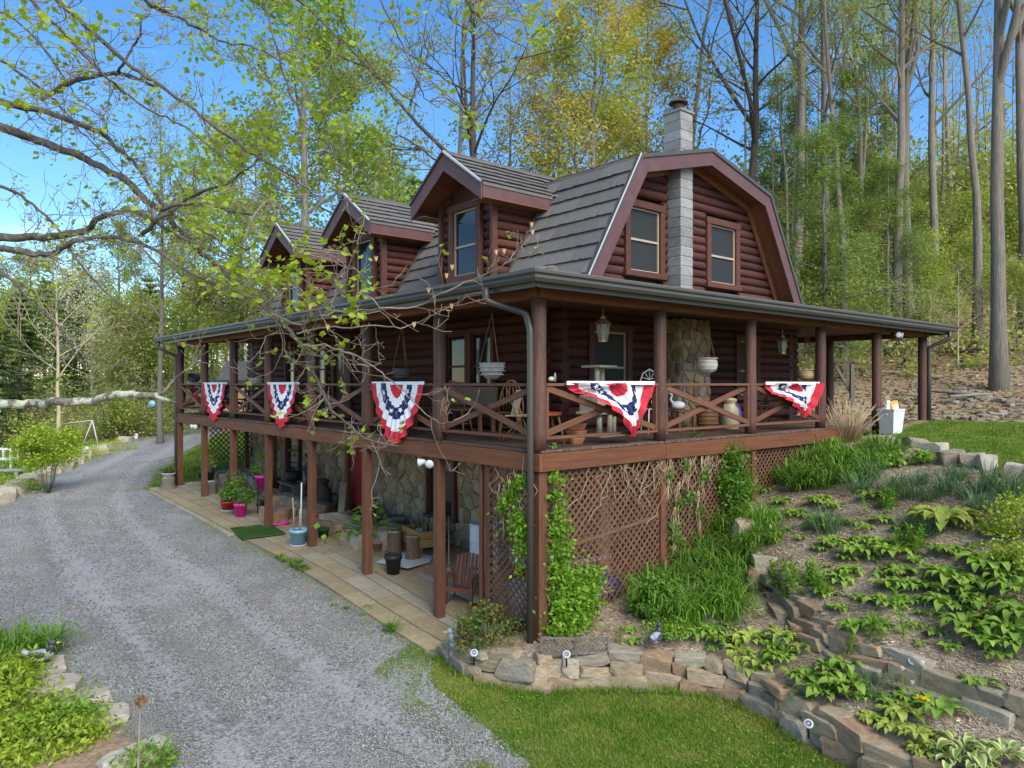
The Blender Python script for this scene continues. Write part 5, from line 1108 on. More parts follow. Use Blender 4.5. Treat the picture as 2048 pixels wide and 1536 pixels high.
fw = random.Random(44)
for nm, lb, cx_, cy_, n_ in (('firewood_pile', 'stacked split firewood against the basement wall right of the red door', 1.95, 7.35, 16), ('firewood_pile', 'short firewood heap beside the rusty milk can', 1.95, 11.0, 12)):
    o = thing(nm, lb, 'firewood', G(cx_, cy_), 0)
    for k in range(n_):
        row = k // 6; b = MB(); rr_ = fw.uniform(.045, .075); x0 = fw.uniform(-.06, .06); y0 = -.42 + (k % 6) * .16 + row * .07; b.tube([(x0 - .2, y0, .07 + row * .13), (x0 + .2, y0 + fw.uniform(-.03, .03), .07 + row * .13)], rr_, 7, smooth=False); b.build('firewood_log', M[fw.choice(('stump', 'stump_top', 'stump_grey'))], o)
pot('clay_pot', 'small clay pot on the rocks left of the amber box', 'pot', G(.95, 6.15, .0), .11, .2, 'terracotta'); pot('green_pot', 'dark green plastic pot beside the blue pot', 'pot', G(.55, 7.9, .02), .13, .24, 'turf'); pot('clay_pot', 'clay pot behind the turf mat near the basement wall', 'pot', G(1.05, 9.35, .02), .15, .26, 'terracotta'); pot('black_pot', 'low black pot beside the wire plant stand', 'pot', G(.75, 11.9, .02), .15, .22, 'black'); pot('teal_tub', 'pale teal tub near the leaning plank', 'tub', G(1.25, 8.75, .02), .2, .24, 'blue_pot')
o = thing('watering_can', 'grey metal watering can on the patio by the rocks', 'watering can', G(.85, 10.35, .02), .8); b = MB(); b.lathe([(.11, 0), (.11, .2), (.06, .24), (0, .24)], 14); b.build('can_body', M['flashing'], o); b = MB(); b.tube([(.1, 0, .06), (.2, 0, .2), (.27, 0, .27)], [.02, .014, .022], 7); b.build('spout', M['flashing'], o); b = MB(); b.tube([(-.1, 0, .05), (-.2, 0, .15), (-.08, 0, .28), (.04, 0, .25)], .009, 6); b.build('handle', M['flashing'], o)
# ------------------------------------------------------------------ stonework outside
def rock_mesh(seed, block=.5):
    r = random.Random(seed); bm = bmesh.new(); j = lambda k: r.uniform(-k, k)
    for sx in (-1, 1):
        for sy in (-1, 1):
            for sz in (-1, 1):
                c = Vector((sx * .5, sy * .5, sz * .5)); k = r.uniform(.05, .26)
                for ax in range(3):
                    v = c.copy(); v[ax] -= math.copysign(k * r.uniform(.6, 1.8), v[ax]); v += Vector((j(.07), j(.06), j(.06))); bm.verts.new(v)
    for ax in range(3):
        for s in (-1, 1): v = Vector((j(.2), j(.2), j(.2))); v[ax] = s * r.uniform(.49, .56); bm.verts.new(v)
    bmesh.ops.convex_hull(bm, input=bm.verts); bmesh.ops.delete(bm, geom=[v for v in bm.verts if not v.link_faces], context='VERTS')
    me = bpy.data.meshes.new('stone'); bm.to_mesh(me); bm.free(); return me
ROCKS = {}
for k, mt in enumerate(('rock_a', 'rock_b', 'rock_c', 'rock_d', 'rubble')):
    ROCKS[mt] = []
    for s in range(9): me = rock_mesh(100 * k + s); me.materials.append(M[mt]); ROCKS[mt].append(me)
def rock(parent, loc, size, rot, mt, r, name='stone'):
    return link(name, r.choice(ROCKS[mt]), None, parent, loc, rot, size)
def wall_line(name, label, poly, zfoot, ztop, seed, mats, thick=.32, lens=(.28, .62), hs=(.14, .26), lean=.08, cat='stone wall'):
    r = random.Random(seed); o = thing(name, label, cat, (0, 0, 0))
    P = [Vector(p) for p in dense(poly, .05)]; cum = [0]
    for a, c in zip(P, P[1:]): cum.append(cum[-1] + (c - a).length)
    def at_s(s):
        s = max(0, min(cum[-1] - 1e-4, s)); i = max(0, next(k for k, c in enumerate(cum) if c > s) - 1); t = (s - cum[i]) / max(1e-6, cum[i + 1] - cum[i]); d = (P[i + 1] - P[i]).normalized(); return P[i].lerp(P[i + 1], t), d
    lay = 0; tot = cum[-1]; off = 0
    level = [0.0] * 400
    while lay < 5:
        s = r.uniform(-.15, .05) + (lay % 2) * .15; made = 0
        while s < tot:
            l = r.uniform(*lens) * (1.15 if lay == 0 else 1); c, d = at_s(s + l / 2); zf = zfoot(c.x, c.y); zt = ztop(c.x, c.y); i0 = int(max(0, s) / tot * 399); i1 = int(min(tot, s + l) / tot * 399)
            base = max(level[i0:i1 + 1] or [0]) if lay else -.06
            base = (sum(level[i0:i1 + 1]) / max(1, i1 + 1 - i0)) if lay else -.06
            h = r.uniform(*hs) * (1.25 if lay == 0 else 1)
            if base < zt - zf - .04:
                h = min(h, max(.09, zt - zf - base + .05)); nrm = Vector((-d.y, d.x, 0)) ; ins = .06 + lay * lean * .5 + r.uniform(-.03, .03)
                loc = Vector((c.x, c.y, zf + base + h / 2)) + Vector((nrm.x, nrm.y, 0)) * (ins + thick * .25)
                rock(o, loc, (l * 1.06, thick * r.uniform(.85, 1.45), h * r.uniform(1.05, 1.3)), (r.uniform(-.12, .12), r.uniform(-.16, .16), math.atan2(d.y, d.x) + r.uniform(-.25, .25)), r.choice(mats), r); made += 1
                for q in range(i0, i1 + 1): level[q] = base + h
            s += l + r.uniform(-.02, .015)
        lay += 1
        if not made: break
    return o
bh = lambda x, y: float(base_h(np.array([x]), np.array([y]))[0]); th_ = lambda x, y: float(terr_h(np.array([x]), np.array([y]))[0]); sh_ = lambda x, y: float(slope_h(np.array([x]), np.array([y]))[0])
wall_line('lower_stone_wall', 'lower dry stone retaining wall curving round the corner bed above the lawn', LOWER, bh, lambda x, y: th_(x, y) + .05, 3, ('rock_a', 'rock_b', 'rock_a', 'rock_a', 'rock_d', 'rock_b'), lens=(.18, .52), hs=(.10, .21), thick=.23)
wall_line('upper_stone_wall', 'upper dry stone retaining wall stepping across the garden slope', UPPER, th_, lambda x, y: sh_(x, y) + .04, 8, ('rock_a', 'rock_a', 'rock_d', 'rock_b'), lens=(.2, .6), hs=(.08, .2), lean=.2, thick=.25)
r5 = random.Random(21)
o = thing('standing_stone', 'upright tan slab at the top end of the upper stone wall', 'stone', G(3.85, -.75)); rock(o, (0, 0, .2), (.32, .2, .62), (.1, .05, -.3), 'rock_a', r5, 'slab')
def loose(name, label, cat, pts, seed, mats, size, group=None, zoff=.0, flat=.55):
    r = random.Random(seed); o = thing(name, label, cat, (0, 0, 0), 0, group)
    for (x, y) in pts:
        s = r.uniform(*size); rock(o, (x, y, gz(x, y) + s * flat * .28 + zoff), (s * r.uniform(.8, 1.5), s * r.uniform(.7, 1.1), s * flat * r.uniform(.8, 1.3)), (r.uniform(-.15, .15), r.uniform(-.15, .15), r.uniform(0, 6.3)), r.choice(mats), r)
    return o
def along(poly, step, jit, seed):
    r = random.Random(seed); P = dense(poly, step); return [(x + r.uniform(-jit, jit), y + r.uniform(-jit, jit)) for x, y in P]
loose('stone_edging', 'row of pale stones edging the far left side of the driveway', 'stone edging', along([(-6.1, 14.5), (-4.85, 18.5), (-1.7, 26.2), (4.8, 37.6), (10, 44)], .62, .15, 3), 5, ('rock_b', 'rock_c', 'rock_c'), (.35, .75))
fe = [ground_at(*q) for q in ((70, 1345), (115, 1378), (160, 1410), (205, 1440), (268, 1515))]
loose('stone_edging', 'large pale flat rocks edging the bed in the near left corner', 'stone edging', [(p.x, p.y) for p in fe], 6, ('rock_c',), (.38, .52), zoff=-.02, flat=.3)
le = [ground_at(*q) for q in ((1775, 885), (1800, 890), (1830, 892), (1870, 905), (1905, 925), (1945, 930), (1975, 935), (2030, 950), (2060, 950), (1890, 920))]
loose('stone_edging', 'scattered rocks along the edge of the upper lawn', 'stone edging', [(p.x, p.y) for p in le], 7, ('rock_b', 'rock_a', 'rock_c'), (.2, .42), flat=.7)
rub = []; rr5 = random.Random(5)
for k in range(345):
    t = rr5.random(); p = ground_at(rr5.uniform(1655, 2060), rr5.choice((rr5.gauss(838, 8), rr5.gauss(815, 18), rr5.uniform(720, 845)))); rub.append((p.x, p.y)) if p.x > 13.5 else None
loose('rubble_wall', 'tumbled grey rubble wall at the foot of the wooded hill', 'rubble wall', rub, 9, ('rubble', 'rubble', 'rock_b'), (.09, .24), flat=.45, zoff=-.02)
rk = [(rr5.uniform(1.0, 2.1), rr5.uniform(9.9, 12.8)) for k in range(26)] + [(rr5.uniform(.8, 1.5), rr5.uniform(6.2, 8.8)) for k in range(22)] + [(rr5.uniform(1.2, 2.2), rr5.uniform(14.5, 17)) for k in range(22)] + [(.15, 7.95), (.5, 10.3), (.4, 10.6), (.25, 10.0)]
loose('rockery', 'heap of brown and grey rocks along the basement wall', 'rockery', rk, 12, ('rock_a', 'rock_b', 'rock_d'), (.25, .6), flat=.8)
# --- walkway of pavers
wk = thing('walkway', 'tan paver walkway running along the raised porch', None, kind='structure')
rp_ = random.Random(6)
bpv = MB(); bpv.box((0, 0, 0), (1, 1, .05), None, .006); PAV = bpv.mesh('paver'); PAV.materials.append(M['paver']); bpv = MB(); bpv.box((0, 0, 0), (1, 1, .05), None, .006); PAVG = bpv.mesh('paver'); PAVG.materials.append(M['paver_grey'])
def pave(x0, x1, y0, y1, me, slope):
    g_ = .012; x, y = (x0 + x1) / 2, (y0 + y1) / 2
    ob = link('paver', me, None, wk, (x, y, gz(x, y) + .012 + rp_.uniform(-.003, .004)), (math.atan(slope), rp_.uniform(-.006, .006), rp_.uniform(-.006, .006)), (x1 - x0 - g_, y1 - y0 - g_, 1))
y = 1.55
for col, (xa, xb, me) in enumerate(((-.88, -.52, PAV), (-.52, -.10, PAV), (-.10, .16, PAVG), (.16, .72, PAV))):
    y = 1.45 + (.2 if col in (1, 3) else 0) + (.0 if col else .05)
    while y < 16.9:
        l = rp_.uniform(.38, .62) if col != 2 else rp_.uniform(.3, .5)
        if not (xa > 0 and y < 2.0): pave(xa, xb, y, y + l, me if rp_.random() > .12 else PAVG, (gz(xa, y + l) - gz(xa, y)) / l)
        y += l
for k in range(12): pave(-1.05 - .0, -.89, 9.5 + k * .6, 10.1 + k * .6, PAVG, .02)
for k in range(8): pave(.16 + rp_.uniform(.55, .62), 1.3, 10.0 + k * .8, 10.7 + k * .8, PAV, .02)
o = thing('wooden_edging', 'pale timber edging between the walkway and the dirt', 'edging', G(.78, 3.2)); b = MB(); b.beam((0, -.9, .02), (0, 1.1, .07), .09, .1); b.build('timber', M['paver_grey'], o)
# small leaning lattice fences by the corner
for k, (px_, lb) in enumerate(((1118, 'weathered low lattice border leaning by the corner downspout'), (1182, 'weathered low lattice border left of the duck'))):
    p = at(px_, 1296, 9.62 + .05 * k); o = thing('border_fence', lb, 'border fence', (p.x, p.y, p.z - .10), YAW + (.05 if k else -.12))
    for s in (-1, 1): b = MB(); b.box((0, .01 * s, .13 + .09 * s), (.46, .02, .035)); b.build('rail', M['stump_grey'], o); b = MB(); b.box((.23 * s, 0, .12), (.03, .02, .25)); b.build('rail', M['stump_grey'], o)
    for q in range(8):
        for s in (-1, 1): b = MB(); b.box((-.2 + .057 * q, .004 * s, .13), (.012, .008, .24), Matrix.Rotation(s * .75, 3, 'Y')); b.build('slat', M['stump_grey'], o)
# ducks and lamps
p = at(1312, 1282, 9.75); duck('grey and white duck ornament on the lower stone wall right of the corner', p - Vector((0, 0, .02)), .35)
p = ground_at(80, 1345); duck('blue grey duck ornament with a dark head on the near left rocks', p + Vector((0, 0, .16)), -.4, .34)
p = at(925, 1300, 10.3); duck('pale blue duck ornament on the left end of the lower stone wall', p, 2.4, .38, 'duck_grey', 'duck_grey')
p = ground_at(1578, 1185); duck('small grey bird ornament behind the upper stone wall', p + Vector((0, 0, .05)), 1.2, .26, 'rock_b', 'rock_b')
def solar(label, p, n):
    n = Vector(n).normalized(); u, w = frame(n); o = thing('solar_light', label, 'solar light', p, 0, 'round solar lights set in the stone walls'); Mx = Matrix((u, w, n)).transposed(); b = MB(); b.lathe([(.0, -.03), (.04, -.03), (.052, 0), (.052, .012), (.04, .018), (0, .018)], 18, M=Mx); b.build('housing', M['cobble'], o); b = MB(); b.lathe([(0, .0195), (.034, .0195)], 14, M=Mx); b.build('solar_cell', M['cobble'], o); b = MB(); b.tube([Vector((0, 0, 0)), -n * .1 - UP * .12], .012, 6); b.build('stake', M['black'], o)
cdir = lambda p: (CAM - p).normalized()
for px_, py_, d_, lb in ((948, 1306, 9.75, 'round white solar light at the left end of the lower wall'), (1617, 1448, 8.05, 'round white solar light on the lower wall nearest the lawn'), (1826, 1322, 8.2, 'round solar light on top of the upper stone wall'), (1133, 1309, 9.4, 'dark blue round solar light in the lower wall below the vine')):
    p = at(px_, py_, d_); solar(lb, p, cdir(p) + Vector((0, 0, .5)))
# ------------------------------------------------------------------ garden plants
def strips(leaves, cols=1):
    """leaves: list of (pts list, widths list, side vector list) -> verts, quads"""
    V = []; F = []
    for pts, ws, sd in leaves:
        b = len(V); m = len(pts)
        for p, w, s in zip(pts, ws, sd):
            for c in range(cols + 1):
                t = c / cols * 2 - 1; V.append(p + s * (w * t / 2) + UP * (abs(t) * w * .18))
        for i in range(m - 1):
            for c in range(cols): k = b + i * (cols + 1) + c; F.append((k, k + 1, k + cols + 2, k + cols + 1))
    return V, F
def strap_mesh(name, mt, n, length, width, spread, seed, droop=1.0, seg=6):
    r = random.Random(seed); L_ = []
    for k in range(n):
        a = r.uniform(0, 2 * PI); l = length * r.uniform(.6, 1.1); w = width * r.uniform(.7, 1.2); ou = Vector((math.cos(a), math.sin(a), 0)); sd = Vector((-ou.y, ou.x, 0))
        base = ou * r.uniform(0, spread) + Vector((r.gauss(0, spread * .4), r.gauss(0, spread * .4), 0)); th = r.uniform(.08, .75); dr = droop * r.uniform(.5, 1.5); pts = []; p = base.copy(); ang = th
        for i in range(seg + 1):
            pts.append(p.copy()); p = p + (ou * math.sin(ang) + UP * math.cos(ang)) * (l / seg); ang += dr * (.35 + .1 * i) * (i / seg) * 1.2
        ws = [w * (1 - (i / seg) ** 2.2 * .95) * (.75 + .25 * min(1, i)) for i in range(seg + 1)]; tw = r.uniform(-.4, .4)
        L_.append((pts, ws, [(sd + ou * tw).normalized()] * (seg + 1)))
    V, F = strips(L_); me = bpy.data.meshes.new(name); me.from_pydata(V, [], F); me.update(); me.materials.append(M[mt]); return me
def hosta_mesh(name, mt, n, size, seed, edge=None, upright=.0):
    r = random.Random(seed); L_ = []
    for k in range(n):
        ring = k / n; a = k * 2.4 + r.uniform(-.3, .3); ou = Vector((math.cos(a), math.sin(a), 0)); sd = Vector((-ou.y, ou.x, 0)); l = size * r.uniform(.75, 1.15) * (.75 + .35 * ring); w = l * r.uniform(.45, .6); st = size * (.35 + .8 * ring) * r.uniform(.7, 1.1)
        el = lerp(1.25, .45, ring) + upright + r.uniform(-.15, .15); p = (ou * math.cos(el) + UP * math.sin(el)) * st; pts = []; ang = el * .75 + .15; seg = 5
        for i in range(seg + 1): pts.append(p.copy()); p = p + (ou * math.cos(ang) + UP * math.sin(ang)) * (l / seg); ang -= r.uniform(.2, .62)
        ws = [w * f for f in (.25, .85, 1.0, .85, .5, .03)]; tw = r.uniform(-.25, .25)
        L_.append((pts, ws, [(sd + UP * tw).normalized()] * (seg + 1)))
    cols = 4 if edge else 2; V, F = strips(L_, cols); me = bpy.data.meshes.new(name); me.from_pydata(V, [], F); me.update(); me.materials.append(M[mt])
    me.polygons.foreach_set('use_smooth', [True] * len(F))
    if edge: me.materials.append(M[edge]); me.polygons.foreach_set('material_index', [1 if (i % 4) in (0, 3) else 0 for i in range(len(F))])
    return me
def lily_mesh(name, mt, stems, h, seed):
    r = random.Random(seed); L_ = []
    for s in range(stems):
        bx, by = r.gauss(0, .09) * (stems > 1), r.gauss(0, .09) * (stems > 1); hh = h * r.uniform(.7, 1.1); lx, ly = r.uniform(-.1, .1), r.uniform(-.1, .1)
        for k in range(int(hh * 90)):
            t = k / (hh * 90); z = hh * t; a = k * 2.4; ou = Vector((math.cos(a), math.sin(a), 0)); sd = Vector((-ou.y, ou.x, 0)); l = .15 * (1.05 - .5 * t) * r.uniform(.8, 1.2); p = Vector((bx + lx * t, by + ly * t, z)); pts = []; ang = .5 + .5 * t
            for i in range(4): pts.append(p.copy()); p = p + (ou * math.cos(ang) + UP * math.sin(ang)) * l / 3; ang -= .4
            L_.append((pts, [.012, .024, .018, .002], [sd] * 4))
        L_.append(([Vector((bx, by, 0)), Vector((bx + lx, by + ly, hh))], [.012, .008], [Vector((1, 0, 0))] * 2))
    V, F = strips(L_); me = bpy.data.meshes.new(name); me.from_pydata(V, [], F); me.update(); me.materials.append(M[mt]); return me
def leaf_np(P, size, rng, up=.3, aspect=.6, fold=.0):
    """leaf diamonds at points P: verts, quads"""
    n = len(P); a = rng.normal(size=(n, 3)); a /= np.linalg.norm(a, axis=1)[:, None]; nrm = rng.normal(size=(n, 3)); nrm[:, 2] = np.abs(nrm[:, 2]) + up; t = np.cross(a, nrm); t /= np.linalg.norm(t, axis=1)[:, None] + 1e-9; s = np.cross(nrm, t); s /= np.linalg.norm(s, axis=1)[:, None] + 1e-9
    L_ = (size * rng.uniform(.6, 1.25, n))[:, None]; w = L_ * aspect / 2; nn = np.cross(t, s)
    V = np.stack([P - t * L_ / 2, P + s * w + nn * L_ * fold, P + t * L_ / 2, P - s * w + nn * L_ * fold], 1).reshape(-1, 3)
    return V, np.arange(4 * n).reshape(-1, 4)
def cloud_mesh(name, mt, P, size, seed, up=.3, aspect=.6, fold=.08):
    V, F = leaf_np(np.asarray(P), size, np.random.default_rng(seed), up, aspect, fold); me = np_mesh(name, V, F); me.materials.append(M[mt]); return me
def blob(n, rx, ry, rz, seed, clumps=24, tight=.28, hollow=.45):
    r = np.random.default_rng(seed); c = r.normal(size=(clumps, 3)); c /= np.linalg.norm(c, axis=1)[:, None]; c *= r.uniform(hollow, 1, clumps)[:, None] ** .7
    k = r.integers(0, clumps, n); p = c[k] + r.normal(size=(n, 3)) * tight * r.uniform(.5, 1.2, clumps)[k][:, None]; return p * [rx, ry, rz]
rP = random.Random(77)
DL = [strap_mesh('daylily', 'lf_strap', 85, .78, .026, .15, s, 1.9, 7) for s in range(4)]
DF = [strap_mesh('daffodil', 'lf_daff', 95, .48, .014, .13, 20 + s, 1.1) for s in range(3)]
HG = [hosta_mesh('hosta', 'lf_hosta', 20 + 4 * s, .17 + .012 * s, 40 + s, upright=.08 * (s % 3)) for s in range(7)]; HY = [hosta_mesh('hosta', 'lf_hosta', 26, .18, 50 + s, 'lf_hosta_y') for s in range(3)]; HW = [hosta_mesh('hosta', 'lf_hosta', 28, .18, 60 + s, 'lf_hosta_w') for s in range(2)]; HB = [hosta_mesh('hosta', 'lf_hosta_y', 44, .2, 70 + s) for s in range(2)]
LI = [lily_mesh('lily', 'lf_lily', 6, .34, 80 + s) for s in range(2)] + [lily_mesh('lily', 'lf_lily', 1, .46, 90)]; WD = [strap_mesh('weed', 'lf_strap', 40, .2, .02, .05, 95 + s, 1.4) for s in range(2)]
ORD = 'first second third fourth fifth sixth seventh eighth ninth tenth eleventh twelfth thirteenth fourteenth fifteenth sixteenth seventeenth eighteenth nineteenth twentieth twenty-first twenty-second twenty-third twenty-fourth'.split()
def ordered(qs): return [(q, ORD[i] + ' from the left') for i, q in enumerate(sorted(qs))]
def plant(name, label, cat, meshes, px, py, sc, group, seed=0, xy=None):
    r = random.Random(px * 7 + py); p = ground_at(px, py) if xy is None else G(*xy); p.z -= .02
    o = link(name, r.choice(meshes), None, None, p, (r.uniform(-.08, .08), r.uniform(-.08, .08), r.uniform(0, 6.3)), sc * ({'hosta': .86}.get(name, 1)) * r.uniform(.75, 1.25)); return tag(o, label, cat, group)
g1 = 'daylilies at the foot of the lattice'
for q, w_ in ordered(((1300, 1215), (1345, 1185), (1385, 1160), (1425, 1130), (1465, 1105), (1500, 1085), (1530, 1062), (1400, 1210), (1440, 1185), (1385, 1240), (1455, 1235), (1350, 1235), (1510, 1105), (1480, 1150), (1420, 1165), (1465, 1190), (1330, 1165), (1370, 1130), (1410, 1095), (1450, 1070), (1490, 1055))): plant('daylily', 'arching daylily clump along the lattice foot, ' + w_, 'daylily', DL, *q, .95, g1)
g2 = 'daylilies at the top of the slope'
for q, w_ in ordered(((1575, 965), (1615, 945), (1655, 935), (1700, 935), (1600, 925), (1650, 975), (1695, 965), (1635, 915), (1560, 945), (1725, 915), (1670, 905), (1735, 940), (1760, 905), (1600, 980), (1785, 920))): plant('daylily', 'daylily clump below the end of the deck, ' + w_, 'daylily', DL, *q, 1.0, g2)
g3 = 'daffodil foliage near the upper lawn'
for q, w_ in ordered(((1745, 955), (1800, 975), (1840, 970), (1890, 985), (1930, 995), (1980, 980), (2020, 1000), (1780, 990), (1860, 1000), (1960, 1020), (2010, 1030), (1720, 985), (1820, 995), (1910, 960), (2040, 985), (1645, 1050), (1660, 1065), (1850, 1070), (1870, 1065), (1830, 1060))): plant('daffodil', 'bluish daffodil clump below the upper lawn rocks, ' + w_, 'daffodil', DF, *q, 1.05, g3)
g4 = 'green hostas spread over the mulch slope'
for q, w_ in ordered(((1740, 1120), (1790, 1115), (1830, 1125), (1870, 1145), (1765, 1150), (1845, 1180), (1875, 1185), (1775, 1180), (1635, 1010), (1665, 1020), (1705, 1050), (1760, 1045), (1745, 1000), (1560, 1010), (1535, 1030), (1680, 1165), (1715, 1110), (1905, 1150), (1525, 985))): plant('hosta', 'green hosta on the mulch above the upper wall, ' + w_, 'hosta', HG, *q, .8, g4)
for q, s_, lb in (((1910, 1110), 1.0, 'broad hosta with open leaves beside the yellow hosta'), ((1710, 1260), .9, 'leafy hosta just behind the upper wall near the tall lily'), ((1755, 1255), .8, 'small hosta left of the tall lily stem'), ((1695, 1335), 1.05, 'round leaved hosta growing under the upper wall'), ((1960, 1375), 1.35, 'big green hosta hanging over the right end of the upper wall'), ((1880, 1430), 1.35, 'big green hosta on the terrace beside the yellow dandelions')): plant('hosta', lb, 'hosta', HG, *q, s_, 'green hostas singled out by their place')
for q, w_ in ordered(((1900, 1170), (1960, 1220), (1980, 1140), (2020, 1270), (1930, 1260), (2030, 1190), (1960, 1290), (1890, 1220), (2000, 1320), (2045, 1240), (1935, 1195), (1995, 1245), (1925, 1225), (2010, 1160), (1965, 1180), (1990, 1290), (2040, 1300))): plant('hosta', 'large hosta in the dense right edge patch, ' + w_, 'hosta', HG, *q, .98, 'dense hosta patch on the right')
for q, w_ in ordered(((1560, 1280), (1500, 1285), (1455, 1280), (1520, 1335), (1480, 1310), (1600, 1300))): plant('hosta', 'yellow edged hosta between the lower and upper stone walls, ' + w_, 'hosta', HY, *q, .95, 'yellow edged hostas between the walls')
for q, w_ in ordered(((1610, 1365), (1645, 1395), (1690, 1385), (1665, 1360))): plant('hosta', 'light green hosta behind the lower wall near the round solar light, ' + w_, 'hosta', HG + HY, *q, .8, 'hostas behind the lower wall')
for q, w_ in ordered(((1740, 1440), (1785, 1460), (1835, 1475), (1880, 1500), (1800, 1430), (1850, 1510))): plant('hosta', 'yellow green hosta in the row along the lower wall, ' + w_, 'hosta', HB, *q, .75, 'yellow green hostas along the lower wall')
for q, w_ in ordered(((1960, 1535), (1905, 1530), (2010, 1520), (1930, 1510))): plant('hosta', 'white edged hosta in the bottom right corner, ' + w_, 'hosta', HW, *q, 1.0, 'white edged hostas in the corner')
for q, w_ in ordered(((1640, 1100), (1600, 1080), (1680, 1080), (1720, 1200), (1660, 1215), (1820, 1205), (1870, 1270), (1790, 1200), (1840, 1290), (1690, 1120), (1655, 1135), (1580, 1060), (1930, 1065), (1800, 1060), (1950, 1095), (1850, 1230), (1610, 1035))): plant('seedling', 'small leafy seedling on the mulch slope, ' + w_, 'seedling', HG, *q, .38, 'seedlings scattered on the mulch')
for q, w_ in ordered(((1660, 1340), (1720, 1400), (1560, 1320), (1600, 1400), (1780, 1410), (1820, 1400), (1550, 1300), (1500, 1345))): plant('hosta', 'low green hosta on the terrace between the walls, ' + w_, 'hosta', HG, *q, .72, 'low hostas on the terrace')
for q, w_ in ordered(((1390, 1275), (1420, 1268), (1440, 1290), (1405, 1255), (1460, 1255), (1375, 1262), (1425, 1300), (1270, 1285), (1260, 1262))): plant('columbine', 'leafy green clump behind the lower wall near the duck, ' + w_, 'plant', HG, *q, .6, 'leafy clumps behind the lower wall')
for q, w_ in ordered(((1660, 1090), (1720, 1085), (1800, 1150), (1700, 1150), (1815, 1080), (1885, 1110), (1640, 1040), (1590, 1030), (1940, 1120), (1680, 1225), (1650, 1190), (1770, 1215), (1835, 1255), (1900, 1300), (1810, 1180), (1730, 1060), (1855, 1205), (1760, 1090))): plant('hosta', 'mid sized hosta filling the slope mulch, ' + w_, 'hosta', HG + HY[:1], *q, .72, 'mid sized hostas filling the slope')
for q, w_ in ordered(((1310, 1180), (1290, 1235), (1360, 1165), (1330, 1210), (1410, 1130), (1440, 1150), (1485, 1120), (1505, 1065), (1470, 1215), (1425, 1205), (1540, 1085), (1475, 1065))): plant('daylily', 'shorter daylily in the strip by the lattice, ' + w_, 'daylily', DL, *q, .72, 'shorter daylilies by the lattice')
for q, w_ in ordered(((1540, 960), (1680, 945), (1710, 950), (1625, 970), (1770, 935), (1590, 955), (1750, 925), (1665, 925))): plant('daylily', 'shorter daylily among the clumps below the deck end, ' + w_, 'daylily', DL, *q, .75, 'shorter daylilies below the deck end')
plant('hosta', 'big mounded yellow green hosta below the daffodils', 'hosta', HB, 1890, 1050, 1.5, None); plant('hosta', 'second yellow green mounded hosta touching the big one', 'hosta', HB, 1860, 1035, 1.2, None)
for q, w_ in ordered(((1600, 1180), (1625, 1165), (1580, 1195), (1560, 1170), (1640, 1190), (1760, 1020), (1780, 1010), (1830, 1095), (1805, 1100))): plant('lily', 'bushy whorled lily shoots on the mulch slope, ' + w_, 'lily', LI[:2], *q, .95, 'whorled lilies on the slope')
for q, s_, lb in (((1808, 1270), 1.15, 'tallest single lily stem on the slope'), ((1765, 1285), .7, 'short lily stem left of the tallest one'), ((1738, 1280), .65, 'shortest pale lily stem above the upper wall'), ((1702, 1325), .85, 'lily stem growing through the upper wall stones'), ((1240, 1290), .75, 'spiky lily shoot behind the low lattice border')): plant('lily', lb, 'lily', LI[2:], *q, s_, None)
for q, w_ in ordered(((1740, 1370), (1785, 1375), (1755, 1395))): plant('grass_tuft', 'pale fine grass tuft on the terrace below the upper wall, ' + w_, 'grass tuft', DF, *q, .6, 'pale tufts on the terrace')
for q, w_ in ordered(((560, 1118), (590, 1132), (612, 1145), (575, 1125), (600, 1140))): plant('weed', 'leafy weed along the walkway edge, ' + w_, 'weed', WD, *q, 1.2, 'weeds along the middle of the walkway')
plant('weed', 'single leafy weed on the gravel near the walkway end', 'weed', WD, 783, 1262, 1.2, None)
for q, w_ in ordered(((690, 1218), (668, 1212), (725, 1232), (735, 1220))): plant('weed', 'small weed poking up through the gravel beside the walkway, ' + w_, 'weed', WD, *q, .6, 'small weeds in the gravel')
# shrubs and vines made of leaf clouds
def shrub(name, label, cat, loc, mt, n, r3, size, seed, clumps=30, stems=7, stem_mt='twig', tight=.25, up=.3, aspect=.6, lift=.6, hollow=.45, group=None):
    o = thing(name, label, cat, loc, 0, group); P = blob(n, *r3, seed, clumps, tight, hollow); P[:, 2] += r3[2] * lift; P[:, 2] = np.maximum(P[:, 2], .03)
    link('foliage', cloud_mesh('foliage', mt, P, size, seed, up, aspect), None, o); r = random.Random(seed); b = MB()
    for k in range(stems):
        a = r.uniform(0, 6.28); q = r.uniform(.3, .8); b.tube([(r.uniform(-.06, .06), r.uniform(-.06, .06), -.05), (r3[0] * q * .4 * math.cos(a), r3[1] * q * .4 * math.sin(a), r3[2] * .5), (r3[0] * q * math.cos(a), r3[1] * q * math.sin(a), r3[2] * (lift + .4))], [.014, .009, .004], 5)
    ob = b.build('stems', M[stem_mt], o); ob['kind'] = 'stuff'; return o
shrub('rose_bush', 'loose rose bush at the left end of the lower wall', 'bush', at(975, 1290, 10.2), 'lf_rose', 2600, (.45, .4, .36), .055, 3, 26)
shrub('bleeding_heart', 'rounded fresh green bush at the foot of the big lattice panel', 'bush', ground_at(1318, 1230), 'lf_bush', 3000, (.38, .34, .30), .06, 4, 26, aspect=.8)
shrub('ground_cover', 'low light green ground cover behind the duck on the lower wall', 'ground cover', ground_at(1350, 1262), 'lf_lily', 1400, (.5, .3, .12), .05, 5, 30)
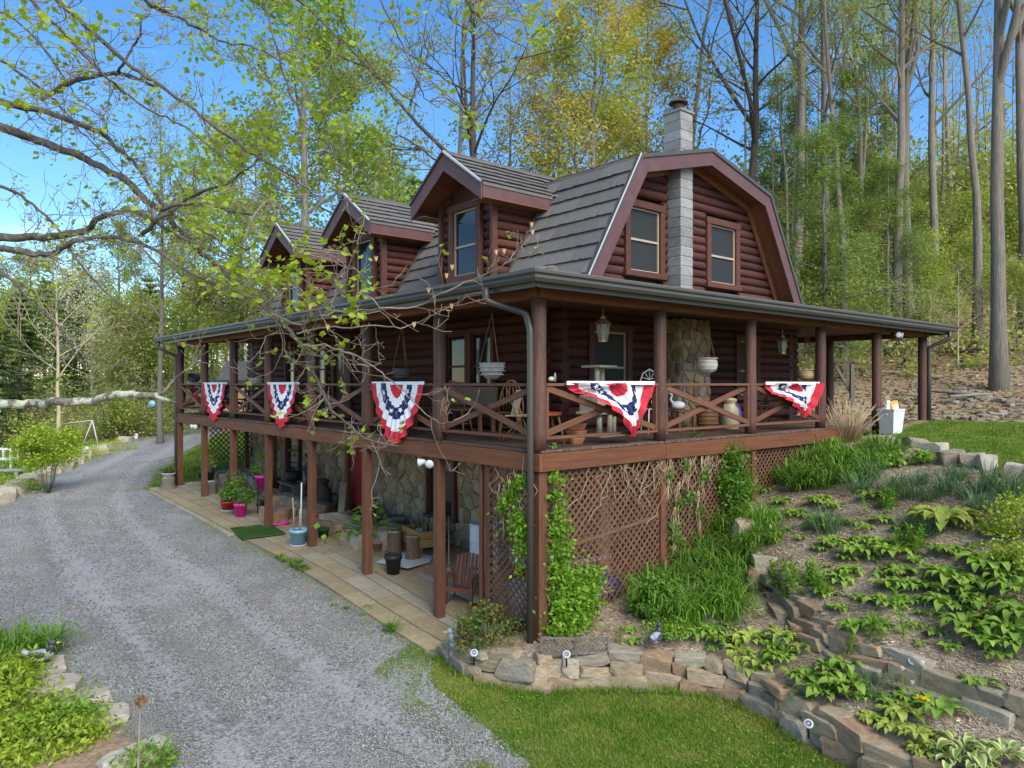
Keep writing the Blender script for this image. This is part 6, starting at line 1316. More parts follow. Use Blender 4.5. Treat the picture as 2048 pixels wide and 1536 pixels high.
shrub('goldenrod', 'chartreuse spirea bush at the right edge below the daffodils', 'bush', ground_at(2040, 1070), 'lf_gold', 2600, (.45, .45, .34), .05, 6, 30); shrub('goldenrod', 'smaller chartreuse bush lower at the right edge', 'bush', ground_at(2046, 1130), 'lf_gold', 1500, (.35, .35, .22), .05, 7, 26)
for k, (px_, py_, lb) in enumerate(((1660, 900, 'lighter leafy plant among the daylilies'), (1790, 930, 'broad leafy plant by the upper lawn rocks'), (1845, 925, 'leafy plant left of the largest lawn edge rock'), (1630, 1060, 'low mossy herb patch on the mulch'), (1530, 1080, 'ferny plant beside the daylilies by the wall end'))): shrub('leafy_plant', lb, 'plant', ground_at(px_, py_), 'lf_hosta', 500, (.26, .26, .13), .09, 30 + k, 14)
# vines: points spread over the lattice plane
def vine(label, pts_uv, to_world, mt, n, size, thick, seed, tend=10, name='vine', aspect=.55):
    r = np.random.default_rng(seed); o = thing(name, label, 'vine', (0, 0, 0)); P = []
    wts = np.array([q[2] for q in pts_uv], float) ** 2; k = r.choice(len(pts_uv), n, p=wts / wts.sum())
    for i in k:
        u, v, s = pts_uv[i]; a, b = r.normal(0, s * .45, 2); w = to_world(u + a, v + b); P.append((w[0] + w[3] * abs(r.normal(0, thick)), w[1] + w[4] * abs(r.normal(0, thick)), w[2]))
    link('foliage', cloud_mesh('foliage', mt, np.array(P), size, seed, .1, aspect), None, o); b = MB(); rr = random.Random(seed)
    for q in range(tend):
        u, v, s = pts_uv[rr.randrange(len(pts_uv))]; pts = [];
        for i in range(6): w = to_world(u + rr.gauss(0, .05), v - .45 + .16 * i); pts.append((w[0] + w[3] * .03, w[1] + w[4] * .03, w[2]))
        b.tube(pts, .005, 4)
    ob = b.build('stems', M['deadvine'], o); ob['kind'] = 'stuff'
fr_ = lambda u, v: (u, -.06, v, 0, -1); lf_ = lambda u, v: (-.06, u, v, -1, 0)
vine('bright green climbing vine covering the corner post and lattice', [(.18, 2.25, .10), (.2, 2.0, .14), (.22, 1.75, .15), (.25, 1.5, .22), (.28, 1.25, .22), (.22, 1.0, .2), (.35, .8, .3), (.45, .6, .36), (.5, .4, .4), (.55, .2, .42), (.75, .5, .3), (.95, .8, .16), (.85, .65, .25), (.3, .2, .35)], fr_, 'lf_vine', 5200, .075, .13, 3)
vine('leafy vine climbing the lattice left of the downspout', [(.25, 2.2, .14), (.4, 2.0, .14), (.3, 1.65, .2), (.25, 1.45, .2), (.55, 1.9, .12), (.7, 1.75, .1), (.2, 1.25, .14), (.25, .95, .1)], lf_, 'lf_vine', 1100, .07, .08, 4)
vine('dense rounded dark green vine hugging the second lattice panel', [(4.45, 2.3, .22), (4.5, 2.05, .3), (4.55, 1.8, .34), (4.5, 1.55, .34), (4.6, 1.35, .3), (4.3, 1.9, .25), (4.75, 1.7, .25)], fr_, 'lf_bush', 4800, .07, .17, 5)
vine('sparse vine with a few leaves on the second lattice panel', [(2.9, 1.2, .2), (2.95, 1.0, .2), (3.3, 1.7, .2), (3.2, 2.2, .12), (3.7, 2.0, .2), (2.75, 2.1, .14), (3.6, 1.4, .15), (3.0, 1.6, .15)], fr_, 'lf_bush', 700, .065, .06, 6, 30)
o = thing('dead_vine', 'tangle of dry tan vine stems over the lattice panels', 'vine', (0, 0, 0)); b = MB(); rr = random.Random(8)
for k in range(52):
    u, v = rr.choice((rr.uniform(.8, 2.6), rr.uniform(2.5, 4.4), rr.uniform(2.5, 4.2))), 2.36; pts = []; a = rr.uniform(-.5, .5)
    for i in range(rr.randint(5, 11)): pts.append((u, -.06 - rr.uniform(0, .05), v)); u += rr.gauss(a * .12, .06); v -= rr.uniform(.02, .16)
    b.tube(pts, .0045, 4)
for k in range(18):
    u, v = rr.uniform(.1, .9), rr.uniform(2.0, 2.35); pts = []
    for i in range(6): pts.append((-.07, u, v)); u += rr.gauss(0, .08); v -= rr.uniform(0, .1)
    b.tube(pts, .005, 4)
ob = b.build('tangled_stems', M['deadvine'], o); ob['kind'] = 'stuff'
# big leaved vine plant on the patio
o = thing('grape_vine', 'big leaved vine sprawling over the rocks beside the walkway', 'vine', G(.9, 6.7)); r = np.random.default_rng(4); P = blob(90, .55, .75, .42, 4, 20, .3, .2); P[:, 2] += .45
link('foliage', cloud_mesh('foliage', 'lf_vine', P, .17, 5, .6, .95, .05), None, o); b = MB(); rr = random.Random(3)
for k in range(9): b.tube([(rr.uniform(-.1, .1), rr.uniform(-.1, .1), 0), (rr.uniform(-.3, .3), rr.uniform(-.4, .4), .5), (rr.uniform(-.6, .4), rr.uniform(-.8, .8), rr.uniform(.3, .9))], .008, 5)
ob = b.build('stems', M['twig'], o); ob['kind'] = 'stuff'
# potted plants
for (pt_, lb, mt, n, r3, sz, sd) in ((p1, 'bushy dark leaved plant growing in the pink pot on the walkway', 'lf_bush', 900, (.34, .34, .38), .08, 1), (p3, 'spiky plant growing in the red pot', 'lf_strap', 260, (.22, .22, .28), .1, 2), (p2, 'feathery plant in the raised pink pot', 'lf_vine', 700, (.26, .26, .36), .05, 3), (p4, 'upright leafy plant in the black nursery pot', 'lf_under', 420, (.24, .24, .42), .09, 4), (p5, 'low mounded plant in the shallow pot', 'lf_rose', 700, (.2, .2, .10), .045, 5)):
    h_ = max(v.co.z for v in pt_.children[0].data.vertices); shrub('potted_plant', lb, 'plant', pt_.location + Vector((0, 0, h_ * .86)), mt, n, r3, sz, 50 + sd, 16, 5, lift=.9)
shrub('potted_plant', 'green trailing plant under the plank shelf', 'plant', G(1.15, 11.7, .1), 'lf_vine', 300, (.25, .2, .15), .08, 61, 12, 3)
shrub('small_weed', 'small green sprig on the deck by the corner post', 'plant', Vector((.25, -.02, DZ)), 'lf_bush', 60, (.1, .06, .05), .05, 62, 8, 2); shrub('small_weed', 'small green sprig at the deck edge below the basket', 'plant', Vector((3.75, .12, DZ)), 'lf_bush', 60, (.14, .08, .05), .05, 63, 8, 2)
# bare twiggy shrub at the deck end
tw = ground_at(1690, 885); o = thing('twiggy_shrub', 'bare brown twiggy shrub at the end of the deck', 'shrub', tw); b = MB(); rr = random.Random(5)
for k in range(150):
    a = rr.uniform(0, 6.28); q = abs(rr.gauss(.45, .3)); h_ = rr.uniform(.5, 1.0); b.tube([(.25 * q * math.cos(a), .25 * q * math.sin(a), 0), (.55 * q * math.cos(a), .55 * q * math.sin(a), h_ * .55), (.95 * q * math.cos(a) + rr.gauss(0, .05), .95 * q * math.sin(a) + rr.gauss(0, .05), h_)], [.008, .006, .003], 4)
ob = b.build('twigs', M['deadvine'], o); ob['kind'] = 'stuff'
# left hand garden beyond the drive
shrub('round_shrub', 'bright green rounded shrub on bare stems left of the driveway', 'shrub', ground_at(95, 985), 'lf_gold', 5200, (.95, .95, .62), .10, 70, 46, 12, 'bark_dark', lift=2.3)
shrub('leafy_bush', 'pale green leafy bush beside the far driveway', 'bush', ground_at(275, 880), 'lf_under', 6000, (2.0, 1.8, 1.5), .16, 71, 60, 9, lift=.9); shrub('leafy_bush', 'yellow flowering branchy bush in front of the pale green bush', 'bush', ground_at(225, 880), 'lf_gold', 2200, (1.2, 1.2, 1.3), .13, 72, 40, 8, lift=1.0)
for k, (px_, py_, rx, rz_, mt, lb) in enumerate(((215, 905, 1.3, .35, 'lf_gold', 'low yellow green perennial bed along the far driveway'), (165, 920, 1.1, .4, 'lf_gold', 'low green perennials behind the round shrub'), (30, 960, 1.2, .5, 'lf_lily', 'green clump at the left edge near the driveway stones'), (15, 990, 1.0, .35, 'lf_gold', 'grassy clump by the leftmost driveway stones'), (50, 935, .8, .55, 'lf_gold', 'small yellow green shrub left of the round shrub'), (120, 925, .8, .3, 'lf_lily', 'iris clump between the round shrub and the drive'))): shrub('perennial', lb, 'perennial', ground_at(px_, py_), mt, 1800, (rx, rx * .8, rz_), .10, 74 + k, 40, 0 + 2, up=0, aspect=.22)
for k, (px_, py_, rr_, sz, mt, lb) in enumerate(((0, 1440, (.75, .8, .2), .085, 'lf_gold', 'mass of lush green ground cover in the near left bed'), (110, 1455, (.42, .4, .14), .08, 'lf_lily', 'leafy ground cover behind the near left rocks'), (-20, 1380, (.6, .7, .24), .1, 'lf_gold', 'green ground cover at the left edge of the near bed'), (60, 1500, (.7, .5, .16), .08, 'lf_gold', 'ground cover at the bottom left of the picture'), (300, 1535, (.3, .25, .14), .07, 'lf_lily', 'small green plant behind the lowest near left rock'))): shrub('ground_cover', lb, 'ground cover', ground_at(px_, py_), mt, 2600 if k != 4 else 500, rr_, sz, 84 + k, 60, 2, up=.2, aspect=.4)
for q, w_ in ordered(((30, 1320), (62, 1302), (95, 1308), (5, 1345), (20, 1360))): plant('daylily', 'yellow green daylily clump behind the near left duck, ' + w_, 'daylily', [strap_mesh('daylily', 'lf_gold', 40, .6, .022, .12, 9, 1.2)] if q == (30, 1330) else [bpy.data.meshes.get('daylily.004') or DL[0]], *q, .95, 'daylilies in the near left bed')
# dry stalk close to the camera
ds = at(281, 1402, 5.2); gd = gz(ds.x, ds.y); o = thing('dry_stalk', 'tall dry flower stalk with a brown head over the near gravel', 'dry stalk', (ds.x, ds.y, gd)); b = MB(); b.tube([(-.06, 0, 0), (-.03, 0, (ds.z - gd) * .5), (0, 0, ds.z - gd)], [.012, .010, .007], 6); b.build('stem', M['twig'], o)
Pd = np.random.default_rng(2).normal(size=(260, 3)); Pd /= np.linalg.norm(Pd, axis=1)[:, None]; link('seed_head', cloud_mesh('seed_head', 'litter', Pd * .032 + [0, 0, ds.z - gd], .03, 3, 0, .5), None, o)
# white chair frame, swing pole, bits in the left garden
wc = ground_at(14, 938); o = thing('garden_chair', 'white painted frame standing at the left edge of the garden', 'chair', wc, YAW)
for s in (-1, 1):
    for t in (-1, 1): b = MB(); b.box((s * .3, t * .22, .4), (.06, .06, .85)); b.build('leg', M['white'], o)
for z in (.42, .82): b = MB(); b.box((0, -.22, z), (.66, .04, .08)); b.build('rail', M['white'], o)
b = MB(); b.box((0, 0, .43), (.6, .44, .03)); b.build('seat', M['white'], o)
ap_ = ground_at(180, 898); o = thing('swing_frame', 'thin metal A-frame pole of an old swing in the left garden', 'frame', ap_, YAW)
for s in (-1, 1): b = MB(); b.tube([(s * .42, 0, 0), (0, .2, 1.35)], .03, 6); b.build('leg', M['flashing'], o)
b = MB(); b.tube([(0, .2, 1.35), (-2.2, .9, 1.1)], .025, 6); b.build('crossbar', M['flashing'], o)
wb = ground_at(60, 935); o = thing('wheelbarrow', 'red and white wheelbarrow half hidden left of the round shrub', 'wheelbarrow', wb, 1.0); b = MB(); b.lathe([(.12, .25), (.32, .5), (.33, .5), (.11, .27)], 10); b.build('tray', M['red'], o); b = MB(); b.ball((0, 0, .5), .2, 10, 6, (1, 1, .6)); b.build('load', M['white'], o)
for s in (-1, 1): b = MB(); b.tube([(s * .1, .4, .1), (s * .28, -.6, .5)], .02, 6); b.build('handle', M['plank'], o)
b = MB(); b.tube([(-.04, .5, .15), (.04, .5, .15)], .15, 14); b.build('wheel', M['black'], o)
gb = ground_at(14, 962); o = thing('garden_bench', 'low grey stone bench at the left edge of the garden', 'bench', gb, YAW + .1); b = MB(); b.box((0, 0, .38), (1.1, .35, .07), None, .01); b.build('seat', M['block'], o)
for s in (-1, 1): b = MB(); b.box((s * .38, 0, .17), (.12, .3, .35)); b.build('support', M['block'], o)
for k, (px_, py_, lb) in enumerate(((272, 884, 'white garden statuette by the far drive edge'), (173, 913, 'round white ornament among the perennials'))): p = ground_at(px_, py_); o = thing('statuette', lb, 'ornament', p); b = MB(); b.lathe([(.12, 0), (.14, .08), (.08, .2), (.11, .32), (.09, .42), (0, .44)], 12); b.build('figure', M['white'], o)
o = thing('disc_sign', 'small round blue sign hanging among the leaves beyond the drive', 'sign', at(304, 808, 27)); b = MB(); b.lathe([(0, -.015), (.13, -.015), (.13, .015), (0, .015)], 16, M=Matrix.Rotation(YAW, 3, 'Z') @ Matrix.Rotation(PI / 2, 3, 'X')); b.build('disc', M['blue_pot'], o); b = MB(); b.tube([(0, 0, .12), (0, 0, 1.2)], .01, 5); b.build('cord', M['twig'], o)
# ------------------------------------------------------------------ trees
def grow(seed, h, r0, crown0, spread, nlimb, nleaf, leaf, mt, bark, lean=0, fork=None, twigs=4, gap=.0, wob=.02, droop=.0, up=.3, limb_up=.9, cl=.34, aspect=.6, nside=9, root=1.35):
    """a deciduous tree: tapered trunk, limbs, twigs, leaf diamonds near twig ends -> (wood mesh, leaf mesh)"""
    r = random.Random(seed); b = MB(); ends = []
    n = 12; tr = []; x = y = 0.0
    for i in range(n + 1):
        t = i / n; tr.append(Vector((x + lean * h * t * t, y, h * t))); x += r.gauss(0, wob * h / n * 2); y += r.gauss(0, wob * h / n * 2)
    rad = [max(.012, r0 * ((1 - .86 * (i / n) ** .9) * (root if i == 0 else 1))) for i in range(n + 1)]
    b.tube([tr[0] - UP * .3] + tr[1:] if False else [tr[0] - Vector((0, 0, .4))] + tr[1:], rad, nside)
    def tp(t): f = t * n; i = min(n - 1, int(f)); return tr[i].lerp(tr[i + 1], f - i), rad[i] + (rad[i + 1] - rad[i]) * (f - i)
    def limb(p, d, L_, rr, depth):
        m = 6; pts = [p.copy()]; q = p.copy(); dd = d.copy()
        for i in range(m):
            dd = (dd + Vector((r.gauss(0, .16), r.gauss(0, .16), r.gauss(.05 - droop, .10)))).normalized(); q = q + dd * L_ / m; pts.append(q.copy())
        b.tube(pts, [max(.006, rr * (1 - .82 * i / m)) for i in range(m + 1)], 6 if depth == 0 else 4, False)
        if depth < 2:
            for k in range(twigs if depth == 0 else 3):
                t = r.uniform(.3, 1); i = min(m - 1, int(t * m)); pp = pts[i].lerp(pts[i + 1], t * m - i); a = r.uniform(0, 6.28); u, w = frame(dd); nd_ = (dd * .8 + (u * math.cos(a) + w * math.sin(a)) * .8 + UP * .12).normalized(); limb(pp, nd_, L_ * r.uniform(.35, .6), rr * .42, depth + 1)
        if depth > 0: ends.extend(pts[2:])
        else: ends.extend(pts[4:])
    if fork:
        for k in range(fork[1]):
            p, rr = tp(fork[0] + .03 * k); a = r.uniform(0, 6.28) + k * 2.2; limb(p, Vector((math.cos(a) * .45, math.sin(a) * .45, 1)).normalized(), h * (1 - fork[0]) * r.uniform(.8, 1), rr * .75, 0)
    for k in range(nlimb):
        t = crown0 + (1 - crown0) * (k + r.random()) / nlimb * .97; p, rr = tp(t); a = k * 2.4 + r.uniform(-.5, .5); el = limb_up * r.uniform(.6, 1.3); s = spread * (1.15 - .75 * (t - crown0) / (1 - crown0)) * r.uniform(.6, 1.15)
        limb(p, Vector((math.cos(a), math.sin(a), el * .75)).normalized(), s, rr * .5, 0)
    E = np.array([tuple(e) for e in ends]); rg_ = np.random.default_rng(seed); keep = rg_.random(len(E)) > gap; E = E[keep]
    k = rg_.integers(0, len(E), nleaf); P = E[k] + rg_.normal(size=(nleaf, 3)) * cl * rg_.uniform(.3, 1, len(E))[k][:, None]
    V, F = leaf_np(P, leaf, rg_, up, aspect, .06); lm = np_mesh('crown', V, F); lm.materials.append(M[mt]); wm_ = b.mesh('trunk'); wm_.materials.append(M[bark]); return wm_, lm
def conifer(seed, h, r0, base, spread, n, leaf, mt, bark, tiers=26, sag=.18):
    r = random.Random(seed); b = MB(); b.tube([(0, 0, -.4), (0, 0, h * .5), (0, 0, h)], [r0, r0 * .6, .02], 8); P = []; rg_ = np.random.default_rng(seed)
    for k in range(tiers):
        t = k / tiers; z = base + (h - base) * t; s = spread * (1 - t) ** .75 * r.uniform(.75, 1.1) + .25
        for q in range(r.randint(4, 6)):
            a = r.uniform(0, 6.28); L_ = s * r.uniform(.6, 1.1); d = Vector((math.cos(a), math.sin(a), .12)); pts = [Vector((0, 0, z)), Vector((0, 0, z)) + d * L_ * .5, Vector((d.x * L_, d.y * L_, z - sag * L_ + .1))]; b.tube(pts, [.035 * (1 - t) + .012, .02, .006], 4, False)
            m = int(n / tiers / 5); tt = rg_.random(m) ** .6; pos = np.outer(1 - tt, np.array(pts[0])) + np.outer(tt, np.array(pts[2])); pos[:, 2] += .12 * np.sin(tt * 3) ; P.append(pos + rg_.normal(size=(m, 3)) * np.array([.22, .22, .10]) * (.4 + .6 * s / spread))
    P = np.concatenate(P); V, F = leaf_np(P, leaf, rg_, .6, .28, 0); lm = np_mesh('crown', V, F); lm.materials.append(M[mt]); wm_ = b.mesh('trunk'); wm_.materials.append(M[bark]); return wm_, lm
PR = {}
PR['tallA'] = grow(1, 23, .30, .36, 5.2, 17, 7000, .15, 'lf_spring', 'bark', twigs=5, gap=.25)
PR['tallB'] = grow(2, 24, .34, .42, 5.5, 15, 5600, .15, 'lf_olive', 'bark', fork=(.42, 2), twigs=5, gap=.3)
PR['tallC'] = grow(3, 22, .26, .45, 4.2, 14, 5200, .15, 'lf_spring', 'bark', lean=.10, twigs=5, gap=.3)
PR['fork'] = grow(4, 24, .42, .5, 6.0, 14, 6000, .15, 'lf_olive', 'bark', fork=(.38, 3), twigs=5, gap=.3)
PR['green'] = grow(5, 17, .24, .22, 4.4, 22, 12500, .20, 'lf_green', 'bark', twigs=7, cl=.42)
PR['greenB'] = grow(6, 19, .25, .25, 4.6, 22, 13500, .21, 'lf_spring', 'bark_dark', twigs=7, cl=.42)
PR['orange'] = grow(7, 19, .22, .18, 4.2, 30, 15000, .19, 'lf_orange', 'bark', twigs=7, cl=.5)
PR['bare'] = grow(8, 20, .24, .40, 4.6, 15, 1500, .17, 'lf_olive', 'bark_dark', fork=(.45, 2), twigs=6, gap=.2)
PR['bareB'] = grow(9, 19, .2, .40, 3.8, 13, 1900, .17, 'lf_orange', 'bark', twigs=6, lean=-.08)
PR['under'] = grow(10, 8.5, .10, .18, 3.4, 20, 7500, .20, 'lf_under', 'bark', twigs=5, cl=.6)
PR['underB'] = grow(11, 7, .08, .12, 3.0, 18, 6500, .21, 'lf_spring', 'bark', twigs=5, cl=.55)
PR['sapling'] = grow(12, 9, .10, .35, 2.6, 14, 420, .14, 'lf_spring', 'bark_pale', twigs=5, gap=.2, limb_up=1.2)
PR['blossom'] = grow(13, 9, .12, .25, 3.2, 16, 3600, .15, 'lf_white', 'bark', twigs=5)
PR['hemlock'] = conifer(14, 13, .22, .6, 3.6, 16000, .30, 'lf_dark', 'bark_dark'); PR['pine'] = conifer(15, 17, .26, 2.5, 3.4, 15000, .32, 'lf_pine', 'bark_dark', 22, -.05); PR['pineB'] = conifer(16, 11, .18, .8, 3.0, 13000, .30, 'lf_pine', 'bark_dark', 22, .0)
PR['softpine'] = grow(17, 14, .2, .12, 3.3, 30, 17000, .26, 'lf_pine', 'bark', twigs=6, cl=.42, limb_up=.22, droop=.03, aspect=.2, up=.5)
def tree(kind, label, p, s=1.0, rz=None, name=None, group=None, tilt=0.0, sxy=None):
    p = Vector(p); r = random.Random(int(p.x * 31 + p.y * 17)); rz = r.uniform(0, 6.28) if rz is None else rz
    o = thing(name or ('evergreen_tree' if kind in ('hemlock', 'pine', 'pineB', 'softpine') else 'deciduous_tree'), label, 'tree', (p.x, p.y, gz(p.x, p.y) - .1), rz, group); o.rotation_euler = (tilt, 0, rz); k = sxy or (s * .66 if kind in ('tallA', 'tallB', 'tallC') else s); o.scale = (k, k, s)
    link('trunk', PR[kind][0], None, o); link('crown', PR[kind][1], None, o); return o
def tpx(kind, label, px, d, s=1.0, **k): q = at(px, 768, d); return tree(kind, label, (q.x, q.y, 0), s, **k)
# right hand hillside, trees that can be told apart
tpx('fork', 'massive pale barked tree at the right edge beside the upper lawn', 1998, 23.5, 1.08, rz=.6, sxy=.6)
tpx('tallC', 'grey trunked tree just left of the massive right edge tree', 1955, 30, 1.15, rz=2)
tpx('tallA', 'slim twin trunk tree right of the porch roof end', 1800, 32, 1.2, rz=1); tpx('tallB', 'pale straight tree crowding the twin trunk tree', 1822, 34, 1.15, rz=2.5)
tpx('tallB', 'thick dark forked tree rising behind the right gable slope', 1592, 34, 1.22, rz=.3, sxy=.8); tpx('tallA', 'straight slender tree right of the dark forked tree', 1650, 31, 1.25, rz=4, sxy=.62)
tpx('bare', 'leaning bare tree just right of the chimney', 1500, 36, 1.2, rz=1.2, tilt=.06); tpx('tallC', 'thin sparse tree between the slender tree and the porch end', 1722, 37, 1.1, rz=3); tpx('tallA', 'dark straight tree behind the clothesline post', 1865, 38, 1.2, rz=5)
tpx('tallB', 'tall tree at the far right behind the massive one', 2052, 31, 1.15, rz=3.3); tpx('tallC', 'sparse tree deep in the right wood', 1905, 45, 1.2, rz=.8); tpx('bareB', 'thin bare tree directly behind the chimney', 1372, 40, 1.25, rz=2)
tpx('tallA', 'tall wood tree high on the hill right of the gable', 1685, 48, 1.15); tpx('tallB', 'tall wood tree farther up the right hill', 1770, 52, 1.15); tpx('tallC', 'hill tree seen between the porch posts', 1690, 28, .95, rz=1.7)
tpx('softpine', 'bushy green pine just right of the gable wall', 1655, 28, .72); tpx('softpine', 'tall green pine behind the porch end', 1735, 42, 1.1); tpx('softpine', 'small pine right of the bushy pine', 1775, 32, .6); tpx('softpine', 'dark pine left of the right gable slope', 1560, 45, 1.15)
# behind the house
tpx('orange', 'bronze leaved spring tree behind the ridge left of the chimney', 1190, 33, 1.0, rz=1); tpx('orange', 'second bronze tree right behind the ridge', 1290, 40, 1.05, rz=2.6); tpx('greenB', 'green tree mixed into the bronze trees', 1235, 50, .8, rz=3); tpx('orange', 'bronze tree at the left of the bronze group', 1115, 38, .9, rz=4)
tpx('bare', 'dark nearly bare tree behind the first dormer', 955, 31, 1.08, rz=.2); tpx('bareB', 'thin bare tree left of the dark bare tree', 915, 36, 1.1, rz=1.2); tpx('bareB', 'thin bare tree right of the dark bare tree', 1020, 38, .95, rz=4); tpx('tallC', 'sparse tree between the bare and bronze trees', 1075, 42, .95)
tpx('green', 'tall fresh green tree behind the middle dormer', 590, 31, 1.18, rz=.5); tpx('greenB', 'wide green tree behind the second dormer', 690, 37, .98, rz=1.8); tpx('pine', 'soft green pine behind the gap between dormers', 830, 44, .78); tpx('green', 'green tree low behind the third dormer', 780, 46, .8, rz=2.2); tpx('greenB', 'green tree left of the tall fresh green tree', 480, 44, .92, rz=2)
# left hand wood
tpx('tallA', 'lichened grey trunk at the far porch end', 322, 34, .72, rz=2.2); tpx('sapling', 'pale bare sapling left of the driveway', 118, 31, 1.05, rz=1); tpx('blossom', 'white blossoming tree in the left wood', 185, 44, 1.0, rz=1)
tpx('hemlock', 'dark hemlock at the left edge', 40, 42, .62, rz=1); tpx('hemlock', 'dark hemlock right of the pale sapling', 150, 50, .72, rz=2); tpx('pine', 'dark pine left of the blossoming tree', 90, 55, .55); tpx('hemlock', 'low dark hemlock far left', -30, 36, .6)
tpx('greenB', 'bright green tree over the left hemlocks', 60, 58, .62, rz=2); tpx('green', 'bright green tree behind the blossoming tree', 230, 52, .72, rz=1); tpx('underB', 'small bright tree beyond the far drive', 330, 42, .95); tpx('under', 'small leafy tree left of the shed', 420, 44, 1.0); tpx('tallC', 'slim tree in the left wood', 405, 50, .72); tpx('greenB', 'green tree above the far porch roof', 370, 55, .78, rz=.4); tpx('under', 'leafy tree at the far bend of the drive', 255, 40, .85); tpx('pineB', 'evergreen behind the far bend of the drive', 300, 50, .8); tpx('green', 'green tree at the left border of the wood', -20, 50, .6, rz=4)
# understorey on the right hill
for k, (px_, d_, s_, kd) in enumerate(((1640, 29, .7, 'underB'), (1700, 34, .75, 'under'), (1840, 36, .62, 'underB'), (1930, 40, .7, 'under'), (2040, 38, .66, 'underB'), (1760, 44, .8, 'underB'), (1880, 30, .42, 'underB'), (1990, 46, .8, 'under'), (1590, 40, .9, 'under'), (1815, 50, .9, 'under'))): tpx(kd, 'small leafy understorey tree on the right hillside, ' + ORD[sorted((1640, 1700, 1840, 1930, 2040, 1760, 1880, 1990, 1590, 1815)).index(px_)] + ' from the left', px_, d_, s_, name='understorey_tree', group='understorey trees on the right hillside')
# far wood: one mass, every stem real geometry
rf_ = np.random.default_rng(12); Wv = []; Wf = []; Lv = {k: [] for k in ('lf_spring', 'lf_green', 'lf_olive', 'lf_pine', 'lf_under')}; off = 0; bw = MB(); lp = 0
def far_tree(x, y, h, mt, n, dense_=1.0, leaf=.42):
    z = gz(x, y); rr = random.Random(int(x * 13 + y * 7)); r0 = h * .011; lx, ly = rr.uniform(-.06, .06) * h, rr.uniform(-.06, .06) * h
    bw.tube([(x, y, z - .3), (x + lx * .4, y + ly * .4, z + h * .5), (x + lx, y + ly, z + h)], [r0, r0 * .65, .03], 5, False)
    for k in range(6):
        t = rr.uniform(.3, .85); a = rr.uniform(0, 6.28); L_ = h * .2 * rr.uniform(.5, 1.1); bw.tube([(x + lx * t, y + ly * t, z + h * t), (x + lx * t + L_ * math.cos(a), y + ly * t + L_ * math.sin(a), z + h * t + L_ * .7)], [r0 * .4, .02], 4, False)
    P = blob(n, h * .17, h * .17, h * .36, int(abs(x * 17 + y * 3)) + 5, 22, .28, .2) + [x + lx * .6, y + ly * .6, z + h * .6]; Lv[mt].append(P)
for k in range(330):
    px_ = rf_.uniform(-120, 2170) if k < 230 else rf_.uniform(1480, 2170); right = px_ > 1450; d_ = rf_.uniform(40, 90) if right else rf_.uniform(56, 95); q = at(px_, 768, d_)
    lowc = 420 < px_ < 1400
    h_ = rf_.uniform(7, 13) if right else (rf_.uniform(7, 12) if lowc else rf_.uniform(7.5, 14)); far_tree(q.x, q.y, h_, rf_.choice(['lf_spring', 'lf_green', 'lf_olive', 'lf_pine', 'lf_under'], p=[.28, .22, .28, .08, .14]), 620 if right else 640)
for k in range(70):
    q = at(rf_.uniform(1480, 2150), 768, rf_.uniform(36, 75)); z = gz(q.x, q.y); hh = rf_.uniform(12, 20); lx = rf_.normal(0, .6); bw.tube([(q.x, q.y, z - .3), (q.x + lx * .4, q.y, z + hh * .5), (q.x + lx, q.y + rf_.normal(0, .5), z + hh)], [rf_.uniform(.07, .15), .07, .02], 6, False)
    for j in range(7):
        t_ = rf_.uniform(.35, .95); a_ = rf_.uniform(0, 6.28); L2 = rf_.uniform(.8, 2.4); bw.tube([(q.x + lx * t_, q.y, z + hh * t_), (q.x + lx * t_ + L2 * math.cos(a_) * .6, q.y + L2 * math.sin(a_) * .6, z + hh * t_ + L2 * .5), (q.x + lx * t_ + L2 * math.cos(a_), q.y + L2 * math.sin(a_), z + hh * t_ + L2 * .7)], [.03, .02, .01], 4, False)
far = thing('far_wood', 'mass of spring green woodland behind the house and over the hill', None, kind='stuff'); ob = bw.build('trunks', M['bark'], far); ob['kind'] = 'stuff'
for mt, Ls in Lv.items():
    if Ls: ob = link('foliage', cloud_mesh('foliage', mt, np.concatenate(Ls), .36, 3, .3, .65), None, far); ob['kind'] = 'stuff'
und = []
for k in range(420):
    px_ = rf_.uniform(1480, 2150) if k % 2 else rf_.uniform(-100, 520); p = at(px_, 768, rf_.uniform(27, 66) if k % 2 else rf_.uniform(36, 60)); 
    if p.x > 12 or k % 2 == 0: s_ = rf_.uniform(.5, 1.4); und.append(blob(120, s_, s_, s_ * .8, k, 8, .3) + [p.x, p.y, gz(p.x, p.y) + s_ * .6])
for k in range(260):
    p = at(rf_.uniform(-150, 2200), 768, rf_.uniform(62, 110)); s_ = rf_.uniform(1.6, 3.6); und.append(blob(150, s_, s_, s_ * .9, 900 + k, 12, .3) + [p.x, p.y, gz(p.x, p.y) + s_ * .7])
for k in range(170):
    p = at(rf_.uniform(-180, 640), 768, rf_.uniform(52, 70)); s_ = rf_.uniform(2.2, 3.8); und.append(blob(260, s_, s_, s_ * 1.05, 1900 + k, 16, .3) + [p.x, p.y, gz(p.x, p.y) + s_ * .8])
ug = link('undergrowth', cloud_mesh('undergrowth', 'lf_under', np.concatenate(und), .18, 5, .3, .6), None); tag(ug, 'leafy undergrowth and saplings under the trees', None, None, 'stuff')
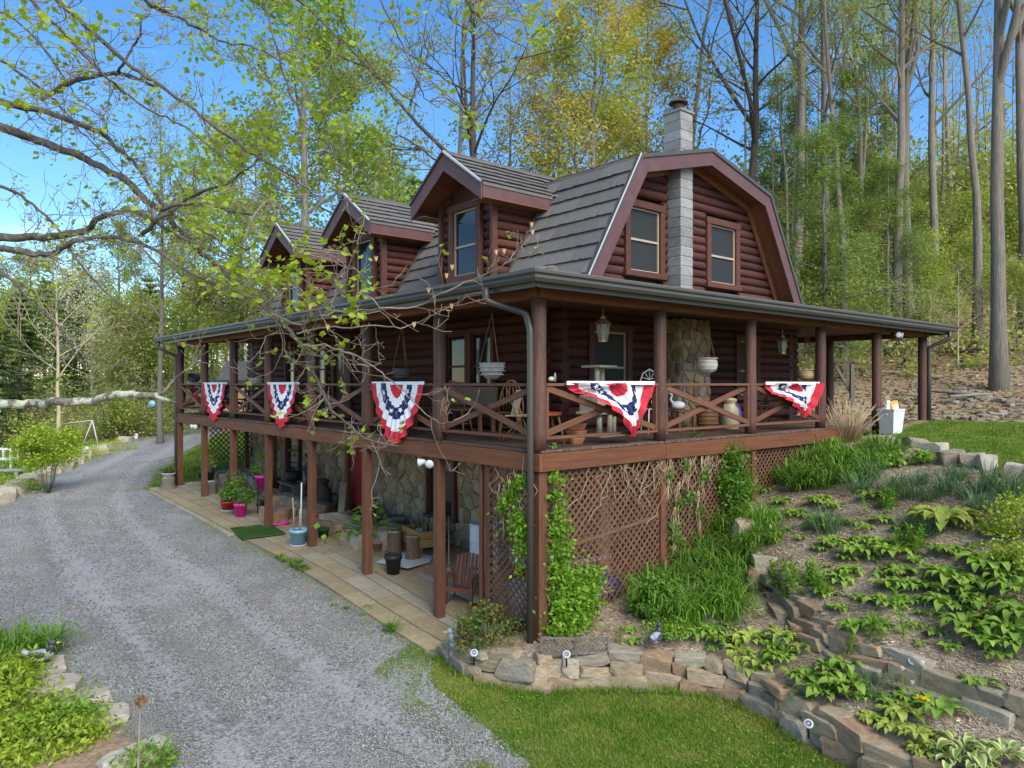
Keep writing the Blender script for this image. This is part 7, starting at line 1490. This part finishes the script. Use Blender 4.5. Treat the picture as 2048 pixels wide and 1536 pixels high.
# ------------------------------------------------------------------ tulip tree overhanging from the left
tt = thing('tulip_tree', 'tulip tree whose lichened limbs reach over from the left', 'tree', (0, 0, 0)); TR = random.Random(31)
trunk_p = [at(-520, 2200, 7.5), at(-470, 1400, 7.6), at(-430, 900, 7.7), at(-400, 500, 7.8), at(-360, 150, 7.9), at(-330, -400, 8.2), at(-320, -1000, 8.4)]; trunk_p[0].z = gz(trunk_p[0].x, trunk_p[0].y) - .3
b = MB(); b.tube(trunk_p, [.36, .30, .27, .25, .22, .17, .1], 14, wob=.05, rng=TR); b.build('trunk', M['limb_lichen'], tt)
LM = [  # (pixel path, depth from..to, thickness px from..to, material, twig density, leafiness)
 ([(-400, 120), (-200, 170), (0, 253), (70, 280), (137, 304), (185, 325), (253, 362), (290, 400), (328, 427), (376, 479), (430, 528), (490, 580), (560, 640), (600, 685), (617, 725), (640, 775), (662, 818), (700, 850), (742, 880), (800, 893)], 7.6, 6.0, 24, 3.5, 'limb', 1.1, .7),
 ([(-380, 60), (-160, 150), (0, 202), (85, 222), (164, 251), (205, 267), (239, 301), (273, 331), (310, 390), (350, 430), (420, 470), (500, 500)], 7.4, 6.6, 20, 3, 'limb', 1.0, .9),
 ([(20, -120), (113, 0), (171, 51), (250, 123), (308, 164), (359, 198), (427, 250), (496, 301), (564, 342), (602, 369), (650, 400)], 6.6, 6.0, 14, 3, 'limb', 1.2, 1.0),
 ([(84, 198), (137, 168), (188, 152), (232, 147), (274, 156), (315, 174)], 6.8, 6.5, 12, 8, 'limb', .8, .8),
 ([(232, 147), (246, 130), (267, 92), (284, 65), (280, 41), (301, 27)], 6.6, 6.5, 8, 3, 'limb', 1.0, .9),
 ([(180, -110), (291, 0), (325, 20), (369, 41), (410, 65), (451, 85), (513, 96), (570, 130)], 6.2, 5.8, 11, 3, 'limb', 1.2, 1.0),
 ([(-20, -120), (65, 0), (113, 51), (154, 96), (205, 147), (256, 188), (308, 226), (342, 239), (410, 284), (479, 338), (540, 400)], 6.3, 6.0, 9, 2.5, 'limb', 1.2, 1.0),
 ([(-400, 430), (-150, 480), (0, 475), (68, 475), (137, 468), (178, 458), (198, 437), (232, 424), (274, 424), (315, 444), (350, 470), (420, 500)], 7.6, 6.4, 26, 6, 'limb_mid', 1.1, .5),
 ([(-200, 520), (-60, 490), (50, 505), (103, 509), (144, 485), (191, 475), (260, 479), (291, 492), (328, 509), (370, 540), (440, 575), (520, 620), (560, 650)], 7.2, 6.2, 19, 3.5, 'limb_mid', 1.1, .6),
 ([(320, 420), (376, 407), (427, 410), (472, 424), (513, 429)], 6.5, 6.2, 10, 7, 'limb_mid', .5, .5),
 ([(284, 468), (325, 434), (376, 396), (441, 373), (472, 355), (506, 328), (540, 273)], 6.6, 6.3, 12, 3, 'limb', 1.0, .9),
 ([(500, -120), (526, 0), (547, 68), (561, 130), (588, 205), (632, 267), (667, 308), (690, 350)], 5.6, 5.6, 6, 2, 'limb', 1.0, 1.0),
 ([(560, -30), (620, 20), (690, 90), (740, 140), (790, 180), (840, 215)], 5.6, 5.5, 6, 2, 'limb', 1.0, .7),
 ([(740, -80), (762, 0), (790, 60), (810, 100), (830, 150), (850, 195), (880, 215)], 5.4, 5.4, 6, 2, 'limb', .9, .9),
 ([(880, -80), (930, 0), (960, 35), (985, 60), (1015, 75), (1060, 100)], 5.2, 5.2, 6, 2, 'limb', 1.2, 1.3),
 ([(-300, 800), (-80, 808), (0, 807), (60, 808), (120, 805), (185, 803), (215, 793), (260, 788), (315, 793)], 7.4, 6.4, 25, 17, 'limb_lichen', .15, .05),
 ([(315, 793), (330, 780), (350, 757), (372, 740), (395, 720), (410, 690)], 6.4, 6.2, 9, 2, 'twig', .5, .0),
 ([(312, 792), (332, 800), (352, 806)], 6.4, 6.3, 13, 6, 'limb_lichen', .1, 0),
 ([(540, 628), (600, 650), (640, 632), (700, 622), (760, 618), (830, 615), (880, 590), (930, 565), (985, 545), (1012, 528), (1035, 500), (1055, 462)], 6.1, 5.6, 7, 2, 'twig', .6, .25),
 ([(590, 668), (640, 655), (700, 655), (760, 650), (800, 655), (830, 645), (870, 630), (905, 610)], 6.0, 5.7, 5, 2, 'twig', .5, .1),
 ([(605, 690), (650, 692), (690, 702), (730, 722), (765, 748), (790, 768), (815, 790), (850, 826), (880, 845), (910, 840), (945, 820), (958, 780)], 6.0, 5.8, 5, 2, 'twig', .45, .08),
 ([(0, 372), (40, 390), (90, 430), (130, 480), (160, 530), (230, 600), (320, 660), (400, 700)], 6.9, 6.6, 9, 2.5, 'limb', 1.0, .5),
 ([(0, 540), (60, 600), (120, 660), (160, 720), (220, 770)], 7.0, 6.8, 7, 2, 'limb', .8, .3),
 ([(640, 640), (690, 560), (720, 470), (735, 400)], 6.0, 5.9, 5, 1.5, 'twig', .6, .8),
 ([(-60, 90), (0, 120), (60, 160), (110, 200), (160, 260), (230, 330), (300, 400)], 6.9, 6.6, 8, 2, 'limb', 1.3, 1.0),
 ([(-40, 10), (30, 40), (100, 110), (150, 190), (200, 230)], 6.6, 6.5, 7, 2, 'limb', 1.3, 1.1),
]
def tulip_leaf():
    o = [(0, 0), (.18, .06), (.42, .12), (.50, .30), (.36, .44), (.44, .66), (.26, .74), (.06, .66), (0, .60)]; pts = o + [(-x, y) for x, y in o[-2:0:-1]]
    V = [(x, y, .28 * abs(x) - .35 * (y - .3) ** 2 + .05 * math.sin(9 * x + 7 * y)) for x, y in pts] + [(0, .35, -.02)]; n = len(pts); me = bpy.data.meshes.new('leaf'); me.from_pydata(V, [], [(i, (i + 1) % n, n) for i in range(n)]); me.update(); me.materials.append(M['lf_tulip']); return me
TL = tulip_leaf(); leaves = []; tb = MB(); LIMBPTS = []
def twig(p, d, L_, rr, depth, leafy):
    m = 5; pts = [p.copy()]; q = p.copy(); dd = d.copy()
    for i in range(m): dd = (dd + Vector((TR.gauss(0, .2), TR.gauss(0, .2), TR.gauss(.08, .16)))).normalized(); q = q + dd * L_ / m; pts.append(q.copy())
    tb.tube(pts, [max(.0022, rr * (1 - .7 * i / m)) for i in range(m + 1)], 4, False)
    if depth < 2:
        for k in range(TR.randint(1, 3)):
            i = TR.randint(1, m); u, w = frame(dd); a = TR.uniform(0, 6.28); twig(pts[i], (dd + (u * math.cos(a) + w * math.sin(a)) * .9).normalized(), L_ * TR.uniform(.35, .65), rr * .6, depth + 1, leafy)
    if leafy > 0:
        for k in range(TR.choice((1, 2, 3)) if TR.random() < .27 * min(1, leafy) else 0):
            leaves.append((pts[-1] + Vector((TR.gauss(0, .05), TR.gauss(0, .05), TR.gauss(-.02, .04))), TR.uniform(.03, .05)))
for path, d0, d1, t0, t1, mt, dens, leafy in LM:
    m = len(path); pts = [at(x, y, lerp(d0, d1, i / (m - 1)) + .12 * math.sin(i * 2.3 + x * .01)) for i, (x, y) in enumerate(path)]; fine = []
    for i in range(m - 1):
        a, p, q, c = pts[max(0, i - 1)], pts[i], pts[i + 1], pts[min(m - 1, i + 2)]
        for j in range(4):
            t = j / 4; fine.append(.5 * ((2 * p) + (q - a) * t + (2 * a - 5 * p + 4 * q - c) * t * t + (3 * p - a - 3 * q + c) * t ** 3) + Vector((TR.gauss(0, .006), TR.gauss(0, .006), TR.gauss(0, .006))))
    fine.append(pts[-1]); LIMBPTS.extend(fine); rad = [.82 * lerp(t0, t1, (i / (len(fine) - 1)) ** .8) / 2 / 1453 * lerp(d0, d1, i / (len(fine) - 1)) for i in range(len(fine))]
    b = MB(); b.tube(fine, rad, 9 if t0 > 10 else 6, wob=.07 if t0 > 10 else 0, rng=TR); b.build('limb', M[mt], tt)
    L_ = sum((c - a).length for a, c in zip(fine, fine[1:]))
    for k in range(int(L_ * 7.5 * dens)):
        i = TR.randint(2, len(fine) - 2); t = (fine[i + 1] - fine[i - 1]).normalized(); u, w = frame(t); a = TR.uniform(0, 6.28); twig(fine[i], (t * .7 + (u * math.cos(a) + w * math.sin(a)) * .9).normalized(), TR.uniform(.12, .5), max(.0026, min(.006, rad[i] * .4)), 0, leafy)
# dense leafy sprays in front of the dormers
for (px_, py_, n, sx, sy) in ((450, 520, 40, 70, 70), (520, 560, 46, 70, 60), (560, 480, 30, 60, 50), (690, 480, 6, 22, 14), (655, 550, 12, 40, 25), (600, 600, 20, 45, 30), (715, 590, 14, 20, 30), (705, 630, 11, 25, 14), (730, 560, 5, 10, 20), (590, 520, 16, 40, 40), (640, 590, 9, 30, 20), (1040, 30, 18, 55, 30), (1075, 75, 10, 35, 25), (935, 235, 11, 40, 14), (840, 25, 7, 50, 25), (480, 320, 30, 90, 70), (560, 250, 22, 70, 80), (640, 300, 18, 60, 60), (420, 400, 26, 60, 60), (70, 40, 18, 70, 40), (150, 60, 14, 70, 40), (10, 100, 12, 20, 60), (230, 30, 10, 60, 24), (600, 110, 12, 50, 60), (60, 190, 10, 40, 20), (110, 200, 8, 40, 14)):
    for k in range(max(1, int(n / 2.6))):                         # a twig from the nearest limb carries each small bunch
        c = at(TR.gauss(px_, sx * .6), TR.gauss(py_, sy * .6), TR.gauss(5.85, .2)); src = min(LIMBPTS, key=lambda q: (q - c).length); md = src.lerp(c, .5) + Vector((TR.gauss(0, .04), TR.gauss(0, .04), TR.gauss(.03, .04)))
        tb.tube([src, src.lerp(md, .5) + Vector((0, 0, .02)), md, md.lerp(c, .6), c], [.005, .004, .0035, .003, .002], 4, False)
        for q in range(TR.randint(3, 6)): leaves.append((c + Vector((TR.gauss(0, .055), TR.gauss(0, .055), TR.gauss(-.01, .045))), TR.uniform(.034, .058)))
ob = tb.build('twigs', M['twig'], tt); ob['kind'] = 'stuff'
def leaf_mat(p, s):
    q = Vector((TR.gauss(0, 1), TR.gauss(0, 1), TR.gauss(-.2, .5))).normalized(); n = Vector((TR.gauss(0, .7), TR.gauss(0, .7), 1)); x = q.cross(n).normalized(); z = x.cross(q).normalized(); return Matrix.Translation(p) @ Matrix((x, q, z)).transposed().to_4x4() @ Matrix.Scale(s * 1.35, 4)
vis = [(p, s) for p, s in leaves]; vis.sort(key=lambda a: -a[1] / max(1, (a[0] - CAM).length)); bv = np.array([v.co[:] for v in TL.vertices]); bf = np.array([p.vertices[:] for p in TL.polygons]); VV = []; FF = []
for i, (p, s) in enumerate(vis):
    Mx = leaf_mat(p, s)
    if i < 280: ob = link('leaf', TL, None, tt); ob.matrix_local = Mx
    else: A = np.array(Mx); VV.append(bv @ A[:3, :3].T + A[:3, 3]); FF.append(bf + len(bv) * (len(VV) - 1))
me = np_mesh('smaller_leaves', np.concatenate(VV), np.concatenate(FF)); ob = link('smaller_leaves', me, M['lf_tulip'], tt); ob['kind'] = 'stuff'
for k, (px_, py_) in enumerate(((1063, 455), (1065, 470), (992, 510), (1008, 508), (904, 540), (893, 557), (857, 586), (903, 618), (828, 655), (752, 523), (620, 620), (655, 660))):
    b = MB(); p = at(px_, py_, 5.7); 
    for q in range(9): a = q * .75; k_ = .6 + .4 * (q % 3) / 2; b.tube([p, p + Vector((.009 * math.cos(a), .009 * math.sin(a), .018)), p + Vector((.016 * k_ * math.cos(a), .016 * k_ * math.sin(a), .042))], [.003, .0035, .0008], 4, False)
    b.build('seed_pod', M['pod'], tt)
# brush and saplings on the right hillside, and fallen branches
for k, (px_, d_, s_, kd, lb) in enumerate(((1860, 27, .35, 'sapling', 'thin sapling behind the end post of the porch'), (1915, 27.5, .42, 'sapling', 'thin sapling right of the end post'), (1945, 34, .55, 'underB', 'leafy young tree left of the massive tree'), (2035, 29, .4, 'under', 'leafy sapling at the right edge of the wood'), (1830, 40, .75, 'underB', 'yellow green young tree behind the twin trunk tree'), (1660, 38, .8, 'underB', 'young tree seen over the porch roof end'))): tpx(kd, lb, px_, d_, s_, name='young_tree')
for k in range(9):
    p = ground_at(1780 + 29 * k, random.Random(k + 50).uniform(700, 800)); o = thing('fallen_branch', 'fallen grey branch lying on the leafy right hillside, ' + ORD[k] + ' from the left', 'branch', p + Vector((0, 0, .06)), random.Random(k + 9).uniform(0, 6.28), 'fallen branches on the right hillside'); rr = random.Random(k); b = MB(); b.tube([(-rr.uniform(.6, 1.6), 0, 0), (0, rr.uniform(-.1, .1), .05), (rr.uniform(.6, 1.6), rr.uniform(-.3, .3), .1)], [.06, .05, .02], 6); b.build('branch_wood', M['bark_dark' if k % 2 else 'bark'], o)
# ------------------------------------------------------------------ grass, gravel, mulch litter
rs = np.random.default_rng(99)
def scatter(poly, n, dmax=60, bb=None, dens=None):
    P = np.array(poly); lo, hi = P.min(0), P.max(0)
    if bb: lo = np.maximum(lo, bb[:2]); hi = np.minimum(hi, bb[2:])
    out = []; got = 0
    while got < n:
        q = rs.uniform(lo, hi, (n, 2)); k = inside(poly, q[:, 0], q[:, 1]); rel = q - [CAM.x, CAM.y]; d = rel @ [FW.x, FW.y]; u = (rel @ [RT.x, RT.y]) / np.maximum(d, .1); k &= (d > 5) & (np.abs(u) < .80) & (d < dmax)
        q = q[k]; d = d[k]
        if dens: q = q[rs.random(len(q)) < dens(q[:, 0], q[:, 1], d)]
        out.append(q); got += len(q)
    return np.concatenate(out)[:n]
def surf_z(x, y): return ground(x, y) + vnoise(x, y, 1.3, 1) * .012 + vnoise(x, y, 4, 5) * .012
def blades(name, label, xy, h, w, mt, lean=.5):
    n = len(xy); z = surf_z(xy[:, 0], xy[:, 1]); B = np.c_[xy, z - .01]; a = rs.uniform(0, 6.28, n); s = np.c_[np.cos(a), np.sin(a), 0 * a] * (w * rs.uniform(.6, 1.3, n))[:, None]; hh = h * rs.uniform(.5, 1.3, n) * (1 + .5 * vnoise(xy[:, 0], xy[:, 1], 2.2, 8)); l = rs.normal(0, lean, (n, 2)) * hh[:, None]
    mid = B + np.c_[l * .35, hh * .6]; tip = B + np.c_[l, hh]; V = np.concatenate([B - s, B + s, mid + s * .7, mid - s * .7, tip]); i = np.arange(n)
    F = np.concatenate([np.stack([i, n + i, 2 * n + i], 1), np.stack([i, 2 * n + i, 3 * n + i], 1), np.stack([3 * n + i, 2 * n + i, 4 * n + i], 1)]); return tag(link(name, np_mesh(name, V, F), M[mt]), label, None, None, 'stuff')
blades('grass', 'short mown grass of the front lawn', np.concatenate([scatter(LAWN1, 92000, 14, (-3, -5, 3, 2)), scatter([(-2.3, -4.5), (-1.7, .5), (-.9, 1.3), (-.9, 1.9), (-1.8, 1.4), (-2.6, -1.5)], 6500, 14, None, lambda x, y, d: np.clip(.05 + 2.2 * vnoise(x, y, 2.3, 12), .02, 1))]), .045, .0042, 'grass')
wf = np.array([(x + rs.normal(0, .05) - .06, y + rs.normal(0, .05) - .05) for x, y in LOWD for _ in range(42)]); wf = wf[vnoise(wf[:, 0], wf[:, 1], 3.5, 40) > -.12]
blades('grass', 'longer grass growing against the foot of the lower stone wall', wf, .11, .005, 'grass')
blades('grass', 'short grass of the upper lawn beside the porch end', scatter(LAWN2, 60000, 26), .05, .006, 'grass')
blades('grass', 'grass patches at the far end of the house and across the driveway', np.concatenate([scatter(LAWN3, 12000, 40), scatter(LAWN4, 34000, 46)]), .09, .012, 'grass')
blades('grass', 'pale and yellowing grass patches in the front lawn', scatter(LAWN1, 26000, 14, (-3, -5, 3, 2), lambda x, y, d: np.clip(.25 + 2.2 * vnoise(x, y, 1.6, 31), .03, 1)), .045, .0045, 'grass_pale')
def clover(name, label, xy, s):
    n = len(xy); P = np.c_[xy, surf_z(xy[:, 0], xy[:, 1]) + rs.uniform(.015, .05, n)]; V, F = leaf_np(P, s, rs, 2.0, .8, .05); return tag(link(name, np_mesh(name, V, F), M['lf_lily']), label, None, None, 'stuff')
clover('clover', 'clover and dandelion leaves growing in the front lawn', scatter(LAWN1, 1500, 14, (-3, -5, 3, 2), lambda x, y, d: np.clip(.35 + 2 * vnoise(x, y, 1.9, 33), .05, 1)), .032)
def pebbles(name, label, xy, size, mt):
    n = len(xy); z = surf_z(xy[:, 0], xy[:, 1]); s = size * np.clip(np.exp(rs.normal(-.28, .32, n)), .35, 1.5); c = np.c_[xy, z + s * .18]; O = np.array([(1, 0, 0), (-1, 0, 0), (0, 1, 0), (0, -1, 0), (0, 0, .75), (0, 0, -.75)]); a = rs.uniform(0, 6.28, n); ca, sa = np.cos(a), np.sin(a); st = rs.uniform(.55, 1.0, n)
    V = np.repeat(O[None], n, 0) * (1 + rs.uniform(-.3, .3, (n, 6, 1))); V[:, :, 1] *= st[:, None]; X = V[:, :, 0] * ca[:, None] - V[:, :, 1] * sa[:, None]; Y = V[:, :, 0] * sa[:, None] + V[:, :, 1] * ca[:, None]; tl = rs.normal(0, .3, (n, 1)); Z = V[:, :, 2] + X * tl
    V = np.stack([X, Y, Z], 2) * s[:, None, None] + c[:, None, :]; f = np.array([(0, 2, 4), (2, 1, 4), (1, 3, 4), (3, 0, 4), (2, 0, 5), (1, 2, 5), (3, 1, 5), (0, 3, 5)]); F = (f[None] + 6 * np.arange(n)[:, None, None]).reshape(-1, 3); return tag(link(name, np_mesh(name, V.reshape(-1, 3), F), M[mt]), label, None, None, 'stuff')
pebbles('gravel', 'loose crushed grey gravel lying on the driveway', scatter(DRIVE, 80000, 30, (-6.5, -4, 3, 24), lambda x, y, d: np.clip(9 / d, 0, 1) ** 1.6 * ((.35 + .65 * (vnoise(x, y, 1.1, 4) > -.12)) * (1 - .75 * track(x, y)))), .016, 'pebble')
def chips(name, label, xy, L_, w, mt, lift=.012, tilt=.25):
    n = len(xy); z = surf_z(xy[:, 0], xy[:, 1]); a = rs.uniform(0, 6.28, n); l = L_ * rs.uniform(.4, 1.3, n); t = np.c_[np.cos(a), np.sin(a), rs.normal(0, tilt, n)] * l[:, None] / 2; s = np.c_[-np.sin(a), np.cos(a), rs.normal(0, .4, n)] * (w * rs.uniform(.5, 1.3, n))[:, None] / 2; c = np.c_[xy, z + rs.uniform(0, lift, n)]; V = np.stack([c - t - s, c + t - s, c + t + s, c - t + s], 1).reshape(-1, 3); return tag(link(name, np_mesh(name, V, np.arange(4 * n).reshape(-1, 4)), M[mt]), label, None, None, 'stuff')
bed = lambda x, y, d: (sdist(LAWN2, x, y) < .05) * (sdist(TPOLY, x, y) > .3) * np.clip(11 / d, .25, 1)
chips('mulch', 'dry straw and wood chip mulch on the garden beds', scatter(TPOLY, 70000, 22, (-1, -7, 10, .3), bed), .07, .008, 'straw')
chips('leaf_litter', 'fallen brown leaves on the wooded hillside', scatter([(14, -4), (14, 10), (30, 25), (50, 20), (50, -20), (20, -14)], 30000, 60), .11, .07, 'litter', .03, .3)
chips('leaf_debris', 'dry leaves and scraps on the dirt under the porch', scatter([(.8, 1.6), (.8, 16), (2.2, 16), (2.2, 1.6)], 700, 30), .06, .03, 'litter')
chips('leaf_litter', 'few fallen leaves and twigs scattered on the driveway', scatter(DRIVE, 420, 24, (-6.5, -4, 3, 20)), .05, .03, 'litter', .01, .15)
blades('grass', 'thin grass and weeds straying along the driveway edges', scatter(DRIVE, 5200, 30, (-6.5, -4, 3, 24), lambda x, y, d: np.exp(-sdist(DRIVE, x, y) / .22) * np.clip(.3 + 2 * vnoise(x, y, 1.7, 50), 0, 1)), .06, .005, 'grass')
# dandelions
for k, (px_, py_, lb) in enumerate(((1838, 1420, 'yellow dandelion pair on the terrace'), (1850, 1424, 'second yellow dandelion on the terrace'))): p = ground_at(px_, py_); o = thing('dandelion', lb, 'dandelion', p); link('flower_head', cloud_mesh('flower_head', 'yellow', np.random.default_rng(k).normal(size=(60, 3)) * [.022, .022, .006] + [0, 0, .14], .03, k, 1, .5), None, o); b = MB(); b.tube([(0, 0, 0), (0, 0, .14)], .004, 4); b.build('stalk', M['lf_lily'], o)
for k, (px_, py_) in enumerate(((1805, 1336), (1825, 1365), (1845, 1325), (1888, 1398), (2042, 1387))): p = at(px_, py_, 7.9); g_ = gz(p.x, p.y); o = thing('dandelion_clock', 'white dandelion seed clock near the upper wall, ' + ORD[k] + ' from the left', 'dandelion', (p.x, p.y, g_), 0, 'dandelion clocks by the upper wall'); q = np.random.default_rng(k).normal(size=(70, 3)); q /= np.linalg.norm(q, axis=1)[:, None]; h_ = max(.08, p.z - g_); link('seed_head', cloud_mesh('seed_head', 'puff', q * .02 + [0, 0, h_], .016, k, 0, .5), None, o); b = MB(); b.tube([(0, 0, 0), (0, 0, h_)], .003, 4); b.build('stalk', M['lf_lily'], o)
